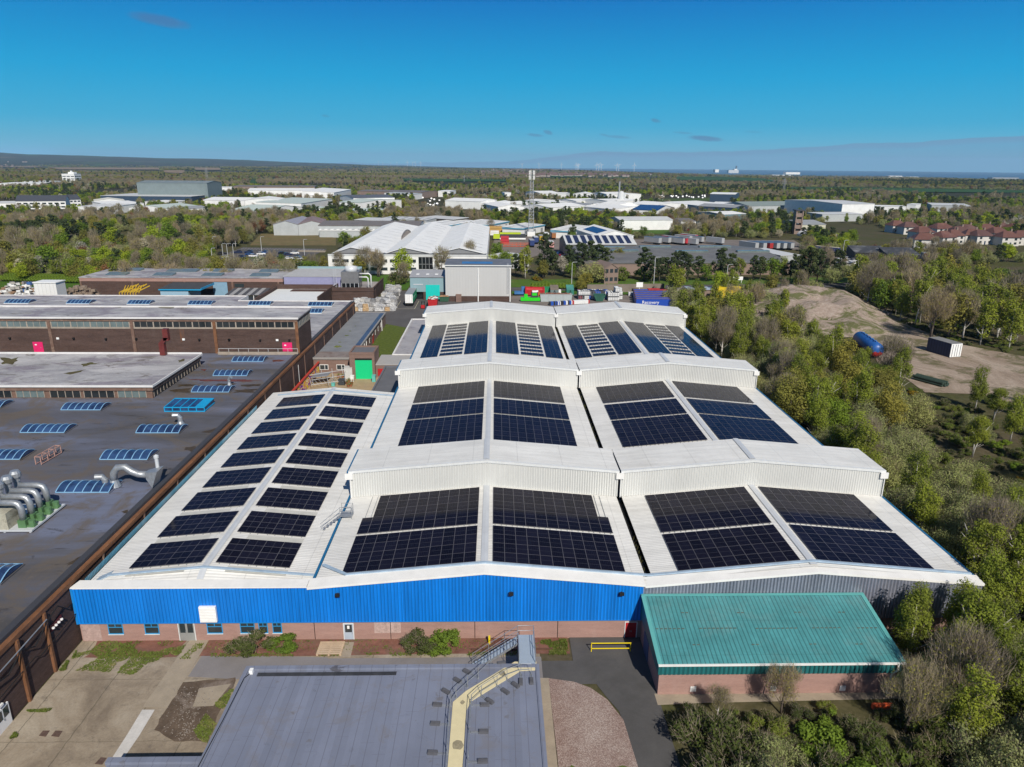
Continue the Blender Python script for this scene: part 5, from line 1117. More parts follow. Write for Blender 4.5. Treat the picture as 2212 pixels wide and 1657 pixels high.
b = MB(); b.box(1.252, 1.258, 3.5, 6.0, 2.4, 2.9); b.box(1.252, 1.258, 6.4, 9.0, 2.5, 2.8); b.box(1.252, 1.258, 2.3, 3.1, 2.2, 3.1); part('side_marking', b, flat('pale_green_print', (.35, .55, .42)), LT, local=True)
def skip(name, label, loc, w_, d, h, m, taper=.5, rz=0., fill=None, cat='skip', group=None):
    k = thing(name, label, cat, loc, rz, group)
    b = MB(); t0, t1 = [(-w_/2+taper, 0), (w_/2-taper, 0), (w_/2-taper, d), (-w_/2+taper, d)], [(-w_/2, 0), (w_/2, 0), (w_/2, d), (-w_/2, d)]
    for i in range(4):
        j = (i+1) % 4; b.quad((*t0[i], .1), (*t0[j], .1), (*t1[j], h), (*t1[i], h)); b.quad((*[c*.97+o for c, o in zip(t1[i], (0, .03*d/2))], h), (*[c*.97+o for c, o in zip(t1[j], (0, .03*d/2))], h), (*t0[j], .3), (*t0[i], .3))
    b.poly([(*q, .3) for q in t0]); b.poly([(*q, .1) for q in t0[::-1]])
    for i in range(4): j = (i+1) % 4; b.bar((*t1[i], h), (*t1[j], h), .16)
    part('tub', b, m, k, local=True)
    b = MB()
    for x in np.linspace(-w_/2+taper, w_/2-taper, 5)[1:-1]: b.bar((x, -.04, .2), (x, -.04, h), .12)
    part('rib', b, m, k, local=True)
    if fill:
        b = MB()
        for i in range(60):
            c = Vector((random.uniform(-w_/2+.3, w_/2-.3), random.uniform(.3, d-.3), h-.25+random.uniform(0, .5))); s_ = random.uniform(.15, .45)
            b.box(c.x-s_, c.x+s_, c.y-s_*.7, c.y+s_*.7, c.z-s_*.5, c.z+s_*.5)
        part('scrap', b, fill, k, local=True, kind='stuff')
    return k
M_mixed = None
t = NT('mixed_scrap'); oi = t.n('ShaderNodeNewGeometry'); M_mixed = t.fin(t.ramp(oi.outputs['Random Per Island'], [(0, (.6, .6, .58)), (.3, (.08, .08, .09)), (.5, (.35, .33, .3)), (.65, (.7, .7, .68)), (.82, (.25, .16, .1)), (.93, (.05, .12, .3))], 'CONSTANT'), .8, .2)
skip('skip', 'big red scrap skip heaped with pale waste beside the turquoise door', at('s', 455, 898), 3.1, 5.6, 2.5, M_red, .25, 0, M_mixed)
p = at('s', 625, 820); skip('skip', 'dark green skip with orange waste against the pale grey shed', p, 3.4, 2.0, 1.7, flat('dark_green_steel', (.03, .09, .055)), .3, 0, worn('orange_waste', (.40, .22, .12), .4, 1.))
FK = thing('forklift', 'small red forklift with a black mast beside the red skip', 'forklift', at('s', 312, 925))
b = MB(); b.box(-.6, .6, .1, 1.9, .25, .75); b.box(-.6, .6, .1, .7, .75, 1.25); part('body', b, M_red, FK, local=True)
b = MB()
for x in (-.5, .5):
    b.bar((x, 1.9, .3), (x, 1.9, 2.4), .1); b.bar((x, .6, 1.2), (x, .7, 2.1), .07); b.bar((x, 1.6, .75), (x, 1.5, 2.1), .07)
b.box(-.55, .55, .6, 1.6, 2.1, 2.16); part('mast', b, M_black, FK, local=True); wheels(FK, (-.6, .6), (.45, 1.6), .32, .22)
b = MB()
for x in (-.3, .3): b.box(x-.06, x+.06, 1.95, 3.0, .08, .13)
part('fork', b, M_steel, FK, local=True)
b = MB(); b.box(-32.5, -32.35, 228, 242, .045, .05); b.box(-26.3, -26.15, 228, 242, .045, .05); b.box(-32.35, -26.3, 227.9, 228.05, .045, .05); o = part('bay_marking', b, flat('worn_yellow_line', (.45, .42, .30))); o['kind'] = 'structure'
# ------------------------------------------------------------------ bales
def bale_mesh(m, seed):
    r_ = random.Random(seed); b = MB(); n = 5
    def pt(x, y, z): k = .06; return (x*.75+r_.uniform(-k, k)+.1*x*(1-abs(z-.5)), y*.75+r_.uniform(-k, k), z*1.1+r_.uniform(-k, k)*.6)
    G = {}
    for i in range(n+1):
        for j in range(n+1):
            for k in range(n+1):
                if i in (0, n) or j in (0, n) or k in (0, n): G[i, j, k] = len(b.v); x, y, z = pt(-1+2*i/n, -1+2*j/n, k/n); b.v.append((x, y, max(0, z)))
    for a in range(n):
        for c in range(n):
            for q in ([(0, a, c), (0, a, c+1), (0, a+1, c+1), (0, a+1, c)], [(n, a, c), (n, a+1, c), (n, a+1, c+1), (n, a, c+1)], [(a, 0, c), (a+1, 0, c), (a+1, 0, c+1), (a, 0, c+1)],
                      [(a, n, c), (a, n, c+1), (a+1, n, c+1), (a+1, n, c)], [(a, c, n), (a+1, c, n), (a+1, c+1, n), (a, c+1, n)]): b.f.append(tuple(G[i] for i in q)); b.m.append(0)
    return mesh_of('bale', b, [m])
def baler(name, c1, c2):
    t = NT(name); v = t.pos((1, 1, 2.)); f_ = t.noise(v, 1.5, 3, .7, .8); return t.fin(t.ramp(f_, [(.36, c2), (.43, c1), (.50, sc(c2, .7)), (.56, c1), (.64, sc(c1, .5))]), .55, .4)
BM = [bale_mesh(baler('white_film_bale', (.70, .70, .69), (.16, .16, .16)), 1), bale_mesh(baler('mixed_film_bale', (.50, .49, .47), (.10, .10, .11)), 2), bale_mesh(baler('dark_film_bale', (.09, .09, .10), (.42, .42, .41)), 3), bale_mesh(baler('clear_film_bale', (.62, .62, .60), (.28, .25, .22)), 4), bale_mesh(baler('cardboard_bale', (.42, .26, .12), (.55, .42, .26)), 5)]
BN = ['white plastic film bale in the heap by the loading yard', 'grey and white mixed film bale in the heap by the loading yard', 'dark plastic film bale in the heap by the loading yard', 'clear plastic film bale in the heap by the loading yard', 'brown cardboard bale at the front of the heap']
def bale(x, y, z, k):
    o = bpy.data.objects.new('bale', BM[k]); COL.objects.link(o); o.location = (x, y, z); o.rotation_euler = (0, 0, random.uniform(-.6, .6), ); s_ = random.uniform(.85, 1.2); o.scale = (s_, s_, random.uniform(.85, 1.1)); tag(o, BN[k], 'bale', 'bales of plastic film stacked by the loading yard')
for i in range(8):
    x = -44.6+i*1.65
    for j in range(4):
        y = 224.8+j*1.7+random.uniform(-.3, .3)
        for l in range((2 if random.random() < .75 else 3) if j > 0 else 1+(i in (1, 2, 5))):
            bale(x+random.uniform(-.15, .15), y, l*1.12, 4 if (j == 0 and i in (0, 2, 6)) else random.choice((0, 0, 1, 2, 3)))
for j in range(19):
    y = 231+j*1.75; xc = -34.8-(.02*j)
    for i in range(3 if j > 4 else 2):
        for l in range(1 if random.random() < .3 else 2): bale(xc-i*1.7+random.uniform(-.2, .2)-(.8 if j > 14 else 0), y+random.uniform(-.2, .2), l*1.12, random.choice((0, 0, 2, 1, 3)))
# ------------------------------------------------------------------ cooling tower on its yard walls
CT = thing('cooling_tower', 'grey steel cooling tower with a round fan stack above brick yard walls', 'cooling tower', (-49.5, 249, 0))
M_gsteel = worn('dull_grey_steel', (.20, .20, .205), .15, .8, .5, .4, .3)
b = MB(); b.box(-53.2, -47.2, 246, 252, 3.4, 9.2); part('casing', b, M_gsteel, CT)
b = MB(); b.box(-53.0, -47.4, 245.93, 245.995, 3.6, 5.3); b.box(-47.195, -47.13, 246.2, 251.8, 3.6, 5.3); part('louvre_panel', b, M_dark, CT)
b = MB()
for k in range(5): x = -53.1+k*1.45; b.bar((x, 245.9, 3.5), (x, 245.9, 5.4), .14)
part('frame', b, M_ridge, CT)
b = MB(); b.lathe([(2.3, 0), (2.1, .6), (2.2, 1.5), (2.0, 1.5), (1.9, .6)], (-50.2, 249, 9.2), 20); part('fan_stack', b, M_ridge, CT, smooth=True)
b = MB(); b.pipe([(-47.2, 248.5, 8.3), (-44, 248.5, 8.3), (-43.4, 248.5, 7.7), (-43.4, 248.5, 3)], .25, 8); b.pipe([(-47.2, 247.2, 7.3), (-44.6, 247.2, 7.3), (-44.2, 247.2, 6.9), (-44.2, 247.2, 3)], .25, 8); part('pipework', b, M_trim, CT, smooth=True)
b = MB()
for x in (-55.8, -54.9):
    b.pipe([(x, 246.2, 3.5), (x, 246.2, 10.4)], .04, 5)
for k in range(17): b.bar((-55.8, 246.2, 3.6+k*.4), (-54.9, 246.2, 3.6+k*.4), .04)
b.pipe([(-54.8, 245.6, 4.5), (-58, 243.6, 2.2)], .05, 5); b.pipe([(-54.8, 245.6, 5.4), (-58, 243.6, 3.1)], .05, 5); part('access_ladder', b, M_ridge, CT)
YW = thing('yard_wall', 'brown brick enclosure walls around the cooling tower', 'wall', (-50, 242, 0))
b = MB(); b.box(-55.5, -41.6, 241.8, 246, 0, 3.3); b.box(-41.9, -41.5, 246, 264, 0, 4.2); b.box(-70, -55.5, 242.2, 246, 0, 3.2); part('brickwork', b, M_dbrick, YW)
b = MB(); b.box(-55.6, -41.4, 241.6, 242, 3.3, 4.6); b.box(-41.8, -41.4, 242, 264.2, 4.2, 4.6); b.box(-55.6, -55.2, 242, 258, 3.3, 4.6); part('parapet', b, M_dbrick, YW)
b = MB(); b.box(-55.2, -41.8, 246, 262, 3.2, 3.4); part('deck', b, worn('pale_deck', (.34, .31, .29), .2, .5), YW)
# white flat-roofed store between brick walls
WS = thing('white_roof_store', 'store with a clean white sheet roof between brown brick walls', 'building', (-65, 236, 0))
b = MB(); b.prism([(-75.5, 224), (-56.3, 224), (-56.3, 247), (-75.5, 247)], 2.6, [2.9, 2.9, 3.1, 3.1]); part('roof', b, ribbed('white_ribbed_roof', (.66, .68, .67), 'x', 1., .04, .5, .4, .95, .06), WS)
b = MB(); b.box(-56.3, -55.9, 223.7, 247, 0, 4.6); b.box(-75.9, -56.3, 246.9, 247.3, 0, 4.7); b.box(-76.2, -75.6, 224, 247, 0, 4.0); b.box(-75.6, -56.3, 223.7, 224, 0, 2.7); part('wall', b, M_dbrick, WS)
# ------------------------------------------------------------------ far brick hall, lilac box
BH = thing('brick_hall', 'long brown brick hall with paired blue rooflights on a pale flat roof', 'building', (-110, 250, 0))
hx0, hx1, hy0, hy1, hz = -144.5, -74.5, 250, 272, 6.4
b = MB(); b.box(hx0, hx1, hy0, hy1, 0, 5.7); part('wall', b, M_dbrick, BH)
b = MB(); b.box(hx0-.1, hx1+.1, hy0-.15, hy1+.1, 5.05, 6.3); part('band', b, M_pink, BH)
b = MB(); b.box(hx0-.2, hx1+.2, hy0-.3, hy1+.2, 6.3, 6.5); part('roof', b, M_pale, BH)
for x in (-144.3, -126.5, -108.5, -92, -76): b = MB(); b.box(x-.3, x+.3, hy0-.2, hy0-.003, 0, 5.05); part('pilaster', b, M_band, BH)
for x0, x1, y in ((1255, 1500, 158), (1425, 1680, 106), (1825, 2065, 163)):
    p = at('o', x0, y, 6.5); q = at('o', x1, y, 6.5); b = MB(); b.prism([(p.x, p.y), (q.x, p.y), (q.x, p.y+3.8), (p.x, p.y+3.8)], 6.5, [6.65, 6.65, 7.2, 7.2]); part('rooflight', b, M_greyglass, BH)
for x0, x1, y in ((200, 440, 167), (330, 565, 118), (778, 1010, 173), (890, 1118, 123)):
    p = at('p', x0, y, 6.5); q = at('p', x1, y, 6.5); b = MB(); b.prism([(p.x, p.y), (q.x, p.y), (q.x, p.y+3.8), (p.x, p.y+3.8)], 6.5, [6.65, 6.65, 7.2, 7.2]); part('rooflight', b, M_greyglass, BH)
p = at('o', 1985, 118, 6.5); b = MB(); b.prism([(p.x, p.y), (p.x+11, p.y), (p.x+11, p.y+3.8), (p.x, p.y+3.8)], 6.5, [6.65, 6.65, 7.2, 7.2]); part('rooflight', b, M_greyglass, BH)
p = atY('p', 360, 400, 250); q = atY('p', 530, 400, 250); b = MB(); b.box(p.x, q.x, 249.8, 249.99, 0, 4.9); part('roller_door', b, flat('pale_blue_door', (.20, .33, .44), .5, .3), BH)
p = atY('p', 605, 275, 250); b = MB(); b.box(p.x, p.x+3.2, 249.9, 249.995, 3.2, 4.4); part('window', b, M_glass, BH)
LB = thing('lilac_box', 'plain lilac grey clad box building joined to the far brick hall', 'building', (-66, 252, 0))
b = MB(); b.box(-74.1, -50.5, 250.3, 270, 2.9, 6.9); part('cladding', b, flat('lilac_panel', (.27, .27, .42), .5, .3), LB)
b = MB(); b.box(-74, -50.6, 250.4, 270, 0, 2.9); part('plinth', b, M_dbrick, LB)
b = MB(); b.box(-74.3, -50.3, 250.1, 270.2, 6.9, 7.05); part('roof', b, worn('pale_grey_felt', (.40, .40, .40), .12, .5), LB)
b = MB(); b.box(-74.3, -50.3, 269.6, 270.2, 7.05, 7.8); b.box(-50.7, -50.3, 250.1, 269.6, 7.05, 7.4); part('parapet', b, M_bgrey, LB)
b = MB(); b.pipe([(-50, 258, 6.2), (-49.4, 258, 5.5), (-49.4, 258, 3.0), (-48, 258, 2.4), (-44, 258, 2.4)], .5, 10); part('duct', b, M_steel, LB, smooth=True)
# yard clutter before the far hall
HT = thing('blue_hut', 'pale blue hut with a dark felt roof in the yard of the far hall', 'hut', (-93, 240, 0))
p, q = atY('N', 1240, 320, 236), atY('N', 1455, 320, 236); b = MB(); b.box(p.x, q.x, 236, 246, 0, 4.6); part('wall', b, flat('pale_blue_panel', (.26, .40, .50)), HT)
b = MB(); b.prism([(p.x-.3, 235.6), (q.x+4.5, 235.6), (q.x+4.5, 247), (p.x-.3, 247)], 4.7, [4.85, 4.85, 5.3, 5.3]); part('roof', b, worn('charcoal_felt', (.06, .06, .06), .2, .6), HT)
b = MB(); b.box(q.x+4.4, q.x+4.55, 235.6, 247, 4.5, 5.2); b.box(p.x-.3, q.x+4.5, 235.5, 235.6, 4.45, 4.8); part('fascia', b, M_cyan, HT)
CN = thing('canopy', 'low open canopy with strips of dark and pale roofing sheets', 'canopy', (-72, 240, 0))
p, q = atY('p', 500, 380, 238), atY('p', 950, 380, 238); b = MB(); k = 9
for i in range(k): b.prism([(p.x+(q.x-p.x)*i/k, 237), (p.x+(q.x-p.x)*(i+1)/k, 237), (p.x+(q.x-p.x)*(i+1)/k, 246), (p.x+(q.x-p.x)*i/k, 246)], 2.7, [2.8, 2.8, 3.6, 3.6], m=i % 2)
part('roof', b, [flat('dark_sheet', (.07, .07, .075)), flat('mid_grey_sheet', (.28, .28, .28))], CN)
b = MB()
for i in range(5): b.box(p.x+(q.x-p.x)*i/4-.1, p.x+(q.x-p.x)*i/4+.1, 237.2, 237.4, 0, 2.7)
part('post', b, M_white, CN); b = MB(); b.box(p.x+6, p.x+10, 240, 240.1, 0, 2.4); part('pale_screen', b, M_white, CN)
WC = thing('site_cabin', 'white flat roofed cabin beside the heap of scrap at the field edge', 'cabin', at('o', 560, 390, 0))
p, q = atY('o', 425, 390, 226), atY('o', 690, 390, 226); b = MB(); b.box(p.x, q.x, 226, 231, 2.5, 8.2); part('wall', b, ribbed('white_panels', (.68, .68, .66), 'x', 1.2, .05, .5, .3, .8, .08), WC); b = MB(); b.box(p.x-.2, q.x+.2, 225.8, 231.2, 8.2, 8.45); part('roof', b, M_white, WC); b = MB(); b.box(p.x, q.x, 226.1, 231, 0, 2.5); part('plinth', b, M_dbrick, WC)
def heap(name, cx, cy, rx, ry, h, n, m, label, s0=.3, s1=.9, z0=0):
    b = MB()
    for i in range(n):
        a = random.uniform(0, 6.28); d = math.sqrt(random.random()); x, y = cx+rx*d*math.cos(a), cy+ry*d*math.sin(a); z = z0+h*max(0, 1-d*d)*random.uniform(.2, 1); s_ = random.uniform(s0, s1)
        c, s = math.cos(a), math.sin(a); q = [(x+(u*c-v_*s)*s_, y+(u*s+v_*c)*s_*.8) for u, v_ in ((-.5, -.5), (.5, -.5), (.5, .5), (-.5, .5))]; b.prism(q, z, z+s_*random.uniform(.3, .8))
    o = solo(name, b, m, label, 'heap'); o['kind'] = 'stuff'; return o
heap('scrap_heap', -157, 238, 9, 6, 7, 420, M_mixed, 'white and grey heap of scrap bales at the field edge', .5, 1.6); heap('timber_heap', -140, 240, 9, 5, 5, 320, worn('grey_pallet_wood', (.26, .20, .15), .4, 1.), 'heap of grey pallets and crates beside the white cabin', .5, 1.5)
b = MB()
for k in range(7):
    p = at('N', 1095+k*20, 320, 0); b.bar((p.x, 236, 3.6), (p.x+3, 240, 5.2+.3*(k % 3)), .25); b.bar((p.x, 238, 3.0), (p.x+1.5, 238, 5.6), .22); b.bar((p.x, 236, 0), (p.x, 236, 3.6), .2)
solo('steel_rack', b, worn('yellow_steel', (.55, .36, .03), .25, .8), 'stack of yellow steel stillages before the far brick hall', 'rack')
# ------------------------------------------------------------------ recycling yard on the right
M_brightg = flat('bright_green_paint', (.03, .55, .02), .4, .4); M_dkg = worn('dark_green_steel_b', (.025, .10, .07), .2, .6, .5, .4); M_bluep = worn('blue_steel', (.05, .17, .40), .2, .6, .5, .4)
def A(x, y, z=0): return at('A', x, y, z)
SH = thing('shredder', 'bright green shredding machine with a dark operator cab in the recycling yard', 'machine', A(290, 248))
p, q = A(165, 248), A(415, 248); b = MB(); b.box(p.x, q.x, p.y, p.y+1.6, .3, 1.4); b.box(p.x+1.2, p.x+2.4, p.y+.2, p.y+1.5, 1.4, 2.5); part('body', b, M_brightg, SH)
c = A(330, 200); b = MB(); b.box(c.x-1.2, c.x+1.2, p.y+.3, p.y+1.6, 1.4, 3.2); part('cab', b, M_dkbin, SH); b = MB(); b.box(c.x-.8, c.x+.8, p.y+.2, p.y+.295, 2.1, 3.0); part('panel', b, M_brightg, SH)
b = MB(); b.box(c.x-.8, c.x+.8, p.y+.4, p.y+1.5, 3.2, 3.7); b.lathe([(.3, 0), (.45, .3), (.3, .6)], (c.x+.9, p.y+.9, 3.2), 8); part('hopper', b, M_white, SH)
b = MB(); b.box(p.x+.2, q.x-.2, p.y+.2, p.y+1.5, 0, .3); part('base', b, M_black, SH)
b = MB()
for x in (q.x-1.6, q.x): b.pipe([(x, p.y+1.5, 1.4), (x, p.y+1.5, 2.8)], .06, 5)
for z in (1.9, 2.35, 2.8): b.pipe([(q.x-1.6, p.y+1.5, z), (q.x, p.y+1.5, z)], .05, 5)
part('railing', b, M_yel, SH)
RT = thing('compactor', 'long red steel compactor container with a rounded top', 'compactor', A(350, 185)); p, q = A(232, 175), A(465, 185)
b = MB(); n = 8; pr = [(-1.2, .4), (1.2, .4), (1.2, 2.2)]+[(1.2*math.cos(a), 2.2+1.0*math.sin(a)) for a in np.linspace(.15, math.pi-.15, n)]+[(-1.2, 2.2)]
b.extr([(0, y+1.3, z) for y, z in pr], (p.x, p.y, 0), (q.x, p.y-.8, 0)); part('body', b, M_red, RT)
b = MB(); b.box(q.x-.3, q.x+.25, p.y-.9, p.y+2., .3, 3.2); b.box(p.x-.25, p.x+.2, p.y, p.y+2.6, .3, 3.2); part('end_frame', b, M_red, RT); b = MB(); b.box(p.x+1, q.x-1, p.y+.2, p.y+2.2, 0, .4); part('base', b, M_black, RT)
b = MB(); b.lathe([(.3, 0), (.3, .05)], (0, 0, 0), 10); 
BM2 = thing('conveyor', 'blue steel conveyor feeding the red compactor', 'conveyor', A(150, 165)); p, q = A(85, 165), A(235, 165); b = MB(); b.box(p.x, q.x, p.y, p.y+2.2, .4, 1.3); part('bed', b, M_bluep, BM2)
x0_ = A(175, 160).x; b = MB(); b.box(x0_, q.x, p.y+.5, p.y+2.6, 1.3, 2.9); part('hopper', b, M_bluep, BM2); b = MB()
for x in (p.x+.2, q.x-.3): b.box(x, x+.15, p.y+.2, p.y+2, 0, .4)
part('leg', b, M_black, BM2)
def compactor(lab, x0, x1, y, m, mt):
    p, q = A(x0, y), A(x1, y); w_ = q.x-p.x; k = thing('waste_compactor', lab, 'compactor', ((p.x+q.x)/2, p.y, 0))
    b = MB(); b.box(p.x, q.x, p.y, p.y+4, .3, 2.1); part('body', b, m, k)
    b = MB(); b.prism([(p.x, p.y), (q.x, p.y), (q.x, p.y+3.2), (p.x, p.y+3.2)], 2.1, [2.3, 2.3, 3.5, 3.5]); part('hood', b, mt, k)
    b = MB(); b.bar((p.x+.3*w_, p.y-.06, .5), (p.x+.5*w_, p.y-.06, 2.0), .16); b.bar((p.x+.7*w_, p.y-.06, .5), (p.x+.5*w_, p.y-.06, 2.0), .16); part('ram_arm', b, M_black, k); b = MB(); b.box(p.x+.2, q.x-.2, p.y+.2, p.y+4.8, 0, .3); part('skid', b, M_black, k)
compactor('grey green waste compactor with a brown hood, left of the pair', 548, 655, 172, worn('grey_green_steel', (.13, .18, .18), .2, .6), worn('brown_hood', (.16, .135, .11), .2, .6)); compactor('dark teal waste compactor, right of the pair', 757, 852, 170, worn('teal_green_steel', (.03, .17, .13), .2, .6), worn('teal_hood', (.06, .22, .19), .2, .6))
skip('skip', 'small green skip behind the red compactor', A(500, 152), 2.8, 2.2, 2.4, flat('mid_green_steel', (.02, .22, .10)), .2)
boxy('chest', 'A', 655, 685, 160, 1.8, 1.6, M_white, 'white and blue chest between the two waste compactors', 'chest')
skip('skip', 'long pale grey open skip of rusty scrap in the recycling yard', A(623, 252), 11.0, 2.5, 2.6, flat('pale_grey_steel', (.36, .40, .40)), .3, 0, worn('rusty_scrap', (.25, .12, .08), .4, 1.))
p = at('A2', 5, 130); skip('skip', 'green skip half hidden by the white roof ridge', A(1185, 246), 4.2, 2.5, 2.3, M_dkg, 1.0)
# stacked intermediate bulk containers and drums
M_ibcw = flat('white_plastic_tank', (.66, .67, .66), .45, .4); M_ibcb = flat('blue_plastic_tank', (.02, .08, .38), .4, .4); M_ibcr = flat('maroon_plastic_tank', (.16, .02, .03), .4, .4); M_ibck = flat('black_plastic_tank', (.03, .03, .032), .4, .4)
def ibc_proto(m, lab):
    k = thing('bulk_container', lab, 'container', (0, 0, -50), 0, 'bulk containers stacked in the recycling yard')
    b = MB(); b.box(-.55, .55, -.55, .55, .16, 1.1); b.lathe([(.18, 0), (.18, .06)], (0, 0, 1.1), 8); part('tank', b, m, k, local=True)
    b = MB()
    for z in (.2, .6, 1.05):
        for s in (-1, 1): b.bar((-.58, s*.58, z), (.58, s*.58, z), .04); b.bar((s*.58, -.58, z), (s*.58, .58, z), .04)
    for x in (-.58, 0, .58):
        for s in (-1, 1): b.bar((x, s*.58, .1), (x, s*.58, 1.08), .04)
    b.box(-.6, .6, -.6, .6, 0, .1); part('cage', b, M_steel, k, local=True); return k
IL = [('white', M_ibcw), ('blue', M_ibcb), ('maroon', M_ibcr), ('black', M_ibck)]
first = {}
def ibc(x, y, z, c):
    lab = f'{c} bulk container in a steel cage, stacked in the recycling yard'
    if c not in first: first[c] = ibc_proto(dict(IL)[c], lab); first[c].location = (x, y, z); first[c].scale = (1.2, 1.2, 1.25)
    else: dup(first[c], (x, y, z), random.uniform(-.08, .08), sc=(1.2, 1.2, 1.25))
for i, (x0, cs) in enumerate(((925, 'mw'), (952, 'kw'), (985, 'ww'), (1010, 'ww'), (1035, 'bw'), (1063, 'bk'), (1092, 'wk'), (1130, 'wb'), (1160, 'bb'), (1190, 'wk'), (1215, 'wk'), (1245, 'bb'), (1265, 'bw'))):
    for d in range(3):
        y0_ = A(x0, 224).y+d*1.6+1.2
        for l, c in enumerate(cs if d < 2 else cs[::-1]): ibc(A(x0+14, 224).x, y0_, l*1.55, dict(m='maroon', w='white', k='black', b='blue')[c])
for i in range(4):
    for d in range(3):
        for l in range(2 if i < 3 else 3): p = at('A2', 72+i*17, 128); ibc(p.x+.5, p.y+d*1.6, l*1.55, 'white')
for x, y in ((130, 95), (150, 92), (140, 110), (155, 118)):
    p = at('A2', x, y); ibc(p.x, p.y, 0, 'white'); ibc(p.x, p.y, 1.55, 'white')
DM = {}
def drum(x, y, c, m, z=0.):
    if c not in DM:
        b = MB(); b.lathe([(.33, 0), (.36, .05), (.36, .35), (.39, .38), (.36, .41), (.36, .66), (.39, .69), (.36, .72), (.36, 1.0), (.3, 1.05), (.08, 1.06)], (0, 0, 0), 10); DM[c] = mesh_of('drum', b, [m])
    o = bpy.data.objects.new('drum', DM[c]); COL.objects.link(o); o.location = (x, y, z); o.scale = (1.2, 1.2, 1.1); tag(o, f'{c} plastic drum in the row behind the white roofs', 'drum', 'drums in the recycling yard')
for i in range(46):
    p = A(545+i*11.5, 296-i*.62); c = random.choice(('blue', 'blue', 'white', 'black') if i < 24 else ('white', 'white', 'white', 'red'))
    if i > 6 and random.random() < .12: continue
    for d in range(2): drum(p.x, p.y+d*1.1, c, dict(blue=M_ibcb, white=M_ibcw, black=M_ibck, red=M_red)[c])
# long blue and red open containers
def longbox(lab, x0, x1, y, m, rim, h=2.6, d=2.45, cat='container', text=None):
    p, q = at('A2', x0, y), at('A2', x1, y); k = thing('open_container', lab, cat, ((p.x+q.x)/2, p.y, 0), 0, 'long open containers in the recycling yard')
    b = MB(); b.box(p.x, q.x, p.y, p.y+.12, .15, h); b.box(p.x, q.x, p.y+d-.12, p.y+d, .15, h); b.box(p.x, p.x+.12, p.y+.12, p.y+d-.12, .15, h); b.box(q.x-.12, q.x, p.y+.12, p.y+d-.12, .15, h); b.box(p.x, q.x, p.y+.12, p.y+d-.12, .15, .3); part('tub', b, m, k)
    b = MB(); b.bar((p.x-.05, p.y, h), (q.x+.05, p.y, h), .14); b.bar((p.x-.05, p.y+d, h), (q.x+.05, p.y+d, h), .14); b.bar((p.x, p.y, h), (p.x, p.y+d, h), .2); b.bar((q.x, p.y, h), (q.x, p.y+d, h), .2); part('rim', b, rim, k)
    b = MB(); b.quad((p.x+.1, p.y+.1, h-.25), (q.x-.1, p.y+.1, h-.25), (q.x-.1, p.y+d-.1, h-.25), (p.x+.1, p.y+d-.1, h-.25)); part('cover', b, worn('faded_blue_sheet', (.10, .21, .38), .3, .5, .6, .3, c2=(.25, .17, .14)), k)
    return k, p, q
M_rim = worn('rust_brown_rim', (.17, .09, .08), .3, .8); M_dblue = flat('royal_blue_steel', (.012, .06, .36), .45, .4)
for i in range(5):
    k, p, q = longbox(['frontmost long blue container with white lettering', 'second long blue container from the front', 'middle long blue container of the five', 'fourth long blue container from the front', 'rearmost long blue container of the five'][i], 268-i*4, 540-i*8, 168-i*15.5, M_dblue, M_rim)
    if i == 0:
        lettering('Recovery', Vector((at('A2', 300, 160).x, p.y-.02, .9)), 1.5, M_white, k)
longbox('red container behind the long blue ones', 355, 485, 100, M_red, M_red)
for i in range(60):
    p = at('A2', random.uniform(215, 352), random.uniform(86, 96)); drum(p.x, p.y, 'white', M_ibcw)
WLL = thing('boundary_wall', 'long grey brown boundary wall behind the recycling yard', 'wall', (50, 256, 0)); p, q = at('t', 590, 420), at('t', 1420, 408)
b = MB(); b.prism([(p.x, p.y), (q.x, q.y), (q.x, q.y+.4), (p.x, p.y+.4)], 0, 3.0); part('wall', b, worn('grey_brown_render', (.20, .165, .135), .2, .3), WLL)
b = MB(); c = at('A2', 264, 55); b.box(c.x-1.2, c.x+1.2, p.y-1.5, p.y-1.4, 2.4, 4.2); b.box(c.x-.06, c.x+.06, p.y-1.4, p.y-1.3, 0, 2.4); solo('sign_board', b, M_white, 'small white board on a post by the boundary wall', 'sign')
# ------------------------------------------------------------------ dirt lot on the right: mound, container, tank, pipes
M_lot = None
t = NT('dusty_earth'); v = t.pos(); a = t.ramp(t.noise(t.pos((1, .45, 1)), .12, 7, .72, .8), [(.32, (.20, .15, .11)), (.48, (.31, .245, .19)), (.62, (.40, .33, .265))]); a = t.mix(t.ramp(t.noise(v, .09, 6, .7, .5), [(.52, 0.), (.6, .85)]), a, (.105, .10, .045)); a = t.mix(1., a, t.ramp(t.noise(v, 2., 5, .75), [(.3, .75), (.7, 1.1)]), 'MULTIPLY'); t.bump(t.noise(v, 1.5, 5, .7), .6, .3); M_lot = t.fin(a, .95, .1)
P_ = [at('E', x, y) for x, y in ((640, 330), (640, 120), (940, 60), (1060, 160), (1290, 260), (1600, 370), (1960, 440), (2300, 520), (2300, 740), (1956, 720), (1700, 650), (1400, 640), (1290, 560), (1200, 560), (1140, 480), (1040, 330))]
b = MB(); b.poly([(q.x, q.y, .03) for q in P_]); struct('dirt_lot', b, M_lot)
t = NT('mound_rubble'); v = t.pos(); a = t.ramp(t.noise(v, .9, 6, .75), [(.3, (.22, .165, .13)), (.5, (.29, .23, .19)), (.72, (.40, .34, .29))]); a = t.mix(t.ramp(t.noise(v, .13, 7, .75, .6), [(.47, 0.), (.56, .9)]), a, (.085, .095, .03)); t.bump(t.noise(v, 3, 5, .75), .5, .15); M_mound = t.fin(a, .95, .1)
c0 = at('E', 800, 230); b = MB(); n = 56
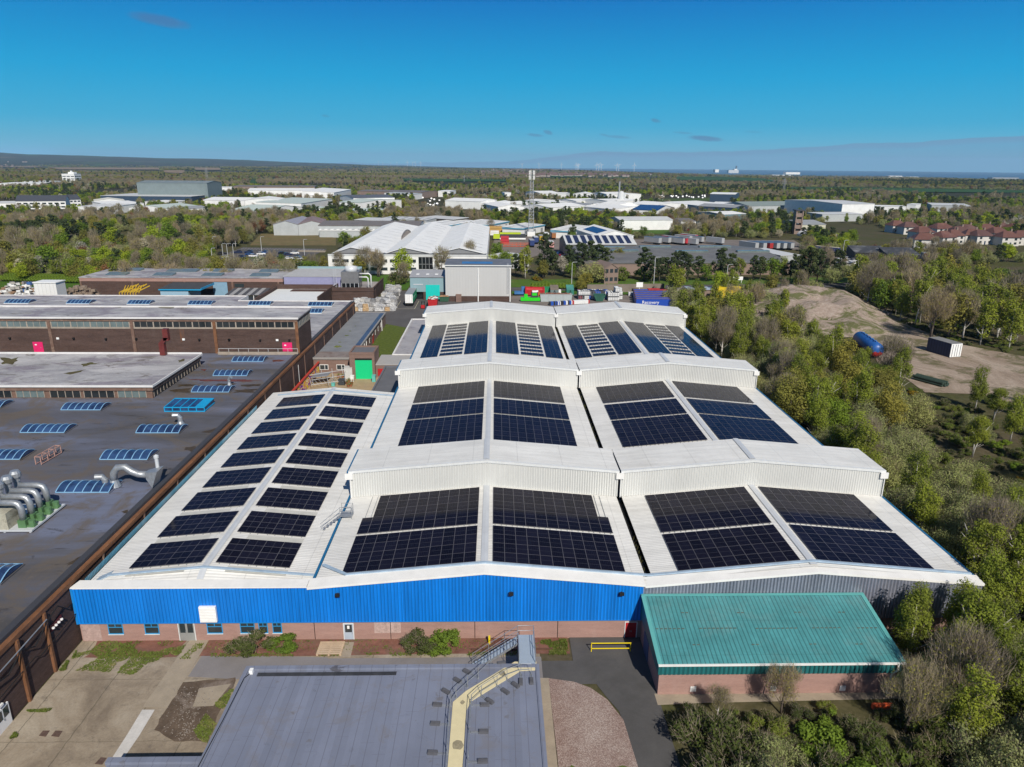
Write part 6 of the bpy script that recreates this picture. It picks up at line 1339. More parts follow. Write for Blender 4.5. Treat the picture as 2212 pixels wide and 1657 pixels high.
for i in range(n+1):
    for j in range(n+1):
        u, w_ = -1+2*i/n, -1+2*j/n; x, y = c0.x+4+u*28, c0.y+14+w_*34; d = math.hypot(u, w_); h = 5.5*max(0, 1-(d*(1+.22*mnoise.noise(Vector((x*.06, y*.06, 7)))))**1.7)*(1+.45*mnoise.noise(Vector((x*.11, y*.11, 1))))+.7*mnoise.noise(Vector((x*.5, y*.5, 2)))*max(0, 1-d)+2.2*math.exp(-((x-c0.x-4)**2+(y-c0.y-26)**2)/110)
        b.v.append((x, y, h if d < 1 else -.2))
for i in range(n):
    for j in range(n): a = i*(n+1)+j; b.f.append((a, a+n+1, a+n+2, a+1)); b.m.append(0)
struct('mound', b, M_mound, True)
heap('rubble_bank', at('E', 1030, 260).x, at('E', 1030, 260).y, 9, 2.2, 1.4, 260, worn('dark_rubble', (.10, .085, .07), .3, 1.), 'dark broken bank of rubble along the dirt lot', .3, .9, .3)
heap('stone_heap', at('E', 800, 210).x, at('E', 800, 210).y, 22, 14, 1.5, 1300, worn('pinkish_stone', (.34, .27, .23), .3, 1.), 'scattered broken stones over the dirt mound', .15, .5, 1.6)
SC = thing('shipping_container', 'dark blue shipping container with a white end on the dirt lot', 'container', at('E', 1530, 440)); p, q, r_ = at('E', 1452, 408), at('E', 1535, 445), at('E', 1603, 440)
dx = (r_-q); dx.z = 0; dy = (p-q); dy.z = 0; wv = dx.normalized()*3.3; lv = dy.normalized(); lv = Vector((-dx.y, dx.x, 0)).normalized()*7.2
b = MB(); P_ = [q, q+wv, q+wv+lv, q+lv]; b.prism([(v_.x, v_.y) for v_ in P_], .1, 3.5); part('body', b, ribbed('navy_corrugated_steel', (.02, .03, .075), 's', .6, .1, .5, .4, .7, .25), SC)
b = MB(); nn = Vector((lv.x, lv.y, 0)).normalized(); f_ = [v_-nn*.12 for v_ in P_[:2]]; b.prism([(f_[0].x, f_[0].y), (f_[1].x, f_[1].y), (P_[1].x, P_[1].y), (P_[0].x, P_[0].y)], .15, 3.45); dd = part('door_end', b, M_white, SC)
b = MB()
for k in (.15, .4, .6, .85): a = f_[0].lerp(f_[1], k)-nn*.06; b.pipe([(a.x, a.y, .3), (a.x, a.y, 3.3)], .06, 5)
part('lock_rod', b, M_steel, dd)
b = MB(); b.prism([(v_.x, v_.y) for v_ in P_], 3.5, 3.55); part('roof', b, worn('dull_grey_roof', (.20, .20, .20), .2, .5), SC); b = MB()
for v_ in P_: b.box(v_.x-.15, v_.x+.15, v_.y-.15, v_.y+.15, 0, .12)
part('corner_block', b, M_black, SC)
TK = thing('storage_tank', 'blue cylindrical tank with a red underside lying on the dirt lot', 'tank', at('E', 1120, 462)); p, q = at('E', 1120, 452), at('E', 1045, 395); dv = (q-p); dv.z = 0; Lk = 13.; dv = dv.normalized(); b = MB(); r_ = 1.75; n = 16; s_ = Vector((-dv.y, dv.x, 0))
for (a_, rr) in ((-.9, .25), (-.75, .6), (-.45, .85), (0, 1), (Lk, 1), (Lk+.45, .85), (Lk+.75, .6), (Lk+.9, .25)):
    for j in range(n): an = 2*math.pi*j/n; c = p+dv*a_+s_*(r_*rr*math.cos(an))+Vector((0, 0, r_+.5+r_*rr*math.sin(an))); b.v.append(tuple(c))
for i in range(7):
    for j in range(n): k = (j+1) % n; b.f.append((i*n+j, i*n+k, (i+1)*n+k, (i+1)*n+j)); b.m.append(1 if 9 <= j <= 14 else 0)
b.f += [tuple(range(n))[::-1], tuple(range(7*n, 8*n))]; b.m += [0, 0]; part('shell', b, [worn('blue_tank_paint', (.02, .10, .34), .15, .6, .4, .4), M_red], TK, smooth=True)
b = MB()
for a_ in (2, 10): c = p+dv*a_; b.box(c.x-1.2, c.x+1.2, c.y-.8, c.y+.8, 0, .9)
part('cradle', b, M_black, TK); b = MB()
for a_ in (2, 4.2, 6.5, 8.8, 11): c = p+dv*a_; b.lathe([(.35, 0), (.35, .35)], (c.x, c.y, 2*r_+.4), 10)
b.bar(p+dv*1+Vector((0, 0, 4.15)), p+dv*12+Vector((0, 0, 4.15)), .12); part('hatch', b, M_bluep, TK)
PS = thing('pipe_stack', 'stack of dark green pipes lying on the dirt lot', 'pipes', at('E', 1430, 590)); p, q = at('E', 1325, 565), at('E', 1510, 615); sv = (q-p).cross(Vector((0, 0, 1))).normalized()
for k in range(7): b = MB(); o_ = sv*(-(k % 4)*.75)+Vector((0, 0, .35 if k < 4 else .9)); b.pipe([p+o_+(q-p)*random.uniform(0, .1), q+o_-(q-p)*random.uniform(0, .1)], .3, 8); part('pipe', b, worn('dark_green_pipe', (.035, .06, .045), .2, 1.), PS)
# ------------------------------------------------------------------ buildings beyond the yards
FOOT = []     # footprints (plan polygons) kept clear of trees
MW_ = {}
def cm(key, c, kind='flat', **k):
    if key not in MW_: MW_[key] = worn('paint_'+key, c, k.get('var', .1), k.get('s', .25), k.get('r', .55), .35, c2=k.get('c2'))
    return MW_[key]
WHT = cm('white_sheet', (.74, .74, .72), c2=(.66, .66, .63)); PALE = cm('pale_grey_sheet', (.52, .53, .53), c2=(.44, .45, .45)); PGRN = cm('pale_green_sheet', (.46, .52, .47)); DROOF = cm('brown_grey_roof', (.165, .145, .13), c2=(.12, .11, .10)); GRY = cm('mid_grey_sheet', (.27, .28, .285)); NAVY = cm('navy_sheet', (.035, .06, .10)); SLT = cm('slate', (.055, .06, .075)); WWALL = cm('white_render', (.72, .72, .70)); GWALL = cm('pale_grey_wall', (.40, .42, .42)); BWALL = cm('brown_wall', (.22, .16, .13)); TWALL = cm('teal_blue_wall', (.12, .22, .26)); GGRN = cm('grey_green_wall', (.17, .21, .215)); STRP = cm('blue_strip', (.10, .30, .42)); PVD = cm('pv_dark', (.02, .025, .06), r=.15)
def bld(label, w_, pl, pr, h, depth, rise=0., axis='s', wall=None, roof=None, Y=None, fascia=None, lights=0, win=0, doors=0, name='warehouse', cat='warehouse', group='sheds of the industrial estates', over=.3, zone=True):
    a = at(w_, *pl, h) if Y is None else atY(w_, *pl, Y); c = at(w_, *pr, h) if Y is None else atY(w_, *pr, Y)
    if Y is not None: h = (a.z+c.z)/2
    a.z = c.z = 0; u = (c-a); L = u.length; u.normalize(); n = Vector((-u.y, u.x, 0))
    if n.y < 0: n = -n
    if not isinstance(depth, (int, float)):
        q = at(w_, *depth, h); q.z = 0; depth = max(6, abs((q-a).dot(n)))
    z0 = min(gz(a.x, a.y), gz(c.x, c.y))-.3
    o = thing(name, label, cat, (a.x, a.y, 0), math.atan2(u.y, u.x), group)
    wall = wall or WWALL; roof = roof or WHT
    b = MB(); b.box(0, L, 0, depth, z0, h)
    e = over
    if axis == 'f' and rise: b.poly([(0, 0, h), (L, 0, h), (L/2, 0, h+rise)]); b.poly([(L, depth, h), (0, depth, h), (L/2, depth, h+rise)])
    if axis == 's' and rise: b.poly([(0, depth, h), (0, 0, h), (0, depth/2, h+rise)]); b.poly([(L, 0, h), (L, depth, h), (L, depth/2, h+rise)])
    if axis == 'm' and rise: b.poly([(0, depth, h), (0, 0, h), (0, depth, h+rise)]); b.poly([(L, 0, h), (L, depth, h), (L, depth, h+rise)]); b.quad((L, depth, h), (0, depth, h), (0, depth, h+rise), (L, depth, h+rise))
    part('wall', b, wall, o, local=True)
    b = MB(); t_ = .25
    if axis == 'f' and rise:
        for (x0, x1, za, zb) in ((-e, L/2, h-rise*e/(L/2), h+rise), (L/2, L+e, h+rise, h-rise*e/(L/2))): b.prism([(x0, -e), (x1, -e), (x1, depth+e), (x0, depth+e)], [za, zb, zb, za], [za+t_, zb+t_, zb+t_, za+t_])
        rz_ = lambda x, y: h+rise*(1-abs(x-L/2)/(L/2))+t_
    elif axis == 's' and rise:
        for (y0, y1, za, zb) in ((-e, depth/2, h-.1, h+rise), (depth/2, depth+e, h+rise, h-.1)): b.prism([(-e, y0), (L+e, y0), (L+e, y1), (-e, y1)], [za, za, zb, zb], [za+t_, za+t_, zb+t_, zb+t_])
        rz_ = lambda x, y: h+rise*(1-abs(y-depth/2)/(depth/2))+t_
    else:
        b.prism([(-e, -e), (L+e, -e), (L+e, depth+e), (-e, depth+e)], [h, h, h+rise, h+rise], [h+t_, h+t_, h+rise+t_, h+rise+t_]); rz_ = lambda x, y: h+rise*y/depth+t_
    rf = part('roof', b, roof, o, local=True)
    if fascia: b = MB(); b.box(-e, L+e, -e-.15, -e-.01, h-.5, h+t_+.05); b.box(-e-.15, -e-.01, -e, depth+e, h-.5, h+t_+.05); part('fascia', b, fascia, o, local=True)
    for i in range(lights):
        x = (i+.5)*L/lights; w2 = min(.9, L/lights*.25); y0, y1 = depth*.08, depth*(.42 if axis == 's' else .85); b = MB(); b.quad((x-w2, y0, rz_(x-w2, y0)+.03), (x+w2, y0, rz_(x+w2, y0)+.03), (x+w2, y1, rz_(x+w2, y1)+.03), (x-w2, y1, rz_(x-w2, y1)+.03)); part('rooflight', b, GRY, rf, local=True)
    for r_ in range(win):
        b = MB(); k = max(3, int(L/5)); zz = 1.2+r_*3.3
        for i in range(k): x = (i+.5)*L/k; b.box(x-L/k*.33, x+L/k*.33, -.06, -.004, zz, zz+1.5)
        part('window_row', b, M_glass, o, local=True)
    for i in range(doors): x = (i+.6)*L/doors; b = MB(); b.box(x-1.8, x+1.8, -.06, -.004, 0, min(4, h*.65)); part('door', b, GRY, o, local=True)
    A_ = a-u*4-n*1; fr__ = min(24, 5+max(0, a.y-330)*.03); FOOT.append([a-u*3-n*fr__, c+u*3-n*fr__, c+u*3+n*(depth+3), a-u*3+n*(depth+3)] if zone else [a, c, c+n*depth, a+n*depth])
    return o
# the three-ridge white works
TWK = thing('white_works', 'large white works with three ridged sheet roofs and a white two storey office front', 'factory', (-37, 304, 0))
b = MB(); b.box(-70.7, -3.7, 304, 313, 0, 7.6); b.box(-70.7, -3.7, 304, 304.4, 7.6, 8.3); part('office_wall', b, WWALL, TWK)
b = MB(); b.box(-70.5, -3.9, 304.4, 314, 7.6, 7.8); part('office_roof', b, cm('dark_felt', (.10, .10, .105)), TWK)
b = MB(); b.box(-70.7, -3.7, 303.9, 304, 7.6, 8.35); part('fascia', b, PALE, TWK)
vx = [-70.9, -48.2, -27.2, -3.7]; rx = [-62.7, -39.6, -15.7]; zv, zg, ya, yb = 7.6, 10.2, 313, 455
for i in range(3):
    b = MB(); b.poly([(vx[i], ya, 4), (vx[i+1], ya, 4), (vx[i+1], ya, zv), (rx[i], ya, zg), (vx[i], ya, zv)]); b.poly([(vx[i+1], yb, 0), (vx[i], yb, 0), (vx[i], yb, zv), (rx[i], yb, zg), (vx[i+1], yb, zv)]); part('gable', b, cm('grey_gable', (.20, .205, .21)), TWK)
    b = MB(); b.prism([(vx[i], ya-.5), (rx[i], ya-.5), (rx[i], yb), (vx[i], yb)], [zv-.1, zg-.1, zg-.1, zv-.1], [zv+.1, zg+.1, zg+.1, zv+.1]); b.prism([(rx[i], ya-.5), (vx[i+1], ya-.5), (vx[i+1], yb), (rx[i], yb)], [zg-.1, zv-.1, zv-.1, zg-.1], [zg+.1, zv+.1, zv+.1, zg+.1])
    rf = part('roof', b, WHT, TWK)
    for k in range(10):
        y = ya+4+k*13.6; f0, f1 = .25, .8; x0, x1 = rx[i]+(vx[i+1]-rx[i])*f0, rx[i]+(vx[i+1]-rx[i])*f1; z = lambda x: zg+.1-(zg-zv)*(x-rx[i])/(vx[i+1]-rx[i])+.02
        b = MB(); b.quad((x0, y, z(x0)), (x1, y, z(x1)), (x1, y+.9, z(x1)), (x0, y+.9, z(x0))); part('rooflight', b, GRY if (i == 2 and k in (0, 1, 2)) or (i, k) in ((1, 8), (1, 9)) else PALE, rf)
b = MB(); b.box(-4.1, -3.7, 313, 455, 0, zv); b.box(-70.9, -70.5, 313, 455, 0, zv); part('side_wall', b, WWALL, TWK)
for k in range(16):
    x = -69+k*4.05
    if 9 <= k <= 10 : continue
    for z in (1.5, 4.9): b = MB(); b.box(x, x+2.9, 303.93, 303.995, z, z+1.3); part('window', b, M_glass, TWK)
b = MB(); b.box(-32.6, -26.6, 303.9, 303.995, 2.2, 7.3); g_ = part('glazed_stair', b, M_dark, TWK); b = MB()
for x in (-31.1, -29.6, -28.1): b.box(x-.08, x+.08, 303.82, 303.899, 2.2, 7.3)
b.box(-32.6, -26.6, 303.82, 303.899, 4.2, 4.35); part('mullion', b, GRY, g_)
b = MB(); q0 = at('c', 850, 1000, 8.5)
for k in range(11):
    y = 372+k*4.0; b.bar((-48.2, y, zv), (-48.2, y, zv+3.1*(1-((k-4.5)/6)**2)), .35)
    if k < 10: b.bar((-48.2, y, zv+3.1*(1-((k-4.5)/6)**2)), (-48.2, y+4, zv+3.1*(1-((k-3.5)/6)**2)), .35); b.bar((-48.2, y, zv+.3), (-48.2, y+4, zv+3.1*(1-((k-3.5)/6)**2)), .22)
part('truss', b, cm('rusty_truss', (.16, .14, .125)), TWK); FOOT.append([Vector(p) for p in ((-73, 296, 0), (-1, 296, 0), (-1, 458, 0), (-73, 458, 0))])
bld('low white sheet lean-to behind the tall grey shed', 's', (1260, 150), (1635, 190), 4.5, 12, .6, 'm', PALE, PALE, name='lean_to', cat='shed')
# solar-roofed works and its neighbours
o = bld('workshop with nine dark solar strips on its pale roof', 'd', (965, 1036), (1860, 1036), 6.5, 26, 3.2, 's', cm('dark_wall', (.09, .085, .085)), PALE, name='workshop', cat='workshop')
L = (at('d', 1860, 1036, 6.5)-at('d', 965, 1036, 6.5)).length
for i in range(9):
    x = (i+.55)*L/9.4; b = MB(); f = lambda y: 6.5+3.2*y/13+.3
    b.prism([(x-1.2, .8), (x+1.2, .8), (x+1.2, 12.3), (x-1.2, 12.3)], [f(.8), f(.8), f(12.3), f(12.3)], [f(.8)+.1, f(.8)+.1, f(12.3)+.1, f(12.3)+.1]); part('solar_strip', b, PVD, o, local=True)
o = bld('white gabled workshop with solar panels on both slopes', 'd', (1345, 930), (1825, 925), 7, 40, 3, 'f', WWALL, WHT, name='workshop', cat='workshop')
L = (at('d', 1825, 925, 7)-at('d', 1345, 930, 7)).length
for s in (-1, 1):
    f = lambda x: 7+3*(1-abs(x-L/2)/(L/2))+.32; x0, x1 = sorted((L/2+s*L*.12, L/2+s*L*.4)); b = MB(); b.prism([(x0, 6), (x1, 6), (x1, 34), (x0, 34)], [f(x0), f(x1), f(x1), f(x0)], [f(x0)+.1, f(x1)+.1, f(x1)+.1, f(x0)+.1]); part('solar_field', b, PVD, o, local=True)
o = bld('very long low works with a weathered dark grey sheet roof behind the pines', 'k', (-330, 262), (948, 260), 5, (-360, 152), 2.2, 's', BWALL, cm('weathered_grey_sheet', (.155, .15, .14), c2=(.11, .105, .095), var=.2), name='works', cat='factory')
for (x0, x1, y) in ((38, 235, 168), (-280, -60, 170), (258, 460, 198), (415, 615, 170), (645, 850, 200), (-150, 20, 193)):
    p, q = at('k', x0, y, 6.8), at('k', x1, y, 6.8); b = MB(); b.prism([(p.x, p.y), (q.x, q.y), (q.x, q.y+2.6), (p.x, p.y+2.6)], 6.0, 7.6); part('rooflight', b, M_greyglass, o)
bld('pale flat roofed store at the right end of the grey works', 'k', (880, 215), (1000, 212), 4, 30, 0, 'flat', GWALL, PALE)
bld('brown brick office below the pines', 't', (780, 165), (930, 160), 6, 12, 2, 'f', BWALL, BWALL, name='office', cat='office', win=2)
# left estate
bld('pale grey gabled shed with a lilac grey roof', 'b', (1405, 778), (1722, 780), 7, 42, 2.2, 'f', GWALL, cm('lilac_grey', (.27, .27, .31)))
bld('pale grey gabled shed with a rusty brown roof', 'b', (1726, 780), (2080, 776), 7, 42, 2.2, 'f', GWALL, cm('rust_roof', (.22, .15, .13), c2=(.27, .23, .22)))
bld('low workshop with a white roof and slanted dark rooflights', 'c', (-110, 858), (590, 862), 4.2, 18, 2.2, 'm', GWALL, WHT, lights=9)
bld('long dark brown roofed shed behind the white works', 'c', (-120, 795), (1180, 800), 7, 40, 1.5, 's', GWALL, DROOF)
bld('cream roofed shed between the brown roof and the woods', 'c', (345, 722), (790, 738), 6, 18, .5, 'm', GWALL, PALE); bld('pale roofed terrace of units with dark joints', 'c', (672, 708), (1268, 728), 6, 18, .6, 'm', GWALL, PALE, lights=6)
bld('pale flat roofed unit with a dark overhang', 'c', (1188, 690), (1610, 718), 6, 18, .4, 'm', cm('dark_brown', (.06, .055, .05)), PALE)
for lab, w_, a_, c_, d_ in (('blue edged unit nearest the white works', 'c', (1555, 797), (1945, 738), 20), ('blue edged unit left of the telecom mast', 'c', (2060, 792), (2330, 742), 22), ('blue edged white roofed unit behind the telecom mast', 'd', (400, 835), (682, 786), (275, 800)), ('blue edged white roofed unit right of the telecom mast', 'd', (1020, 872), (1278, 806), (865, 837))):
    bld(lab, w_, a_, c_, 4.5, d_, .8, 'm', WWALL, WHT, fascia=STRP, lights=5, doors=3)
bld('tall grey green warehouse block above the treetops', 'a', (1755, 462), (2660, 452), 24, 45, 2, 's', GGRN, GGRN, Y=at('a', 1290, 620, 8).y+28, lights=8)
bld('long low navy walled warehouse with a flat pale roof', 'a', (1290, 622), (2460, 632), 8, 70, 0, 'flat', NAVY, PALE)
bld('very long white warehouse at the far left edge', 'a', (-60, 466), (515, 466), 7, 90, 0, 'flat', WWALL, WHT)
bld('white lean warehouse beside the white office block', 'a', (520, 440), (800, 432), 5, 40, 0, 'flat', WWALL, WHT)
o = bld('white four storey office block with black window bands', 'a', (790, 342), (952, 338), 16, 26, 0, 'flat', WWALL, WHT, Y=at('a', 830, 450).y, name='office_block', cat='office', group=None); h_ = atY('a', 790, 342, at('a', 830, 450).y).z; Lo = (atY('a', 952, 338, at('a', 830, 450).y)-atY('a', 790, 342, at('a', 830, 450).y)).length
for f in (.12, .38, .68):
    for i in range(3): b = MB(); b.box(Lo*(.04+.33*i), Lo*(.31+.33*i), -.1, -.004, h_*f, h_*f+1.6); b.box(Lo+.004, Lo+.1, 1+8*i, 8+8*i, h_*f, h_*f+1.6); part('window_band', b, M_dark, o, local=True)
b = MB(); b.box(Lo*.4, Lo*.85, 6, 18, h_+.25, h_+4.2); b.box(Lo*.55, Lo*.65, 8, 12, h_+4.2, h_+7); part('plant_room', b, WWALL, o, local=True)
bld('school with a long slate roof and white gable', 'a', (200, 692), (840, 688), 7.5, 16, 5, 's', WWALL, SLT, win=2, name='school', cat='school'); bld('slate roofed white wing right of the long school', 'a', (890, 672), (1035, 668), 7, 16, 4.5, 's', WWALL, SLT, win=2, name='school', cat='school')
bld('low white walled shed at the left edge below the school', 'a', (-30, 716), (430, 712), 5, 22, 1.2, 's', WWALL, PALE); bld('white sawtooth shed with slanted rooflights', 'a', (1000, 762), (1400, 768), 6, 40, 1, 'm', WWALL, WHT, lights=5); bld('cream hipped roof unit before the navy warehouse', 'a', (1210, 688), (1600, 682), 6, 30, 2, 'f', WWALL, cm('cream', (.62, .60, .52)))
bld('long white roofed shed behind bare trees at left', 'a', (1380, 735), (1850, 720), 6, 40, 1, 'm', WWALL, WHT)
for lab, w_, a_, c_, h_, d_, r_, ax, ro in (('pale green roofed shed behind the woods', 'b', (850, 592), (1290, 606), 6, 60, 3, 's', PGRN), ('long white shed behind dark conifers', 'b', (505, 465), (1035, 472), 7, 45, 2, 's', WHT), ('white gable ended works with loading bays', 'b', (1040, 470), (1470, 470), 8, 50, 2, 'f', WHT),
    ('far long white north-light works', 'b', (1080, 342), (1930, 342), 8, 60, 2, 's', WHT), ('far low brown roofed works', 'b', (900, 290), (1940, 294), 9, 50, 1, 's', DROOF), ('far white roofed strip at the left of the works', 'b', (660, 304), (1080, 306), 7, 40, 0, 'flat', WHT), ('pale green mono pitch warehouse', 'b', (1765, 512), (2165, 452), 7, 45, 1, 'm', PGRN),
    ('white flat unit near the navy warehouse', 'b', (80, 492), (330, 474), 5, 30, 0, 'flat', WHT), ('pale greenish hipped unit', 'b', (40, 572), (450, 540), 6, 40, 2, 's', PGRN), ('grey blue pitched unit', 'b', (235, 580), (560, 565), 5, 20, 1.5, 's', GRY), ('low pale roof among the trees', 'b', (1925, 572), (2110, 566), 5, 20, .5, 'm', PGRN), ('white block near the right of the far works', 'b', (1870, 402), (2010, 404), 6, 15, 0, 'flat', WHT),
    ('white works with pale curved end', 'c', (150, 490), (420, 500), 8, 70, 2, 's', PGRN), ('solar roofed works behind pines', 'c', (330, 440), (860, 432), 10, 50, 2, 's', cm('pv_grey', (.10, .105, .12))), ('long dusty brown roofed works', 'c', (380, 350), (1205, 366), 8, 60, 1, 's', DROOF), ('grey white store at its right end', 'c', (1100, 392), (1215, 380), 7, 40, 1, 'm', GWALL), ('white saw-tooth gabled works', 'c', (80, 372), (300, 330), 9, 40, 2, 'm', WHT),
    ('white works with row of solar panels', 'c', (1510, 472), (1965, 486), 8, 40, 2, 's', WHT), ('white far warehouse before yellow trees', 'c', (1420, 350), (1570, 352), 8, 40, 0, 'flat', WHT), ('white hipped unit by the road', 'c', (1985, 512), (2300, 520), 6, 35, 2, 'f', WHT), ('pale lean roofed shed in the trees', 'c', (390, 612), (780, 600), 5, 22, 1, 'm', PGRN),
    ('white gable fronted warehouse left of the mast', 'd', (85, 555), (420, 552), 9, 50, 2, 'f', WHT), ('low glazed office range left of the mast', 'd', (110, 602), (480, 602), 5, 15, 0, 'flat', PALE), ('white warehouse right behind the mast', 'd', (390, 540), (745, 562), 8, 50, 2, 'f', WHT), ('white shed at the left of the central cluster', 'd', (-40, 520), (170, 530), 8, 40, 2, 'f', WHT), ('white roof rear left of the cluster', 'd', (430, 470), (615, 480), 7, 35, 1, 's', WHT), ('white roof rear centre of the cluster', 'd', (610, 494), (838, 505), 7, 35, 1, 's', WHT),
    ('white roof behind the dark one', 'd', (830, 462), (1090, 480), 7, 35, 1.5, 'f', WHT), ('dark grey pitched roof in the cluster', 'd', (845, 520), (1130, 548), 7, 35, 2, 's', GRY), ('broad white roof in the middle of the cluster', 'd', (1160, 462), (1530, 485), 8, 45, 1.5, 'f', WHT), ('long white roof in front of the silo', 'd', (1090, 540), (1550, 585), 7, 50, 2, 's', WHT), ('navy gabled unit with striped roof', 'd', (1365, 520), (1610, 540), 8, 30, 3, 's', WHT), ('white roof right of the silo', 'd', (1750, 510), (2100, 535), 8, 45, 2, 's', WHT),
    ('shed with a dark solar roof right of the silo', 'd', (1800, 588), (2130, 600), 7, 55, 3, 's', PVD), ('far white terrace left', 'd', (670, 380), (960, 385), 8, 30, 1, 's', WHT), ('far white hipped unit centre', 'd', (1050, 388), (1290, 392), 8, 30, 2, 'f', WHT), ('far white hipped unit with pale block', 'd', (1290, 378), (1480, 392), 9, 30, 2, 'f', WHT), ('far white shed right', 'd', (1570, 384), (1700, 392), 8, 30, 1, 's', WHT), ('far white gabled shed left', 'd', (440, 362), (620, 376), 8, 30, 2, 'f', WHT), ('small white unit behind dark conifers', 'd', (170, 372), (250, 372), 10, 20, 0, 'flat', WHT)):
    bld(lab, w_, a_, c_, h_, d_, r_, ax, WWALL if ro is not DROOF else BWALL, ro)
bld('white shed behind a row of young trees', 'd', (1650, 725), (2330, 722), 7, 25, 1.5, 's', WWALL, PALE); bld('blue walled unit with a white corner', 'e', (505, 374), (668, 368), 9, (387, 354), 1, 's', TWALL, WHT); bld('long grey green warehouse with a white wall', 'e', (690, 312), (1185, 306), 7, 45, 3, 's', GWALL, cm('grey_green_roof', (.22, .26, .24)))
for lab, w_, a_, c_, h_, d_, r_, ax, wa, ro in (('white roofed navy warehouse near the bus park', 'e', (405, 222), (590, 226), 12, 60, 1, 's', NAVY, WHT), ('long white curved roof shed', 'e', (60, 282), (320, 310), 7, 40, 1, 'm', GWALL, WHT), ('dark pitched unit before the white one', 'e', (310, 312), (585, 325), 7, 30, 2, 's', NAVY, GRY), ('low white unit behind the dark pitched one', 'e', (425, 292), (580, 296), 7, 25, .5, 'm', GWALL, WHT),
    ('navy and white warehouse with a ribbed roof', 'f', (145, 250), (345, 248), 13, (20, 222), 1, 's', WWALL, PALE), ('long low white units at right', 'f', (65, 262), (290, 268), 6, 20, 0, 'flat', WWALL, WHT), ('white strip of units at far right', 'f', (350, 262), (540, 266), 7, 20, 0, 'flat', WWALL, WHT), ('white portal framed unit at far right', 'f', (545, 252), (600, 254), 9, 25, 0, 'flat', WWALL, WHT), ('pale wide roof at far right', 'f', (700, 256), (940, 262), 8, 40, .5, 'm', GWALL, PALE), ('small pale roof in the woods at right', 'f', (20, 315), (270, 312), 6, 20, .5, 'm', GWALL, PALE),
    ('grey roofed cream shed at right', 'e', (1075, 450), (1260, 448), 6, 30, 2, 's', cm('cream_wall', (.5, .48, .38)), GRY), ('blue and white unit by parked cars', 'e', (190, 425), (300, 425), 6, 15, 1, 'm', WWALL, DROOF)):
    bld(lab, w_, a_, c_, h_, d_, r_, ax, wa, ro)
o = bld('weathered black lean-to shed with pale roof streaks, left one', 'f', (225, 552), (430, 556), 4, 12, 2.2, 'm', cm('black_timber', (.03, .028, .026)), cm('black_roof', (.05, .05, .05), c2=(.22, .22, .22)), name='barn', cat='shed'); bld('weathered black lean-to shed with pale roof streaks, right one', 'f', (425, 564), (626, 568), 4.2, 12, 2.2, 'm', cm('black_timber', 0), cm('black_roof', 0), name='barn', cat='shed')
# white tunnel store, brown tower
TN = thing('tunnel_store', 'white half round tunnel store among the trees', 'store', at('e', 1175, 542)); w0, w1 = at('e', 1105, 542), at('e', 1238, 542); b = MB(); r_ = (w1.x-w0.x)/2; b.extr([(r_*math.cos(a), 0, r_*.62*math.sin(a)) for a in np.linspace(0, math.pi, 13)], (w0.x+r_, w0.y, 0), (w0.x+r_, w0.y+14, 0)); part('cover', b, WHT, TN); b = MB(); b.box(w0.x+r_-2, w0.x+r_+2, w0.y-.05, w0.y-.003, 0, 2.8); part('door', b, GRY, TN); FOOT.append([Vector((w0.x-2, w0.y-25, 0)), Vector((w1.x+2, w0.y-25, 0)), Vector((w1.x+2, w0.y+15, 0)), Vector((w0.x-2, w0.y+15, 0))])
TWR = thing('drill_tower', 'square brown tower with a dark cap rising from the trees', 'tower', at('e', 1050, 520)); c = at('e', 1050, 520); b = MB()
for i in range(4):
    for x in (-2.2, 2.2): b.box(c.x+x-.4, c.x+x+.4, c.y, c.y+4.4, i*4, i*4+4)
    b.box(c.x-1.8, c.x+1.8, c.y+.4, c.y+4, i*4, i*4+2.2); b.box(c.x-2.6, c.x+2.6, c.y, c.y+4.4, i*4+3.7, i*4+4)
part('frame', b, BWALL, TWR); b = MB(); b.box(c.x-3.4, c.x+3.4, c.y-.6, c.y+5, 16, 16.6); part('cap', b, SLT, TWR)
# silo and plant
SI = thing('silo', 'white silo with two green tanks and a tall thin stack in the white estate', 'silo', at('d', 1660, 562)); c = at('d', 1660, 562); b = MB(); b.lathe([(4, 0), (4, 15), (2.5, 17), (.4, 18)], c, 14); part('vessel', b, PALE, SI, smooth=True); b = MB(); q = at('d', 1632, 562); b.pipe([q, q+Vector((0, 0, 28))], .9, 8); part('stack', b, GRY, SI)
for x in (1720, 1750): q = at('d', x, 556); b = MB(); b.lathe([(2.6, 1), (2.9, 4), (2.2, 8), (.5, 9)], q, 12); b.lathe([(1., 0), (1., 1)], q, 8); part('green_tank', b, cm('tank_green', (.02, .30, .18)), SI, smooth=True)
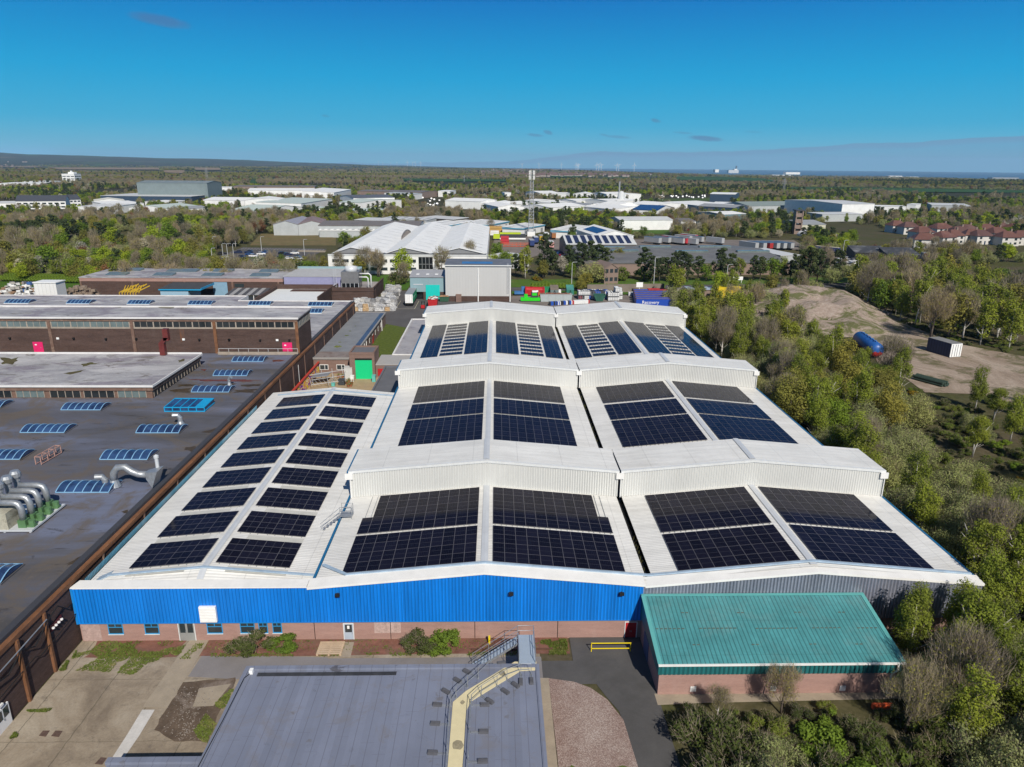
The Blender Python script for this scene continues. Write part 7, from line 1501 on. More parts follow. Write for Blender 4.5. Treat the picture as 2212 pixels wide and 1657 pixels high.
# houses with hipped red-brown roofs
M_tile = cm('red_brown_tiles', (.125, .058, .046), c2=(.16, .08, .062)); M_tile2 = cm('dark_brown_tiles', (.10, .052, .045), c2=(.13, .075, .065))
def house(lab, w_, x, y, wd, rz, tile, wallm=None):
    c = at(w_, x, y); k = wd/2; d = k*.9; o = thing('house', lab, 'house', c, R(rz), 'houses with hipped tile roofs at the right')
    b = MB(); b.box(-k, k, -d, d, -.3, 5.2); part('wall', b, wallm or cm('off_white_render', (.56, .54, .50)), o, local=True)
    b = MB(); e = .7; r_ = k*.45; z0, z1 = 5.1, 8.6; A_, B_, C_, D_ = (-k-e, -d-e, z0), (k+e, -d-e, z0), (k+e, d+e, z0), (-k-e, d+e, z0); E_, F_ = (-r_, 0, z1), (r_, 0, z1)
    b.quad(A_, B_, F_, E_); b.quad(C_, D_, E_, F_); b.poly([B_, C_, F_]); b.poly([D_, A_, E_]); b.quad(D_, C_, B_, A_); rf = part('roof', b, tile, o, local=True)
    b = MB(); b.box(r_-.5, r_+.5, -.4, .4, 7.6, 9.8); part('chimney', b, BWALL, rf, local=True)
    for s in (-.55, .55):
        for z in (.9, 3.3): b = MB(); b.box(k*s-.8, k*s+.8, -d-.06, -d-.004, z, z+1.3); part('window', b, M_glass, o, local=True)
    b = MB(); b.box(-.5, .5, -d-.06, -d-.004, 0, 2.1); part('door', b, NAVY, o, local=True); FOOT.append([c+Vector(v_) for v_ in ((-k-1, -d-12, 0), (k+1, -d-12, 0), (k+1, d+1, 0), (-k-1, d+1, 0))])
for i, (x, y, wd, rz) in enumerate(((625, 470, 13, 10), (745, 445, 15, 5), (850, 470, 13, 0), (640, 520, 14, -15), (755, 505, 13, 20), (900, 455, 14, 0), (820, 495, 11, 10), (935, 490, 12, -10), (985, 495, 13, 8), (1020, 450, 13, 0), (1085, 475, 13, 10), (1110, 440, 12, -8), (1195, 445, 14, 20), (1240, 500, 14, -5), (545, 435, 12, 0), (470, 425, 12, 5), (1150, 505, 12, 0))):
    house(['white house with a broad red brown hipped roof, front left of the estate', 'wide house with a red roof at the back of the estate', 'brown roofed house in the middle of the estate', 'white gable house nearest the black sheds', 'house with a turned brown roof and blue bay', 'wide house with a dark red roof behind the small conifer', 'low brown roofed house between two larger ones', 'brown roofed house below the dark red roof', 'house with a long brown roof at the estate centre', 'house with a tall brown roof to the right', 'house with a brown roof and white eaves on the right', 'brown roofed house near the bright tree', 'white gabled house at the right end of the estate', 'brown roofed house at the right edge', 'small orange roofed house at the left of the estate', 'leftmost small roof of the house estate', 'low brown roof at the lower right of the estate'][i], 'f', x, y, wd*.88, rz, M_tile if i % 3 != 2 else M_tile2)
# ------------------------------------------------------------------ vehicles
def car_proto(m, lab, loc, rz, van=False):
    k = thing('van' if van else 'car', lab, 'van' if van else 'car', loc, rz, 'vehicles parked in the yards')
    L_, Wd = (5.2, 2.0) if van else (4.3, 1.78)
    pr = [(-L_/2, .3), (L_/2, .3), (L_/2, .75), (L_/2-.9, .95), (L_/2-1.1, .98), (-L_/2+.15, 1.0), (-L_/2, .8)] if not van else [(-L_/2, .35), (L_/2, .35), (L_/2, .95), (L_/2-.8, 1.15), (L_/2-1.4, 2.1), (-L_/2, 2.15)]
    b = MB(); b.extr([(x, 0, z) for x, z in pr], (0, -Wd/2, 0), (0, Wd/2, 0)); part('body', b, m, k, local=True)
    b = MB()
    if not van:
        q = [(L_/2-1.15, .97), (L_/2-1.95, 1.42), (-L_/2+.75, 1.44), (-L_/2+.2, 1.0)]; b.extr([(x, 0, z) for x, z in q], (0, -Wd/2+.12, 0), (0, Wd/2-.12, 0)); part('window', b, M_dark, k, local=True)
        b = MB(); b.box(-L_/2+.8, L_/2-2.0, -Wd/2+.16, Wd/2-.16, 1.43, 1.48); part('roof', b, m, k, local=True)
    else: b.box(L_/2-1.3, L_/2-.7, -Wd/2-.01, Wd/2+.01, 1.2, 1.8); part('window', b, M_dark, k, local=True)
    for x in (-L_/2+.8, L_/2-.85):
        for y in (-Wd/2+.1, Wd/2-.1): b = MB(); b.pipe([(x, y-.1, .32), (x, y+.1, .32)], .32, 10); part('wheel', b, M_black, k, local=True)
    return k
CCOL = dict(white=(.70, .70, .69), silver=(.42, .43, .45), black=(.02, .02, .024), navy=(.018, .028, .07), blue=(.03, .075, .20), red=(.45, .02, .03), grey=(.12, .125, .14))
CM_ = {k: flat('car_'+k, c, .25, .6) for k, c in CCOL.items()}; CP = {}; CS = {}
def car(x, y, c, rz, where, van=False):
    lab = f'{c} {"van" if van else "car"} {where}'; key = (c, van)
    if math.hypot(x, y) > 520:      # too far away to show its parts
        if key not in CS:
            L_, Wd = (5.2, 2.0) if van else (4.3, 1.78); bb = MB(); pr = [(-L_/2, .15), (L_/2, .15), (L_/2, .95), (L_/2-1.1, 1.1), (L_/2-1.7, 2.1 if van else 1.45), (-L_/2+.3, 2.1 if van else 1.45), (-L_/2, 1.2)]
            bb.extr([(u, 0, w) for u, w in pr], (0, -Wd/2, 0), (0, Wd/2, 0)); CS[key] = mesh_of('far_vehicle', bb, [CM_[c]])
        o = bpy.data.objects.new('van' if van else 'car', CS[key]); COL.objects.link(o); o.location = (x, y, gz(x, y)+.1); o.rotation_euler = (0, 0, rz); return tag(o, lab, 'van' if van else 'car', 'vehicles parked in the yards')
    if key not in CP: CP[key] = car_proto(CM_[c], lab, (x, y, gz(x, y)+.1), rz, van); return CP[key]
    return dup(CP[key], (x, y, gz(x, y)+.1), rz, lab)
sheet('car_park', 'g', [(130, 245), (345, 163), (1120, 178), (1000, 235), (900, 345), (380, 360), (200, 345)], .05, M_asph2)
M_line = flat('bay_line', (.45, .45, .43)); b = MB(); s0, s1 = at('g', 360, 172), at('g', 1090, 184)
for i in range(28): p = s0.lerp(s1, i/27); b.box(p.x-.12, p.x+.12, p.y-5, p.y, .055, .06)
o = part('bay_marking', b, M_line); o['kind'] = 'structure'
sheet('concrete_pad', 'g', [(860, 188), (1110, 194), (1095, 210), (840, 205)], .058, M_path)
for i, (x, y, c, rz) in enumerate(((160, 222, 'black', 20), (303, 210, 'navy', 200), (400, 208, 'navy', 190), (408, 228, 'blue', 10), (515, 226, 'white', 15), (545, 212, 'blue', 190), (340, 255, 'navy', 0), (260, 262, 'navy', 10), (240, 278, 'white', 5), (240, 298, 'white', 0), (310, 300, 'blue', 10), (348, 290, 'navy', 0), (290, 285, 'grey', 0), (445, 245, 'white', 0), (610, 268, 'navy', 60), (640, 255, 'navy', 60), (622, 305, 'red', 10), (712, 220, 'black', 40), (760, 230, 'navy', 20), (822, 218, 'white', 15), (768, 267, 'white', 10), (845, 255, 'grey', 10), (680, 300, 'white', 0), (812, 290, 'navy', 30), (785, 307, 'white', 20), (830, 312, 'black', 15), (857, 298, 'white', 20), (860, 270, 'silver', 10), (800, 345, 'grey', 170), (820, 350, 'white', 170), (215, 300, 'white', 90), (205, 255, 'silver', 20), (660, 265, 'navy', 70))):
    p = at('g', x, y+8); car(p.x, p.y, c, R(rz), 'parked in the tarmac car park behind the brick halls')
for x, y, c in ((572, 244, 'blue'), (590, 258, 'red'), (605, 270, 'white')): p = at('h', x, y); car(p.x, p.y, c, R(15), 'parked beside the dark walled workshop')
for i in range(46):
    x, y = (random.uniform(20, 215), random.uniform(185, 232)) if i < 34 else (random.uniform(400, 520), random.uniform(265, 335)); p = at('l', x, y); car(p.x, p.y, random.choice(('white', 'white', 'white', 'silver', 'grey')), R(random.choice((20, 25, 200))), 'in the crowded compound before the black sheds')
for i in range(14): p = at('e', random.uniform(175, 295), random.uniform(470, 495)); car(p.x, p.y, random.choice(('red', 'red', 'black', 'navy', 'silver')), R(60), 'parked by the blue and white unit')
for i in range(10): p = at('d', random.uniform(870, 1000), random.uniform(760, 800)); car(p.x, p.y, 'white', R(40), 'parked between the blue edged units', True)
for i in range(9): p = at('d', random.uniform(190, 340), random.uniform(700, 720)); car(p.x, p.y, 'white', R(80), 'lined up behind the blue edged units', True)
for i in range(16): p = at('c', random.uniform(1120, 1480), random.uniform(430, 560)); car(p.x, p.y, random.choice(('white', 'white', 'silver', 'grey')), R(100), 'on the estate road among the trees', random.random() < .5)
for i in range(26): p = at('e', random.uniform(10, 380), random.uniform(238, 258)); car(p.x, p.y, random.choice(('white', 'silver', 'grey')), R(90), 'in the rows of the far vehicle park', True)
sheet('lorry_yard', 'h', [(90, 110), (560, 118), (600, 150), (640, 330), (480, 330), (420, 250), (270, 290), (150, 260), (60, 200)], .05, M_gravelyard); sheet('trailer_park', 'k', [(-60, 150), (990, 178), (1020, 150), (960, 118), (-60, 112)], .045, M_gravelyard); sheet('compound', 'l', [(-20, 150), (220, 160), (560, 190), (900, 190), (880, 225), (230, 240), (0, 215)], .05, M_gravelyard)
def trailer(lab, x, y, rz, m, mr, L_=13., cab=None, cat='trailer', group='trailers and lorries in the yards'):
    k = thing('trailer' if not cab else 'lorry', lab, cat if not cab else 'lorry', (x, y, 0), rz, group)
    b = MB(); b.box(-1.25, 1.25, 0, L_, 1.2, 4.1); part('body', b, m, k, local=True); b = MB(); b.box(-1.28, 1.28, -.03, L_+.03, 4.1, 4.2); part('roof', b, mr, k, local=True)
    b = MB(); b.box(-1.1, 1.1, .2, L_, .9, 1.19); part('chassis', b, M_black, k, local=True)
    for yy in (1.5, 2.8, 4.1): b = MB(); b.pipe([(-1.2, yy, .5), (1.2, yy, .5)], .5, 8); part('wheel', b, M_black, k, local=True)
    if cab:
        b = MB(); b.prism([(-1.2, L_+.3), (1.2, L_+.3), (1.2, L_+2.5), (-1.2, L_+2.5)], .6, [3.7, 3.7, 3.2, 3.2]); part('cab', b, cab, k, local=True); b = MB(); b.box(-1.1, 1.1, L_+2.5, L_+2.56, 1.9, 2.9); part('windscreen', b, M_dark, k, local=True)
    return k
GT = cm('trailer_grey', (.34, .35, .36)); BT = cm('trailer_blue_roof', (.10, .16, .24)); NV = cm('trailer_navy', (.02, .04, .14)); PK = cm('trailer_pink', (.55, .28, .27)); RDm = flat('cab_red', (.42, .03, .04))
for lab, w_, x, y, rz, m, mr, cab in (('navy curtain trailer nearest the telecom mast', 'h', 362, 196, 4, NV, GT, None), ('blue and white lorry beside the navy trailer', 'h', 392, 172, 4, NV, PALE, flat('cab_blue', (.02, .08, .35))), ('white rear of a tall lorry at the back of the yard', 'h', 470, 140, 2, WHT, WHT, None), ('pink and white trailer alone in the lorry yard', 'h', 505, 210, 0, PK, PALE, None), ('yellow and black tipper lorry in the yard', 'h', 431, 160, 3, cm('tipper_yellow', (.45, .30, .03)), GRY, M_white), ('orange and white mixer lorry at the back', 'h', 522, 138, 2, cm('tipper_orange', (.30, .12, .04)), GRY, M_white)):
    p = at(w_, x, y); trailer(lab, p.x, p.y, R(rz), m, mr, 9, cab)
for i, x in enumerate((735, 785, 825, 868, 910, 955)): p = at('k', x+28, 182); trailer(['grey trailer at the left end of the rear row', 'grey trailer with a blue roof, second in the rear row', 'red lorry in the rear row of grey trailers', 'grey trailer right of the red lorry', 'fifth trailer of the rear row', 'rightmost trailer of the rear row'][i], p.x-3, p.y, R(24), GT if i != 2 else cm('trailer_red', (.35, .03, .03)), BT if i else GT, 13)
for i, (x, y) in enumerate(((190, 145), (240, 140), (280, 150), (320, 135), (300, 150), (360, 155), (395, 140), (355, 128), (130, 148), (520, 150))): p = at('k', x, y); trailer(['white cab trailer at the left of the packed trailers', 'red fronted trailer among the packed trailers', 'blue roofed trailer in front of the packed group', 'red and grey trailer behind the packed group', 'low brown trailer in the packed group', 'long grey trailer in the packed group', 'pale trailer at the right of the packed group', 'blue roofed trailer at the back of the packed group', 'dark roofed trailer left of the packed group', 'grey trailer standing alone behind the grey works'][i], p.x, p.y, R(35), (GT, RDm, GT)[i % 3], BT if i % 2 == 0 else GT, 12)
p = at('f', 118, 570); trailer('blue curtain trailer beside the blue lorry', p.x, p.y, R(38), NV, cm('cream_canvas', (.5, .45, .32)), 13); p = at('f', 190, 572); trailer('bright blue lorry parked before the black sheds', p.x, p.y+2, R(180), NV, BT, 6, flat('cab_sky', (.02, .14, .45))); p = at('f', 678, 608); trailer('red lorry cab beside the black sheds', p.x, p.y+6, R(180), GRY, GRY, 3, RDm)
p = at('d', 190, 985); b = MB(); b.box(p.x-4, p.x+12, p.y, p.y+2.6, 1.6, 3.8); bs = thing('bus', 'lime and black bus in the yard behind the white works', 'bus', (p.x, p.y, 0)); part('body', b, M_dkbin, bs); b = MB(); b.box(p.x-4.05, p.x+9, p.y-.05, p.y+2.65, 3.8, 4.8); b.box(p.x-8, p.x-4.05, p.y, p.y+2.6, 1., 3.8); part('roof', b, cm('lime', (.40, .50, .02)), bs); b = MB(); b.box(p.x-4, p.x+12, p.y+.05, p.y+2.5, .6, 1.59); part('skirt', b, M_white, bs); b = MB()
for x in (-2, 9): b.pipe([(p.x+x, p.y+.2, .5), (p.x+x, p.y+2.4, .5)], .5, 8)
part('wheel', b, M_black, bs)
for i, (x, y, w2, h2, m, lab) in enumerate(((20, 900, 3, 5, cm('crate_tan', (.45, .27, .08)), 'tan timber stack at the left of the pallet yard'), (70, 890, 3, 4.5, cm('crate_tan', 0), 'tan timber stack behind the forklift'), (130, 900, 4, 5, cm('crate_tan', 0), 'tan timber stack beside the lime bus'), (200, 895, 4, 4.5, cm('crate_tan', 0), 'tan timber stack right of the others'), (170, 1030, 2.6, 4.5, RDm, 'red steel box in the pallet yard'), (40, 920, 3, 3, WHT, 'white wrapped stack in the pallet yard'))):
    p = at('d', x, y); b = MB(); 
    for l in range(3): b.box(p.x-w2+.1*l, p.x+w2-.1*l, p.y, p.y+4, l*h2/3+.05, (l+1)*h2/3-.1); b.box(p.x-w2+.2, p.x+w2-.2, p.y+.2, p.y+3.8, l*h2/3, l*h2/3+.05)
    solo('timber_stack' if i < 4 else 'stack', b, m, lab, 'stack')
b = MB(); p = at('h', 150, 190)
for k in range(7):
    for z in (.4, 1.3, 2.2): b.bar((p.x+k*2.4, p.y, z), (p.x+k*2.4+2.2, p.y, z), .3)
    b.bar((p.x+k*2.4, p.y, 0), (p.x+k*2.4, p.y, 2.4), .25)
solo('barrier_stack', b, cm('orange_red', (.50, .10, .04)), 'row of orange red steel barriers in the yard behind the white works', 'barriers')
# ------------------------------------------------------------------ road, lamps, mast, pylons, turbines
sheet('road', None, [(6, 262), (150, 276), (420, 330), (420, 340), (150, 286), (6, 270.5)], .06, M_asph2); sheet('verge', None, [(6, 270.7), (150, 286.2), (150, 300), (60, 294), (6, 290)], .07, worn('green_verge', (.075, .135, .02), .25, .4, .9, .1, c2=(.11, .12, .035)), 'stuff'); sheet('lawn', None, [(6, 256.5), (24, 257), (60, 256.5), (60, 267), (6, 261.8)], .065, MW_.get('x') or worn('green_lawn', (.055, .125, .014), .25, .4, .9, .1), 'stuff'); sheet('lawn', None, [(-70, 265), (-33, 264), (-33, 302), (-70, 302)], .06, MW_.get('x') or worn('green_lawn_b', (.06, .13, .015), .25, .4, .9, .1), 'stuff')
sheet('lawn', 'o', [(0, 440), (0, 225), (900, 245), (1000, 262), (700, 395)], .05, worn('green_field', (.062, .125, .016), .2, .1, .9, .1), 'stuff'); sheet('lawn', 'd', [(1620, 850), (2300, 850), (2300, 900), (1900, 900), (1600, 880)], .05, worn('green_park', (.06, .12, .016), .2, .1, .9, .1), 'stuff'); sheet('rough_grass', 'b', [(1250, 900), (1900, 910), (2212, 950), (2212, 1050), (1100, 1050)], .05, worn('rough_tan_grass', (.16, .125, .06), .25, .2, .95, .1, c2=(.10, .11, .04)), 'stuff')
def lamp(lab, w_, x, y, h):
    c = at(w_, x, y); k = thing('street_lamp', lab, 'street lamp', c, 0, 'street lamps'); b = MB(); b.pipe([(0, 0, 0), (0, 0, h-.3), (.3, 0, h), (1.3, 0, h+.05)], [.13, .09, .08, .07], 6); part('post', b, PALE, k, local=True); b = MB(); b.box(.9, 1.9, -.2, .2, h, h+.16); part('lamp_head', b, GRY, k, local=True)
for lab, w_, x, y, h in (('street lamp by the hedge behind the compactors', 't', 422, 340, 9), ('street lamp behind the boundary wall', 't', 1306, 378, 12), ('street lamp on the verge by the white road sign', 't', 2088, 368, 9), ('lamp at the rear of the car park', 'g', 520, 208, 8), ('lamp beside the white cars', 'g', 910, 238, 8), ('lamp at the car park corner by the bushes', 'g', 86, 232, 9), ('tall white pole left of three by the car park', 'g', 78, 360, 9), ('white pole, first of the three flagpoles', 'g', 180, 362, 11), ('white pole, middle of the three flagpoles', 'g', 222, 362, 11), ('white pole, last of the three flagpoles', 'g', 276, 362, 11), ('lamp in front of the houses', 'f', 140, 600, 10), ('lamp at the edge of the woods by the crowded compound', 'k', 1102, 392, 9)): lamp(lab, w_, x, y, h)
c = at('k', 612, 384); b = MB(); b.box(c.x-2, c.x+2, c.y, c.y+.1, 1.2, 2.6); b.box(c.x-1.6, c.x-1.45, c.y+.1, c.y+.2, 0, 1.2); b.box(c.x+1.45, c.x+1.6, c.y+.1, c.y+.2, 0, 1.2); solo('road_sign', b, M_white, 'white road sign board on the green verge', 'sign')
p = at('k', 545, 492); b = MB(); b.box(p.x-4, p.x+5, p.y, p.y+3, 0.8, 4.6); ys = thing('yellow_body', 'yellow tipper body standing behind the bushes', 'tipper', (p.x, p.y, 0)); part('body', b, cm('tipper_bright', (.62, .45, .01)), ys); b = MB(); b.box(p.x-4, p.x+5, p.y+.3, p.y+2.7, 0, .8); part('base', b, M_black, ys)
p = at('k', 440, 470); b = MB(); b.box(p.x-8, p.x+8, p.y, p.y+5, 0, 2.6); st = thing('low_store', 'low store with a pale blue roof beside the yellow body', 'store', (p.x, p.y, 0)); part('wall', b, BWALL, st); b = MB(); b.box(p.x-8.3, p.x+8.3, p.y-.3, p.y+5.3, 2.6, 2.9); part('roof', b, cm('pale_blue_roof', (.35, .42, .52)), st)
def lattice(lab, c, h, w0, w1, n, name, cat, m, arms=(), th=.16, ant=False):
    k = thing(name, lab, cat, c); b = MB(); q = lambda i, s: (c.x+s[0]*(w0+(w1-w0)*i/n)/2, c.y+s[1]*(w0+(w1-w0)*i/n)/2, c.z+h*i/n); cs = [(-1, -1), (1, -1), (1, 1), (-1, 1)]
    for i in range(n):
        for j in range(4): s, s2 = cs[j], cs[(j+1) % 4]; b.bar(q(i, s), q(i+1, s), th); b.bar(q(i, s), q(i+1, s2), th*.7); b.bar(q(i+1, s), q(i+1, s2), th*.7)
    part('lattice', b, m, k)
    for z, L_ in arms: b = MB(); b.bar((c.x-L_, c.y, c.z+z), (c.x+L_, c.y, c.z+z), th*1.6); b.bar((c.x-L_, c.y, c.z+z), (c.x, c.y, c.z+z+2.5), th); b.bar((c.x+L_, c.y, c.z+z), (c.x, c.y, c.z+z+2.5), th); part('cross_arm', b, m, k)
    if ant:
        for z in (h-1, h-4):
            for a in range(6): x, y = c.x+1.7*math.cos(a*1.05), c.y+1.7*math.sin(a*1.05); b = MB(); b.box(x-.2, x+.2, y-.2, y+.2, c.z+z-1.2, c.z+z+1.4); part('antenna', b, M_white, k)
        b = MB(); b.box(c.x-2.5, c.x+2.5, c.y-2.5, c.y+2.5, 0, 3); part('cabin', b, WHT, k)
lattice('pale lattice telecom mast with clustered antennas', at('d', 508, 930), 41, 3.6, 1.6, 18, 'telecom_mast', 'mast', cm('mast_grey', (.38, .39, .40)), (), .2, True)
for lab, w_, x, y, h in (('lattice pylon right of the grey green warehouse', 'e', 945, 222, 26), ('lattice pylon in the distant fields', 'c', 1757, 245, 18), ('faint lattice pylon beyond the left warehouses', 'b', 560, 240, 32)): p = at(w_, x, y); p.z = gz(p.x, p.y); lattice(lab, p, h, h*.16, 1., 9, 'pylon', 'pylon', GRY, ((h*.66, h*.17), (h*.78, h*.14), (h*.9, h*.11)), .22)
M_turb = cm('turbine_white', (.75, .75, .75))
def turbine(x, ytop, ybase, D, a0, lab):
    d = ray('v', x, ybase); t_ = D/math.hypot(d.x, d.y); px, py, pz = d.x*t_, d.y*t_, H+d.z*t_; d2 = ray('v', x, ytop); hub = H+d2.z*D/math.hypot(d2.x, d2.y); h = hub-pz
    z0 = min(pz, gz(px, py))-5; k = thing('wind_turbine', lab, 'wind turbine', (px, py, z0), 0, 'wind turbines on the horizon'); b = MB(); b.pipe([(0, 0, 0), (0, 0, hub-z0)], [h*.045, h*.028], 8); part('tower', b, M_turb, k, local=True); b = MB(); b.box(-h*.04, h*.04, -h*.08, h*.06, hub-z0-h*.03, hub-z0+h*.03); part('nacelle', b, M_turb, k, local=True)
    for i in range(3): a = a0+i*2.094; b = MB(); b.pipe([(0, -h*.1, hub-z0), (math.cos(a)*h*.25, -h*.1, hub-z0+math.sin(a)*h*.25), (math.cos(a)*h*.62, -h*.1, hub-z0+math.sin(a)*h*.62)], [h*.035, h*.04, h*.012], 5); part('blade', b, M_turb, k, local=True)
for i, (x, yt, yb, a) in enumerate(((1235, 133, 155, .6), (1343, 133, 155, .3), (1485, 134, 156, 1.7), (1577, 136, 162, 1.5), (1586, 138, 162, 1.0), (1595, 136, 162, .2), (1708, 137, 165, 1.5), (1722, 135, 165, .8), (1738, 137, 165, .1), (1835, 138, 166, 1.3), (1849, 139, 166, .5), (1947, 137, 167, 1.55), (323, 117, 128, .4), (350, 121, 130, 1.), (401, 123, 133, .2), (440, 122, 134, .8), (506, 118, 138, 1.5), (540, 123, 139, .3), (556, 121, 140, .9), (591, 122, 141, 1.5))):
    turbine(x, yt, yb, 8600 if x > 900 else 11500, a, f'white wind turbine {["standing alone", "in a close group"][3 <= i <= 10]} on the {"sea" if x > 900 else "left"} horizon, {["blades raised", "one blade upright", "blades spread wide", "blades tilted"][i % 4]}')
PSN = thing('power_station', 'distant pale power station with a tall chimney on the coast', 'power station', (0, 0, 0))
def farbox(w_, x0, x1, y0, y1, D, m, name, par=None):
    d0, d1 = ray(w_, x0, y1), ray(w_, x1, y0); t0, t1 = D/d0.y, D/d1.y; b = MB(); b.box(d0.x*t0, d1.x*t1, D, D+60, H+d0.z*t0-12, H+d1.z*t1); return part(name, b, m, par) if par else (b, m)
farbox('w', 372, 391, 162, 178, 8300, WHT, 'boiler_house', PSN); farbox('w', 387.5, 390.5, 144, 178, 8310, PALE, 'chimney', PSN); farbox('w', 335, 400, 170, 182, 8290, PALE, 'turbine_hall', PSN)
for lab, x0, x1, y0, y1 in (('far white works on the coast beside the power station', 250, 274, 166, 175), ('far long white coastal shed', 700, 790, 184, 188), ('far white sheds in front of the sea', 600, 730, 201, 208), ('far pair of white warehouses near the coast, left', 1350, 1440, 207, 218), ('far pair of white warehouses near the coast, right', 1450, 1540, 212, 221), ('low white farm building in the fields', 865, 895, 266, 278), ('far dark works near the sea at right', 2010, 2180, 218, 232), ('tiny cream barn in the fields', 1450, 1480, 264, 276)):
    b, m = farbox('w', x0, x1, y0, y1, 6200 if y0 < 230 else 2400, WHT if 'dark' not in lab else GRY, 'x'); solo('far_building', b, m, lab, 'building')
# town in the distance: far too many roofs to count
b = MB()
for i in range(620):
    x = random.gauss(1450, 260); y = random.uniform(166, 215) if random.random() < .7 else random.uniform(160, 175); y = min(max(y, 163), 214)
    if x > 2150 or x < 950: continue
    p = at('v', x, y)
    if p.y > 7600: continue
    z = gz(p.x, p.y); s_ = random.uniform(4, 8); b.box(p.x-s_, p.x+s_, p.y-5, p.y+5, z, z+6, m=0); n = len(b.v); b.prism([(p.x-s_, p.y-6), (p.x+s_, p.y-6), (p.x+s_, p.y+6), (p.x-s_, p.y+6)], z+6, [z+6.5, z+6.5, z+10, z+10], m=1)
for i in range(110):
    x, y = random.uniform(0, 1300), random.uniform(186, 262); p = at('a', x, y); z = gz(p.x, p.y)
    if p.y > 7000 or (y > 235 and x > 300): continue
    s_ = random.uniform(5, 12); b.box(p.x-s_, p.x+s_, p.y-5, p.y+5, z, z+7, m=0); b.prism([(p.x-s_, p.y-6), (p.x+s_, p.y-6), (p.x+s_, p.y+6), (p.x-s_, p.y+6)], z+7, [z+7.5, z+7.5, z+11, z+11], m=1)
o = part('distant_town', b, [cm('town_wall', (.33, .28, .25)), cm('town_roof', (.15, .095, .08))]); tag(o, 'distant town of red and pale houses below the horizon', 'town', kind='stuff')
# fields seen beyond the woods (kept free of trees)
FIELDS = []
def field(w_, pts, c, nm='field'):
    P_ = [at(w_, x, y) for x, y in pts]; b = MB()
    for i in range(1, len(P_)-1):
        k = 6; A_, B_, C_ = P_[0], P_[i], P_[i+1]
        for u in range(k):
            for v_ in range(k-u):
                g = lambda u, v_: (lambda q: (q.x, q.y, gz(q.x, q.y)+.6+q.y*.0006))(A_+(B_-A_)*(u/k)+(C_-A_)*(v_/k))
                b.poly([g(u, v_), g(u+1, v_), g(u, v_+1)])
                if u+v_ < k-1: b.poly([g(u+1, v_), g(u+1, v_+1), g(u, v_+1)])
    struct(nm, b, worn('field_soil', c, .12, .01, .95, .1)); x0, y0, s_ = WIN[w_]; FIELDS.append([((x0+x/s_)*.8848, (y0+y/s_)*.8848) for x, y in pts])
BRN = (.21, .155, .105); GRN = (.030, .072, .022)
field('a', [(640, 262), (1300, 264), (2040, 266), (2060, 300), (1300, 292), (760, 288)], BRN); field('b', [(400, 62), (690, 66), (780, 76), (690, 96), (400, 94)], BRN); field('b', [(0, 100), (270, 100), (250, 128), (0, 118)], BRN); field('a', [(0, 244), (380, 250), (640, 254), (400, 262), (0, 256)], BRN)
field('w', [(0, 212), (320, 208), (560, 226), (650, 246), (300, 240), (0, 236)], GRN); field('w', [(720, 282), (1300, 286), (2212, 302), (2212, 318), (1300, 312), (720, 300)], GRN); field('c', [(960, 196), (1500, 206), (2300, 212), (2300, 232), (1500, 236), (960, 222)], GRN); field('d', [(750, 160), (1150, 165), (1160, 180), (780, 180)], GRN); field('w', [(890, 191), (1010, 192), (1020, 199), (900, 198)], (.40, .36, .03)); field('b', [(1110, 222), (1200, 222), (1195, 258), (1100, 258)], GRN)
# ------------------------------------------------------------------ trees
def leafmat(name, c, var=.17, hue=.0, trans=.38):
    c = sc(c, 1.85)
    t = NT(name); g = t.n('ShaderNodeNewGeometry'); o = t.n('ShaderNodeObjectInfo')
    a = t.ramp(g.outputs['Random Per Island'], [(0, sc(c, 1-var)), (.7, c), (1, sc(c, 1+var))])
    b = t.ramp(o.outputs['Random'], [(0, (.78, .80, .82)), (.35, (1., .96, .92)), (.7, (1.05, 1.07, .95)), (1, (1.25, 1.14, .95))])
    col = t.mix(1., a, b, 'MULTIPLY'); t.t.nodes.remove(t.p)
    d = t.n('ShaderNodeBsdfDiffuse'); tr = t.n('ShaderNodeBsdfTranslucent'); mx = t.n('ShaderNodeMixShader'); mx.inputs[0].default_value = trans
    t.l(col, d.inputs[0]); t.l(col, tr.inputs[0]); t.l(d.outputs[0], mx.inputs[1]); t.l(tr.outputs[0], mx.inputs[2]); t.l(mx.outputs[0], t.out.inputs[0]); return t.mat
LM = dict(birch=leafmat('birch_leaves', (.124, .148, .024)), willow=leafmat('willow_leaves', (.165, .182, .076)), twig=leafmat('bare_twigs', (.140, .120, .092), .3, 0, .1), scrub=leafmat('scrub_leaves', (.080, .105, .022)), pine=leafmat('pine_needles', (.034, .046, .022), .4, 0, .15), lime=leafmat('lime_leaves', (.165, .205, .022)), maple=leafmat('maple_leaves', (.085, .125, .020)), blossom=leafmat('blossom', (.24, .23, .19)), copper=leafmat('copper_leaves', (.13, .070, .040)), olive=leafmat('budding_leaves', (.135, .130, .034)), bramble=leafmat('bramble_leaves', (.095, .140, .022)), dark=leafmat('dark_scrub_leaves', (.045, .058, .018)), yellow=leafmat('gorse_flowers', (.24, .15, .015)), pink=leafmat('pink_blossom', (.26, .14, .18)))
M_bark = worn('grey_brown_bark', (.13, .105, .085), .3, 2., .9, .1); M_wbark = worn('white_birch_bark', (.55, .52, .47), .25, 1.5, .8, .2, c2=(.12, .10, .09))
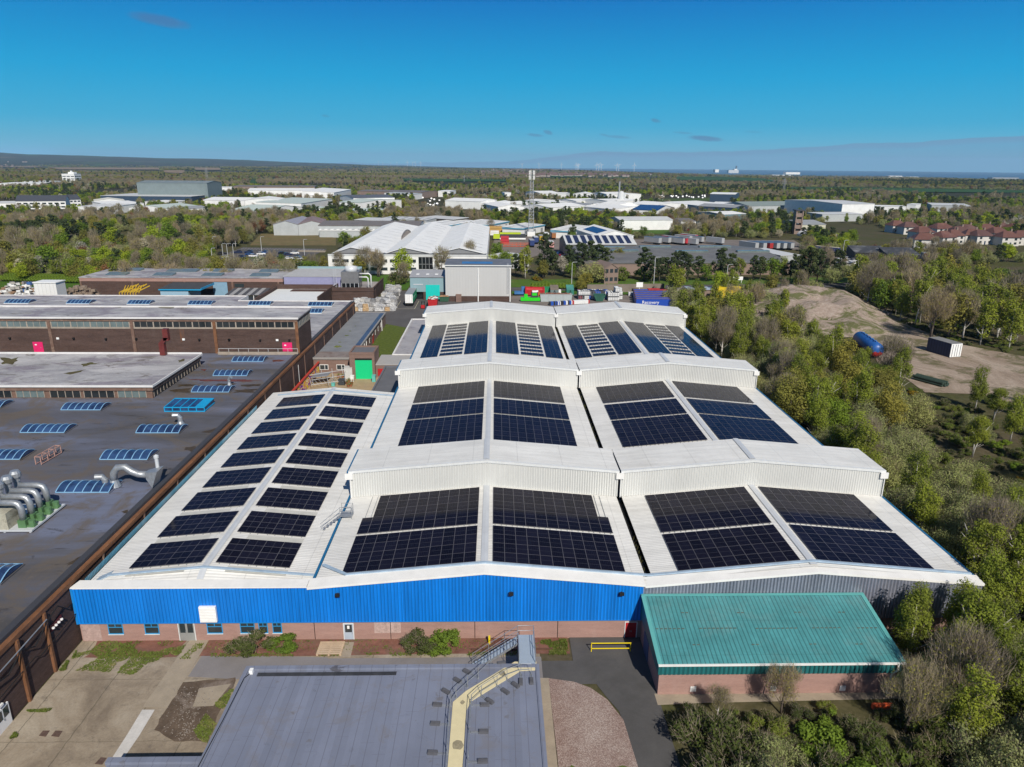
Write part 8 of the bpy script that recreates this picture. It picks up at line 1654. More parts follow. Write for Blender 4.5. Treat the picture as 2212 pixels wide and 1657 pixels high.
def cloud(cl, n, size, seed, elong=1.5, up=.35):
    """leaf-sized quads spread through a set of clumps (x, y, z, r, flatten)"""
    g = np.random.default_rng(seed); cl = np.array(cl, dtype=float); w = cl[:, 3]**2; w /= w.sum(); k = g.choice(len(cl), n, p=w)
    d = g.normal(size=(n, 3)); d /= np.linalg.norm(d, axis=1)[:, None]; rad = g.random(n)**.45; off = d*(cl[k, 3]*rad)[:, None]; off[:, 2] *= cl[k, 4]; P = cl[k, :3]+off
    nrm = d*1.1+g.normal(size=(n, 3))*.55; nrm[:, 2] += up; nrm /= np.linalg.norm(nrm, axis=1)[:, None]
    a = np.cross(nrm, g.normal(size=(n, 3))); a /= np.linalg.norm(a, axis=1)[:, None]; b = np.cross(nrm, a); s = size*(.6+.8*g.random(n))[:, None]
    V = np.stack([P-a*s*elong*.5, P-b*s*.42, P+a*s*elong*.5, P+b*s*.42], 1).reshape(-1, 3); V[:, 2] = np.maximum(V[:, 2], .02); return V
def twigs(cl, n, ln, wd, seed, up=.5, centre=(0, 0, 2.)):
    g = np.random.default_rng(seed); cl = np.array(cl, dtype=float); w = cl[:, 3]**2; w /= w.sum(); k = g.choice(len(cl), n, p=w)
    d = g.normal(size=(n, 3)); d /= np.linalg.norm(d, axis=1)[:, None]; off = d*(cl[k, 3]*g.random(n)**.5)[:, None]; off[:, 2] *= cl[k, 4]; P = cl[k, :3]+off
    u = P-np.array(centre); u /= np.linalg.norm(u, axis=1)[:, None]+1e-6; u = u+g.normal(size=(n, 3))*.45; u[:, 2] += up; u /= np.linalg.norm(u, axis=1)[:, None]
    b = np.cross(u, g.normal(size=(n, 3))); b /= np.linalg.norm(b, axis=1)[:, None]; l = ln*(.5+g.random(n))[:, None]; ww = wd*(.6+.8*g.random(n))[:, None]
    V = np.stack([P-u*l*.5-b*ww*.5, P-u*l*.5+b*ww*.5, P+u*l*.5+b*ww*.15, P+u*l*.5-b*ww*.15], 1).reshape(-1, 3); V[:, 2] = np.maximum(V[:, 2], .02); return V
def quads_mesh(name, parts):
    """parts: list of (vertices, material)"""
    me = bpy.data.meshes.new(name); V = np.concatenate([p[0] for p in parts]).astype(np.float32); n = len(V)//4
    me.vertices.add(len(V)); me.vertices.foreach_set('co', V.ravel()); me.loops.add(len(V)); me.loops.foreach_set('vertex_index', np.arange(len(V), dtype=np.int32)); me.polygons.add(n)
    me.polygons.foreach_set('loop_start', np.arange(0, len(V), 4, dtype=np.int32)); me.polygons.foreach_set('loop_total', np.full(n, 4, dtype=np.int32))
    mi = np.concatenate([np.full(len(p[0])//4, i, dtype=np.int32) for i, p in enumerate(parts)]); me.polygons.foreach_set('material_index', mi)
    for p in parts: me.materials.append(p[1])
    me.update(calc_edges=True); return me
def crown_clumps(kind, seed):
    g = random.Random(seed); c = []
    def ell(n, cz, rx, rz, r0, r1, fl=.8, low=0):
        for _ in range(n):
            while True:
                x, y, z = g.uniform(-1, 1), g.uniform(-1, 1), g.uniform(-1, 1); q = x*x+y*y+z*z
                if .12 < q < 1: break
            c.append((x*rx, y*rx, max(low, cz+z*rz), g.uniform(r0, r1), fl))
    if kind in ('birch',): ell(34, 6.6, 1.9, 4.4, .7, 1.3, 1.15)
    elif kind in ('twig',): ell(22, 7.6, 3.0, 3.6, 1.0, 1.9, 1.0)
    elif kind == 'willow': ell(44, 3.2, 3.6, 2.7, 1.1, 1.9, .85, .5)
    elif kind in ('scrub', 'bramble', 'dark', 'yellow'): ell(16, 1.3, 2.1, 1.1, .5, 1.0, .75, .3)
    elif kind == 'pine':
        for i in range(46): z = g.uniform(3.6, 12.2); r_ = 3.1*max(.1, 1-((z-7.0)/6.0)**2)+.2; a = g.uniform(0, 6.28); d = g.uniform(.15, 1)*r_; c.append((d*math.cos(a), d*math.sin(a), z, g.uniform(.65, 1.2), .72))
    else: ell(42, 6.0, 3.2, 3.8, 1.0, 1.9, .9)
    return c
def trunk_mesh(kind, seed, bark):
    g = random.Random(seed+99); b = MB(); hh = dict(birch=9.5, twig=8.5, willow=3.4, scrub=1.2, bramble=.9, dark=1.2, yellow=.8, pine=11.5).get(kind, 7.5); r0 = dict(birch=.16, pine=.26, scrub=.07, bramble=.05, dark=.07, yellow=.05, willow=.2).get(kind, .24)
    stems = 3 if kind in ('willow', 'scrub', 'bramble', 'dark', 'yellow') else (2 if kind in ('birch', 'twig') and seed % 3 == 0 else 1)
    for s_ in range(stems):
        lean = g.uniform(-.12, .12)+(0 if stems == 1 else .3*math.cos(s_*2.1)), g.uniform(-.12, .12)+(0 if stems == 1 else .3*math.sin(s_*2.1)); pts = [(lean[0]*hh*t_*t_+g.uniform(-.05, .05)*hh*t_*.3, lean[1]*hh*t_*t_, hh*t_) for t_ in (0, .25, .5, .75, 1)]
        b.pipe(pts, [r0, r0*.85, r0*.65, r0*.42, r0*.12], 6)
        for k in range(5 if hh > 5 else 2):
            t_ = g.uniform(.35, .85); a = g.uniform(0, 6.28); L_ = hh*g.uniform(.18, .34); p = Vector(pts[min(4, int(t_*4))]); q = p+Vector((math.cos(a)*L_*.7, math.sin(a)*L_*.7, L_*.65)); b.pipe([p, p.lerp(q, .5)+Vector((0, 0, -.1)), q], [r0*.42, r0*.3, r0*.06], 5)
    return mesh_of('trunk_'+kind, b, [bark], smooth=True)
LOD = dict(near=(1.0, 1.0), mid=(.30, 1.75), far=(.075, 3.3))
BASE = dict(birch=(7200, .18), willow=(12000, .17), scrub=(3600, .16), bramble=(3600, .17), dark=(3400, .17), yellow=(1800, .16), pine=(9000, .24), twig=(0, 0))
TREE = {}
def tree_meshes(kind, lod, seed):
    key = (kind, lod, seed)
    if key in TREE: return TREE[key]
    f, gs = LOD[lod]; cl = crown_clumps(kind, seed*7+len(kind)); n0, s0 = BASE.get(kind, (6800, .23)); pr = []
    if kind == 'twig': pr = [(twigs(cl, int(4200*f)+60, 1.25*gs**.5, .035*gs**1.25, seed, .6, (0, 0, 3)), LM['twig']), (cloud(cl, int(1200*f)+20, .16*gs, seed+5), LM['olive'])]
    elif kind == 'willow': pr = [(cloud(cl, int(n0*f*.8)+30, s0*gs, seed), LM['willow']), (twigs(cl, int(3000*f)+20, .9*gs**.5, .03*gs**1.25, seed+3, .5, (0, 0, .5)), LM['twig'])]
    elif kind == 'birch': pr = [(cloud(cl, int(n0*f)+30, s0*gs, seed), LM['birch']), (twigs(cl, int(700*f)+6, 1.0*gs**.5, .03*gs**1.25, seed+3, .2, (0, 0, 4)), LM['twig'])]
    elif kind == 'scrub': pr = [(cloud(cl, int(n0*f)+30, s0*gs, seed), LM['scrub']), (twigs(cl, int(900*f)+6, .7*gs**.5, .03*gs**1.25, seed+3, .5, (0, 0, 0)), LM['twig'])]
    elif kind == 'dark': pr = [(cloud(cl, int(n0*f)+30, s0*gs, seed), LM['dark']), (twigs(cl, int(1500*f)+6, .8*gs**.5, .03*gs**1.25, seed+3, .5, (0, 0, 0)), LM['twig'])]
    elif kind == 'yellow': pr = [(cloud(cl, int(n0*f)+20, s0*gs, seed), LM['yellow']), (cloud(cl, int(n0*f)+20, s0*gs, seed+1), LM['dark'])]
    else: pr = [(cloud(cl, int(n0*f)+30, s0*gs, seed), LM[kind])]
    TREE[key] = (quads_mesh('crown_'+kind, pr), trunk_mesh(kind, seed, M_wbark if kind == 'birch' or (kind == 'twig' and seed % 2) else M_bark)); return TREE[key]
TPROTO = {}
NM = dict(birch='birch_tree', willow='willow_bush', twig='bare_tree', scrub='shrub', bramble='bramble_bush', dark='shrub', yellow='gorse_bush', pine='pine_tree', lime='lime_tree', maple='maple_tree', blossom='blossom_tree', copper='copper_tree', olive='budding_tree', pink='blossom_tree')
ADJ = dict(birch='olive green birch with a pale trunk', willow='rounded grey green willow bush', twig='bare grey brown twiggy tree', scrub='green shrub', bramble='bright green bramble bush', dark='dark twiggy shrub', yellow='yellow flowering gorse bush', pine='dark green pine with flat clumps', lime='bright yellow green leafy tree', maple='fresh green leafy tree', blossom='pale blossoming tree', copper='copper brown leafing tree', olive='budding olive brown tree', pink='pink blossoming tree')
NTREE = 0
def tree(kind, x, y, s=1., where='', group='', lod=None, label=None, z=None, sz=1.):
    global NTREE; d = math.hypot(x, y); lod = lod or ('near' if d < 190 else 'mid'); seed = NTREE % 3; NTREE += 1
    cm_, tm = tree_meshes(kind, lod, seed); o = bpy.data.objects.new(NM[kind], None); COL.objects.link(o); o.location = (x, y, gz(x, y) if z is None else z); o.rotation_euler = (0, 0, random.uniform(0, 6.28)); o.scale = (s*random.uniform(.93, 1.07), s*random.uniform(.93, 1.07), s*sz*random.uniform(.94, 1.06))
    tag(o, label or f'{ADJ[kind]} {where}', 'bush' if NM[kind].endswith(('bush', 'shrub')) else 'tree', group or None)
    for nm, me in (('crown', cm_), ('trunk', tm)): c = bpy.data.objects.new(nm, me); COL.objects.link(c); c.parent = o
    return o
def inpoly(P_, x, y):
    c = False
    for i in range(len(P_)):
        a, d = P_[i], P_[i-1]
        if (a[1] > y) != (d[1] > y) and x < (d[0]-a[0])*(y-a[1])/(d[1]-a[1])+a[0]: c = not c
    return c
LOT = [at('E', x, y) for x, y in ((640, 330), (640, 120), (940, 60), (1060, 160), (1290, 260), (1600, 370), (1960, 440), (2300, 520), (2300, 740), (1956, 720), (1700, 650), (1400, 640), (1290, 560), (1200, 560), (1140, 480), (1040, 330))]
_tk = at('E', 1085, 425); TAKEN = [(_tk.x+dx, _tk.y+dy) for dx in (-8, -4, 0, 4) for dy in (-12, -8, -4, 0, 4, 8)]+[(_tk.x+dx-.49*k, _tk.y-.87*k) for k in range(12, 26, 3) for dx in (-4, 0, 4)]
def scatter(P_, n, gap, mix, smin, smax, where, group, avoid=True, lod=None, tries=30):
    xs = [p[0] for p in P_]; ys = [p[1] for p in P_]; k = 0; tot = sum(w for _, w in mix)
    for _ in range(n*tries):
        if k >= n: break
        x, y = random.uniform(min(xs), max(xs)), random.uniform(min(ys), max(ys))
        if not inpoly(P_, x, y) or (avoid and inpoly(LOT, x, y)): continue
        if any((x-a)**2+(y-b_)**2 < gap*gap for a, b_ in TAKEN): continue
        r_ = random.uniform(0, tot)
        for kd, w in mix:
            r_ -= w
            if r_ <= 0: break
        TAKEN.append((x, y)); k += 1; tree(kd, x, y, random.uniform(smin, smax), where, group, lod)
# bushes along the front wall, foreground thicket
for x, y, s_, sz_, k_, lb in ((-23.6, 58.7, .92, .72, 'dark', 'big dark green bush against the blue front, left of two'), (-20.6, 58.6, .7, .62, 'bramble', 'smaller green bush right of the big one below the three windows'), (-7.4, 58.6, .72, .78, 'dark', 'low bush with bare twigs by the whitewashed bricks'), (-4.9, 58.7, .75, .72, 'bramble', 'low green bush beside the bare twigged one')): tree(k_, x, y, s_, group='bushes along the blue front', label=lb, sz=sz_, z=0)
for x, y, k, s_, lb in ((17.2, 45.8, 'dark', 1.15, 'dense dark thicket at the edge of the drive, nearest the shed'), (17.8, 41.3, 'dark', 1.3, 'dense dark thicket at the edge of the drive, nearest the camera'), (22.0, 46.8, 'scrub', .75, 'shrub in front of the left part of the brick shed wall'), (21.4, 42.6, 'willow', .55, 'grey twiggy bush in the foreground thicket'), (25.6, 44.6, 'bramble', 1.0, 'bright bramble bush before the middle of the shed'), (26.4, 40.6, 'bramble', 1.25, 'large bright bramble bush at the bottom of the picture'), (30.4, 42.4, 'scrub', 1.0, 'green shrub right of the bramble bushes'), (30.2, 46.7, 'dark', .7, 'dark shrub below the orange netting'), (34.2, 43.6, 'dark', 1.1, 'dark shrub under the tall bare trees at right'), (33.5, 39.2, 'bramble', 1.1, 'bramble bush at the bottom right'), (22.6, 38.2, 'dark', 1.1, 'brown green shrub at the bottom edge'), (28.6, 49.6, 'scrub', .35, 'small shrub on the path before the shed'), (19.0, 49.3, 'twig', .28, 'small bare shrub before the shed wall'), (19.4, 43.6, 'dark', 1.2, 'brown twiggy shrub in the middle of the thicket'), (16.6, 48.4, 'dark', .6, 'low shrub at the corner of the drive and the shed path'), (24.4, 41.6, 'dark', 1.1, 'dark shrub behind the bottom bramble bush'), (28.3, 47.4, 'bramble', .62, 'small bramble bush before the right half of the shed wall'), (23.6, 48.0, 'dark', .55, 'low dark shrub below the small bare tree'), (19.6, 38.6, 'willow', .7, 'grey brown bush at the bottom edge by the drive'), (36.0, 46.8, 'scrub', 1.0, 'green shrub beyond the shed downpipe'), (31.0, 38.4, 'scrub', 1.1, 'shrub at the bottom edge right of the brambles'), (37.0, 41.0, 'willow', .8, 'grey green bush in the bottom right corner')): tree(k, x, y, s_, group='thicket before the shed', label=lb, z=0)
tree('twig', 24.6, 49.6, .42, label='small bare tree standing before the brick shed', z=0); tree('twig', 34.0, 47.0, .62, label='yellowish bare tree at the right of the thicket', z=0)
b = MB(); p = at('D', 1445, 775); b.box(p.x-.9, p.x+.9, p.y-.15, p.y+.15, .05, .5); solo('netting', b, cm('orange_net', (.75, .12, .04)), 'strip of orange netting lying in the thicket', 'netting')
scatter([(36.8, 36), (47, 36), (60, 52), (56, 64), (49.5, 62), (49, 58), (37.2, 56.5)], 34, 2.3, (('birch', 5), ('scrub', 3), ('willow', 2.5), ('twig', .7)), .55, .85, 'right of the teal roofed shed', 'trees beside the shed')
for x, y, s_ in ((40.5, 57.6, .66), (44.5, 56.8, .72), (47.2, 55.0, .62)): tree('birch', x, y, s_, 'before the bare metal wall', 'trees beside the shed')
# strip between the factory and the dirt lot
scatter([(52.6, 62), (63, 58), (72, 78), (66, 110), (60, 108), (52.4, 112)], 62, 2.9, (('willow', 6), ('twig', .9), ('birch', 4.5), ('scrub', 2)), .62, .95, 'along the near right side of the factory', 'trees along the right side of the factory')
scatter([(52.2, 112), (66, 110), (80, 125), (88, 160), (84, 190), (70, 212), (52, 212)], 104, 3.5, (('willow', 7), ('birch', 5), ('olive', 1.5), ('maple', 1), ('twig', .8)), .72, 1.05, 'along the far right side of the factory', 'trees along the right side of the factory')
scatter([(66, 76), (110, 70), (125, 120), (110, 140), (90, 132), (80, 124), (68, 110)], 56, 4.6, (('birch', 5), ('scrub', 4), ('willow', 1.2), ('twig', 1)), .45, .8, 'in the open scrub at right', 'trees in the open scrub')
scatter([(84, 190), (92, 205), (88, 250), (60, 262), (58, 238), (66, 214)], 20, 5., (('birch', 4), ('willow', 3), ('maple', 1.5), ('twig', 2)), .65, .95, 'between recycling yard and mound', 'trees by the recycling yard')
# wood behind the lot
P_ = [at('l', x, y) for x, y in ((235, 485), (420, 560), (560, 640), (720, 700), (900, 745), (1290, 830), (1290, 480), (1000, 400), (560, 330), (230, 330))]
scatter(P_, 84, 3.9, (('birch', 9), ('twig', 1.8), ('olive', 2), ('maple', 1.3)), .95, 1.3, 'in the wood behind the dirt lot', 'trees of the wood behind the dirt lot')
for x, y, s_ in ((295, 482, 1.5), (418, 485, 1.1), (690, 680, 1.35)): p = at('l', x, y); tree('twig', p.x, p.y, s_*.92, label=['tall white trunked birch at the left end of the wood', 'leaning white trunk in front of the wood', 'large bare white birch in front of the wood'][int(x > 300)+int(x > 500)], lod='near', z=0)
# roadside pines and garden trees
for w_, x, y, k, s_ in (('k', 30, 372, 'pine', 1.05), ('k', 75, 385, 'pine', .95), ('k', 125, 380, 'pine', .85), ('k', 165, 375, 'pine', .8), ('k', 215, 380, 'pine', .95), ('k', 258, 378, 'pine', 1.), ('k', 300, 378, 'pine', .9), ('k', 365, 372, 'pine', .8), ('k', 415, 375, 'maple', .8), ('k', 500, 380, 'pine', 1.05), ('k', 560, 380, 'pine', .95), ('k', 620, 376, 'birch', .9), ('k', 705, 372, 'pine', .85), ('k', 750, 372, 'pine', .8), ('k', 830, 372, 'maple', 1.0), ('k', 885, 368, 'birch', .9), ('k', 990, 392, 'pine', 1.1), ('k', 1045, 400, 'pine', 1.25), ('k', 1100, 396, 'pine', 1.1), ('k', 1185, 385, 'willow', 1.1), ('k', 935, 372, 'pine', .7), ('h', 450, 412, 'pine', 1.35), ('h', 310, 425, 'birch', 1.25), ('h', 720, 385, 'pine', 1.1), ('h', 790, 380, 'pine', 1.1), ('h', 850, 382, 'pine', 1.05), ('h', 905, 385, 'pine', .95), ('h', 590, 405, 'blossom', .8), ('h', 640, 420, 'maple', .7), ('h', 815, 455, 'willow', 1.4), ('h', 760, 440, 'willow', 1.), ('h', 1040, 420, 'scrub', 1.6), ('h', 1180, 425, 'bramble', 1.5), ('h', 1000, 340, 'olive', .9), ('t', 1500, 470, 'birch', 1.05), ('t', 1560, 450, 'birch', .95), ('h', 1010, 440, 'scrub', 1.3), ('t', 520, 410, 'olive', .55), ('t', 120, 350, 'bramble', .9), ('h', 405, 440, 'yellow', .9), ('h', 385, 432, 'scrub', .8), ('A3', 560, 330, 'lime', 1.15), ('A3', 500, 385, 'dark', 1.9), ('A3', 560, 395, 'twig', .8), ('A3', 225, 300, 'twig', 1.), ('A3', 60, 280, 'twig', 1.0), ('A3', 400, 420, 'bramble', .9), ('v', 330, 850, 'twig', .95), ('v', 80, 860, 'twig', .9), ('v', 205, 840, 'olive', .85), ('v', 720, 860, 'twig', 1.1), ('v', 900, 800, 'twig', 1.1), ('v', 780, 800, 'olive', .95), ('g', 480, 375, 'maple', .68), ('g', 545, 375, 'maple', .6), ('g', 700, 370, 'maple', .66), ('g', 935, 372, 'olive', .62), ('g', 1000, 375, 'olive', .6), ('g', 1090, 372, 'olive', .6), ('g', 60, 380, 'olive', .7), ('g', 120, 375, 'olive', .6), ('g', 20, 375, 'maple', .7), ('A', 1000, 100, 'olive', .7), ('A', 625, 330, 'scrub', .55)):
    p = at(w_, x, y)
    if w_ == 'A' and y == 330: tree('scrub', XV+.1, 184.5, .55, label='small shrub growing in the roof gutter', z=7.2); continue
    TAKEN.append((p.x, p.y)); pl = dict(k='before the long grey works', h='left of the long grey works', t='behind the yard wall', A='behind the recycling yard', A3='before the white works', v='beside the white works', g='beside the car park')[w_]
    tree(k, p.x, p.y, s_, pl, 'roadside and yard trees')
b = MB()
HG = tree_meshes('scrub', 'mid', 1)[0]
def hedge(label, a, c, n, s_): 
    k = thing('hedge', label, 'hedge', a); V = []; base = np.empty(len(HG.vertices)*3, dtype=np.float32); HG.vertices.foreach_get('co', base); base = base.reshape(-1, 3)
    for i in range(n): p = a.lerp(c, (i+.5)/n)-a; V.append(base*s_*np.array([1, 1, 1.1])+np.array([p.x, p.y, 0]))
    o = bpy.data.objects.new('foliage', quads_mesh('hedge_foliage', [(np.concatenate(V), LM['bramble'])])); COL.objects.link(o); o.parent = k
hedge('clipped green hedge behind the compactors and containers', at('t', 0, 372), at('t', 590, 378), 16, .75); hedge('dark green hedge at the edge of the green field', at('o', 60, 225), at('o', 990, 250), 26, 1.1); hedge('green hedge beyond the boundary wall', at('t', 760, 380), at('t', 1420, 378), 16, .7)
# left wood: the trees that show largest, one by one
P_ = [at('u', x, y) for x, y in ((-20, 830), (500, 850), (560, 800), (900, 790), (1180, 780), (1250, 700), (1300, 640), (-20, 640))]
scatter(P_, 66, 6.5, (('willow', 6), ('twig', 4), ('olive', 3), ('maple', 2), ('scrub', 3), ('lime', 1)), .8, 1.25, 'at the front of the left wood', 'trees of the left wood')
for x, y, k, s_ in ((1075, 690, 'maple', 1.55), (640, 640, 'pine', 1.0), (350, 600, 'pine', 1.1), (260, 590, 'pine', 1.0), (420, 600, 'pine', .95), (540, 580, 'pine', .9), (1240, 600, 'willow', 1.5), (850, 740, 'willow', 1.35), (420, 810, 'willow', 1.3), (130, 800, 'willow', 1.3), (480, 720, 'willow', 1.2)): p = at('u', x, y); TAKEN.append((p.x, p.y)); tree(k, p.x, p.y, s_, label=None, where='standing out of the left wood', group='trees of the left wood')
# ------------------------------------------------------------------ woods nobody would count: instances scattered by geometry nodes
def proj(x, y, z=0.):
    v = Vector((x, y, z-H)); d = v.dot(FW); return (CX+F*v.dot(RX)/d, CY-F*v.dot(UY)/d) if d > 1 else None
LIB = {}
def library(lod, kinds):
    c = bpy.data.collections.new('tree_library_'+lod); n = 0
    for k in kinds:
        for sd in (0, 1):
            cr, tr = tree_meshes(k, lod, sd); bmh = bmesh.new(); bmh.from_mesh(cr); nm = len(cr.materials); me = bpy.data.meshes.new('wood_'+k)
            f0 = len(bmh.faces); bmh.from_mesh(tr); bmh.faces.ensure_lookup_table()
            for f in bmh.faces[f0:]: f.material_index = nm
            bmh.to_mesh(me); bmh.free()
            for mt in list(cr.materials)+list(tr.materials): me.materials.append(mt)
            o = bpy.data.objects.new(f'{n:02d}_{k}_{lod}', me); c.objects.link(o); n += 1
    return c, n
def forest(name, pts, kinds_idx, scales, coll, label):
    me = bpy.data.meshes.new(name); me.vertices.add(len(pts)); me.vertices.foreach_set('co', np.array(pts, dtype=np.float32).ravel())
    a = me.attributes.new('pick', 'INT', 'POINT'); a.data.foreach_set('value', np.array(kinds_idx, dtype=np.int32)); a = me.attributes.new('size', 'FLOAT_VECTOR', 'POINT'); a.data.foreach_set('vector', np.array(scales, dtype=np.float32).ravel())
    a = me.attributes.new('turn', 'FLOAT', 'POINT'); a.data.foreach_set('value', rng.uniform(0, 6.28, len(pts)).astype(np.float32)); me.update()
    o = bpy.data.objects.new(name, me); COL.objects.link(o); tag(o, label, 'wood', kind='stuff')
    g = bpy.data.node_groups.new(name+'_scatter', 'GeometryNodeTree'); g.interface.new_socket('Geometry', in_out='INPUT', socket_type='NodeSocketGeometry'); g.interface.new_socket('Geometry', in_out='OUTPUT', socket_type='NodeSocketGeometry')
    N = g.nodes.new; gi, go = N('NodeGroupInput'), N('NodeGroupOutput'); iop = N('GeometryNodeInstanceOnPoints'); ci = N('GeometryNodeCollectionInfo'); ci.inputs['Collection'].default_value = coll; ci.inputs['Separate Children'].default_value = True; ci.inputs['Reset Children'].default_value = True
    def attr(nm, ty): q = N('GeometryNodeInputNamedAttribute'); q.data_type = ty; q.inputs['Name'].default_value = nm; return q.outputs[0]
    cx_ = N('ShaderNodeCombineXYZ'); L_ = g.links.new; L_(attr('turn', 'FLOAT'), cx_.inputs[2]); L_(gi.outputs[0], iop.inputs['Points']); L_(ci.outputs[0], iop.inputs['Instance']); iop.inputs['Pick Instance'].default_value = True
    L_(attr('pick', 'INT'), iop.inputs['Instance Index']); e2 = N('FunctionNodeEulerToRotation'); L_(cx_.outputs[0], e2.inputs[0]); L_(e2.outputs[0], iop.inputs['Rotation']); L_(attr('size', 'FLOAT_VECTOR'), iop.inputs['Scale']); L_(iop.outputs[0], go.inputs[0])
    mo = o.modifiers.new('scatter', 'NODES'); mo.node_group = g; return o
CLEAR = [[at(w_, x, y) for x, y in pts] for w_, pts in (('g', [(100, 260), (340, 150), (1271, 165), (1271, 420), (0, 420)]), ('b', [(1150, 905), (1900, 890), (2212, 930), (2212, 1100), (1050, 1100)]), ('c', [(0, 860), (600, 860), (300, 1053), (-200, 1053)]), ('h', [(-40, 90), (560, 80), (640, 130), (660, 360), (400, 400), (230, 400), (100, 290), (30, 260)]),
    ('k', [(-400, 100), (1000, 108), (1030, 150), (1010, 250), (1020, 430), (-420, 440)]), ('l', [(-100, 150), (240, 150), (640, 190), (700, 215), (230, 250), (0, 215)]), ('d', [(0, 850), (900, 850), (960, 1053), (0, 1053)]), ('d', [(1500, 840), (2300, 835), (2300, 960), (1600, 920)]), ('c', [(1110, 420), (1500, 425), (1500, 560), (1380, 590), (1100, 540)]), ('e', [(0, 236), (400, 232), (400, 262), (0, 262)]), ('e', [(140, 455), (330, 455), (340, 520), (120, 520)]), ('o', [(-400, 250), (1000, 240), (1000, 430), (-400, 440)]), ('a', [(330, 830), (560, 820), (560, 860), (330, 860)]), ('a', [(1440, 880), (1740, 880), (1740, 970), (1460, 980)]))]
CLEAR += [[Vector(p) for p in q] for q in (((-200, 20, 0), (62, 20, 0), (62, 262, 0), (-200, 262, 0)), ((-72, 255, 0), (8, 255, 0), (8, 305, 0), (-72, 305, 0)), ((0, 250, 0), (150, 262, 0), (430, 320, 0), (430, 345, 0), (150, 302, 0), (0, 292, 0)))]+[LOT]
BOX = [(min(p[0] for p in q), max(p[0] for p in q), min(p[1] for p in q), max(p[1] for p in q), q) for q in CLEAR+FOOT]
def free(x, y):
    for x0, x1, y0, y1, q in BOX:
        if x0 <= x <= x1 and y0 <= y <= y1 and inpoly(q, x, y): return False
    return True
kmid = ['willow', 'twig', 'olive', 'maple', 'lime', 'pine', 'birch', 'blossom', 'scrub', 'copper']
DENSE = [[at(w_, x, y) for x, y in pts] for w_, pts in (('f', [(640, 555), (1500, 560), (1500, 650), (640, 620)]), ('u', [(-300, 440), (1690, 520), (1690, 640), (1300, 690), (1250, 790), (-300, 830)]), ('d', [(0, 590), (2300, 590), (2300, 700), (1200, 830), (640, 720), (0, 700)]), ('e', [(0, 330), (1271, 330), (1271, 600), (400, 600), (300, 520), (0, 400)]))]
def wood(name, r0, r1, step, coll, n, kinds, smin, smax, label, dens, flat=1.):
    pts, ks, ss = [], [], []; ix = {k: i for i, k in enumerate(kinds)}
    nx = int(2*r1*.80/step); 
    for i in range(nx):
        for j in range(int((r1-r0*.7)/step)):
            x, y = -r1*.80+(i+random.random())*step, r0*.7+(j+random.random())*step; d = math.hypot(x, y)
            if d < r0 or d > r1 or abs(math.atan2(x, y)) > .73: continue
            v = mnoise.noise(Vector((x*.006, y*.006, 5)))+.5*mnoise.noise(Vector((x*.02, y*.02, 9))) if r0 < 1400 else mnoise.noise(Vector((x*.0012, y*.0042, 5)))+.5*mnoise.noise(Vector((x*.006, y*.012, 9)))
            if r0 < 1400 and any(inpoly(q, x, y) for q in DENSE): v += .35
            if v < dens or not free(x, y): continue
            p = proj(x, y)
            if p and any(inpoly(q, p[0], p[1]+.4) or (r0 > 1400 and (inpoly(q, p[0], p[1]-9*smax*F/d*.7) or inpoly(q, p[0], p[1]-9*smax*F/d*.3))) for q in FIELDS): continue
            if d < 420 and any((x-a)**2+(y-b_)**2 < 16 for a, b_ in TAKEN): continue
            u = (mnoise.noise(Vector((x*.011, y*.008, 20)))+random.uniform(-.35, .35)) if r0 < 1400 else (.9*mnoise.noise(Vector((x*.0011, y*.004, 20)))+random.uniform(-.12, .12)); q_ = random.random()
            if u < -.27: k = 'twig'
            elif u < .0: k = 'willow' if q_ < .75 else 'twig'
            elif u < .17: k = 'olive' if q_ < .6 else 'birch'
            elif u < .32: k = 'maple' if q_ < .7 else 'lime'
            elif u < .45: k = 'lime' if q_ < .6 else 'maple'
            else: k = 'pine'
            if r0 > 1400 and k in ('lime', 'maple'): k = 'olive' if q_ < .7 else 'willow'
            if q_ > .975 and r0 < 1400: k = 'blossom'
            elif q_ > .96: k = 'copper'
            elif q_ < .05: k = 'pine'
            s_ = random.uniform(smin, smax); pts.append((x, y, gz(x, y))); ks.append(ix.get(k, ix['twig'])*2+random.randint(0, 1)); ss.append((s_, s_, s_*flat*random.uniform(.85, 1.1)))
    return forest(name, pts, ks, ss, coll, label), len(pts)
cmid, _ = library('mid', kmid); cfar, _ = library('far', kmid)
o, n1 = wood('woodland', 262, 640, 5.6, cmid, 0, kmid, .55, .95, 'mixed spring woodland between the works and the estates', -.10)
o, n2 = wood('distant_woodland', 640, 1500, 8.6, cfar, 0, kmid, .5, .9, 'wooded belts between the far sheds', -.12)
o, n3 = wood('horizon_woods', 1500, 3400, 13, cfar, 0, kmid, .7, 1.15, 'dark woods below the horizon', -.12, .85)
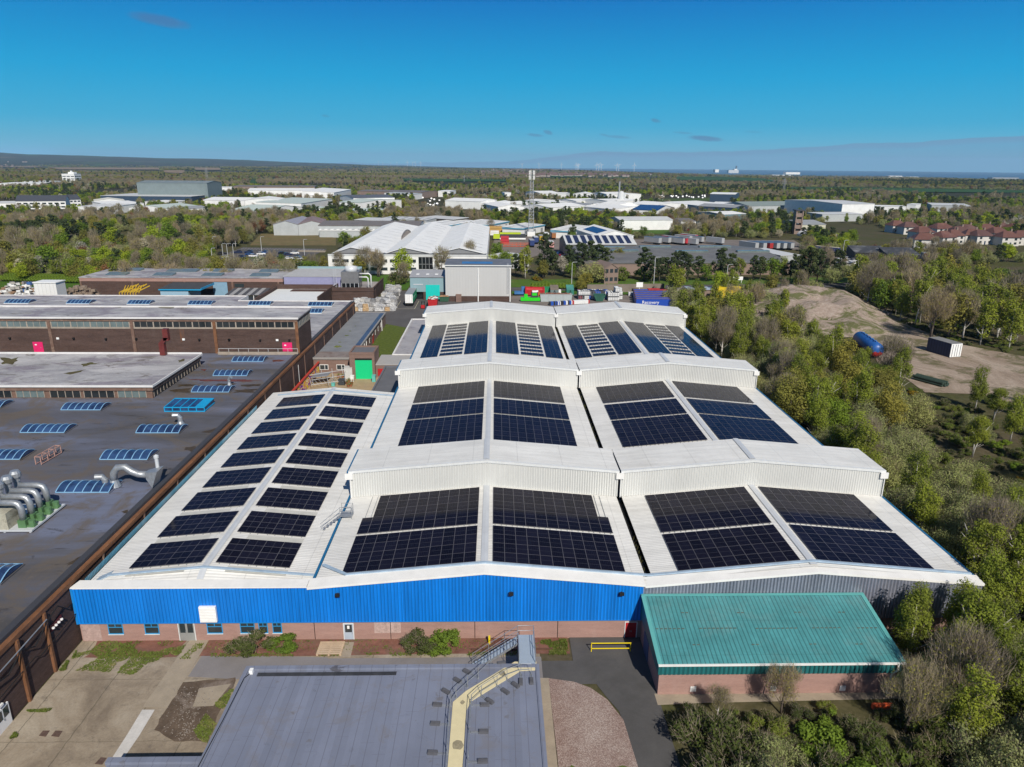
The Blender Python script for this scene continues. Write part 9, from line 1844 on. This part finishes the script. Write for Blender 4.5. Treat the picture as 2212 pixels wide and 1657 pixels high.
o, n4 = wood('horizon_woods', 3400, 7400, 27, cfar, 0, kmid, 1.3, 2.2, 'faint wood belts near the horizon', .05, .5)
print('WOODS', n1, n2, n3, n4, 'TREES', NTREE)
# undergrowth in the belts on the right and left
cund, _ = library('near', ['scrub', 'dark', 'bramble', 'yellow']); pts, ks, ss = [], [], []
for P_, n in (([(50, 60), (64, 56), (90, 80), (92, 130), (88, 200), (66, 230), (50, 215)], 520), ([(36.6, 36), (47, 36), (64, 54), (52, 62), (37, 57)], 90), ([(70, 74), (118, 66), (130, 130), (110, 142), (88, 128)], 300), ([tuple(at('l', x, y))[:2] for x, y in ((200, 480), (700, 700), (1290, 830), (1290, 560), (560, 420), (200, 380))], 330), ([(15.2, 36), (36, 36), (36, 49.5), (16, 50)], 46)):
    xs = [p[0] for p in P_]; ys = [p[1] for p in P_]; k = 0
    while k < n:
        x, y = random.uniform(min(xs), max(xs)), random.uniform(min(ys), max(ys)); k += .34
        if not inpoly(P_, x, y) or inpoly(LOT, x, y) or mnoise.noise(Vector((x*.07, y*.07, 2))) < -.25: continue
        k += .66; s_ = random.uniform(.25, .6); pts.append((x, y, gz(x, y))); ks.append(random.choice((0, 1, 2, 3, 0, 2, 0, 2, 4, 5, 2, 6 if random.random() < .2 else 3))); ss.append((s_, s_, s_*.8))
forest('undergrowth', pts, ks, ss, cund, 'low scrub and brambles between the trees')
# ------------------------------------------------------------------ air
hz = MB(); hz.box(-31000, 31000, -31000, 31000, -95, 420); o = part('haze', hz, []); o['kind'] = 'stuff'; o['label'] = 'thin blue haze over the far country'
hm = bpy.data.materials.new('haze'); hm.use_nodes = True; tt = hm.node_tree; tt.nodes.clear(); pv = tt.nodes.new('ShaderNodeVolumePrincipled'); pv.inputs['Color'].default_value = (.46, .74, 1.0, 1); pv.inputs['Density'].default_value = 4.2e-5; pv.inputs['Anisotropy'].default_value = 0.
ou = tt.nodes.new('ShaderNodeOutputMaterial'); tt.links.new(pv.outputs[0], ou.inputs['Volume']); o.data.materials.append(hm)
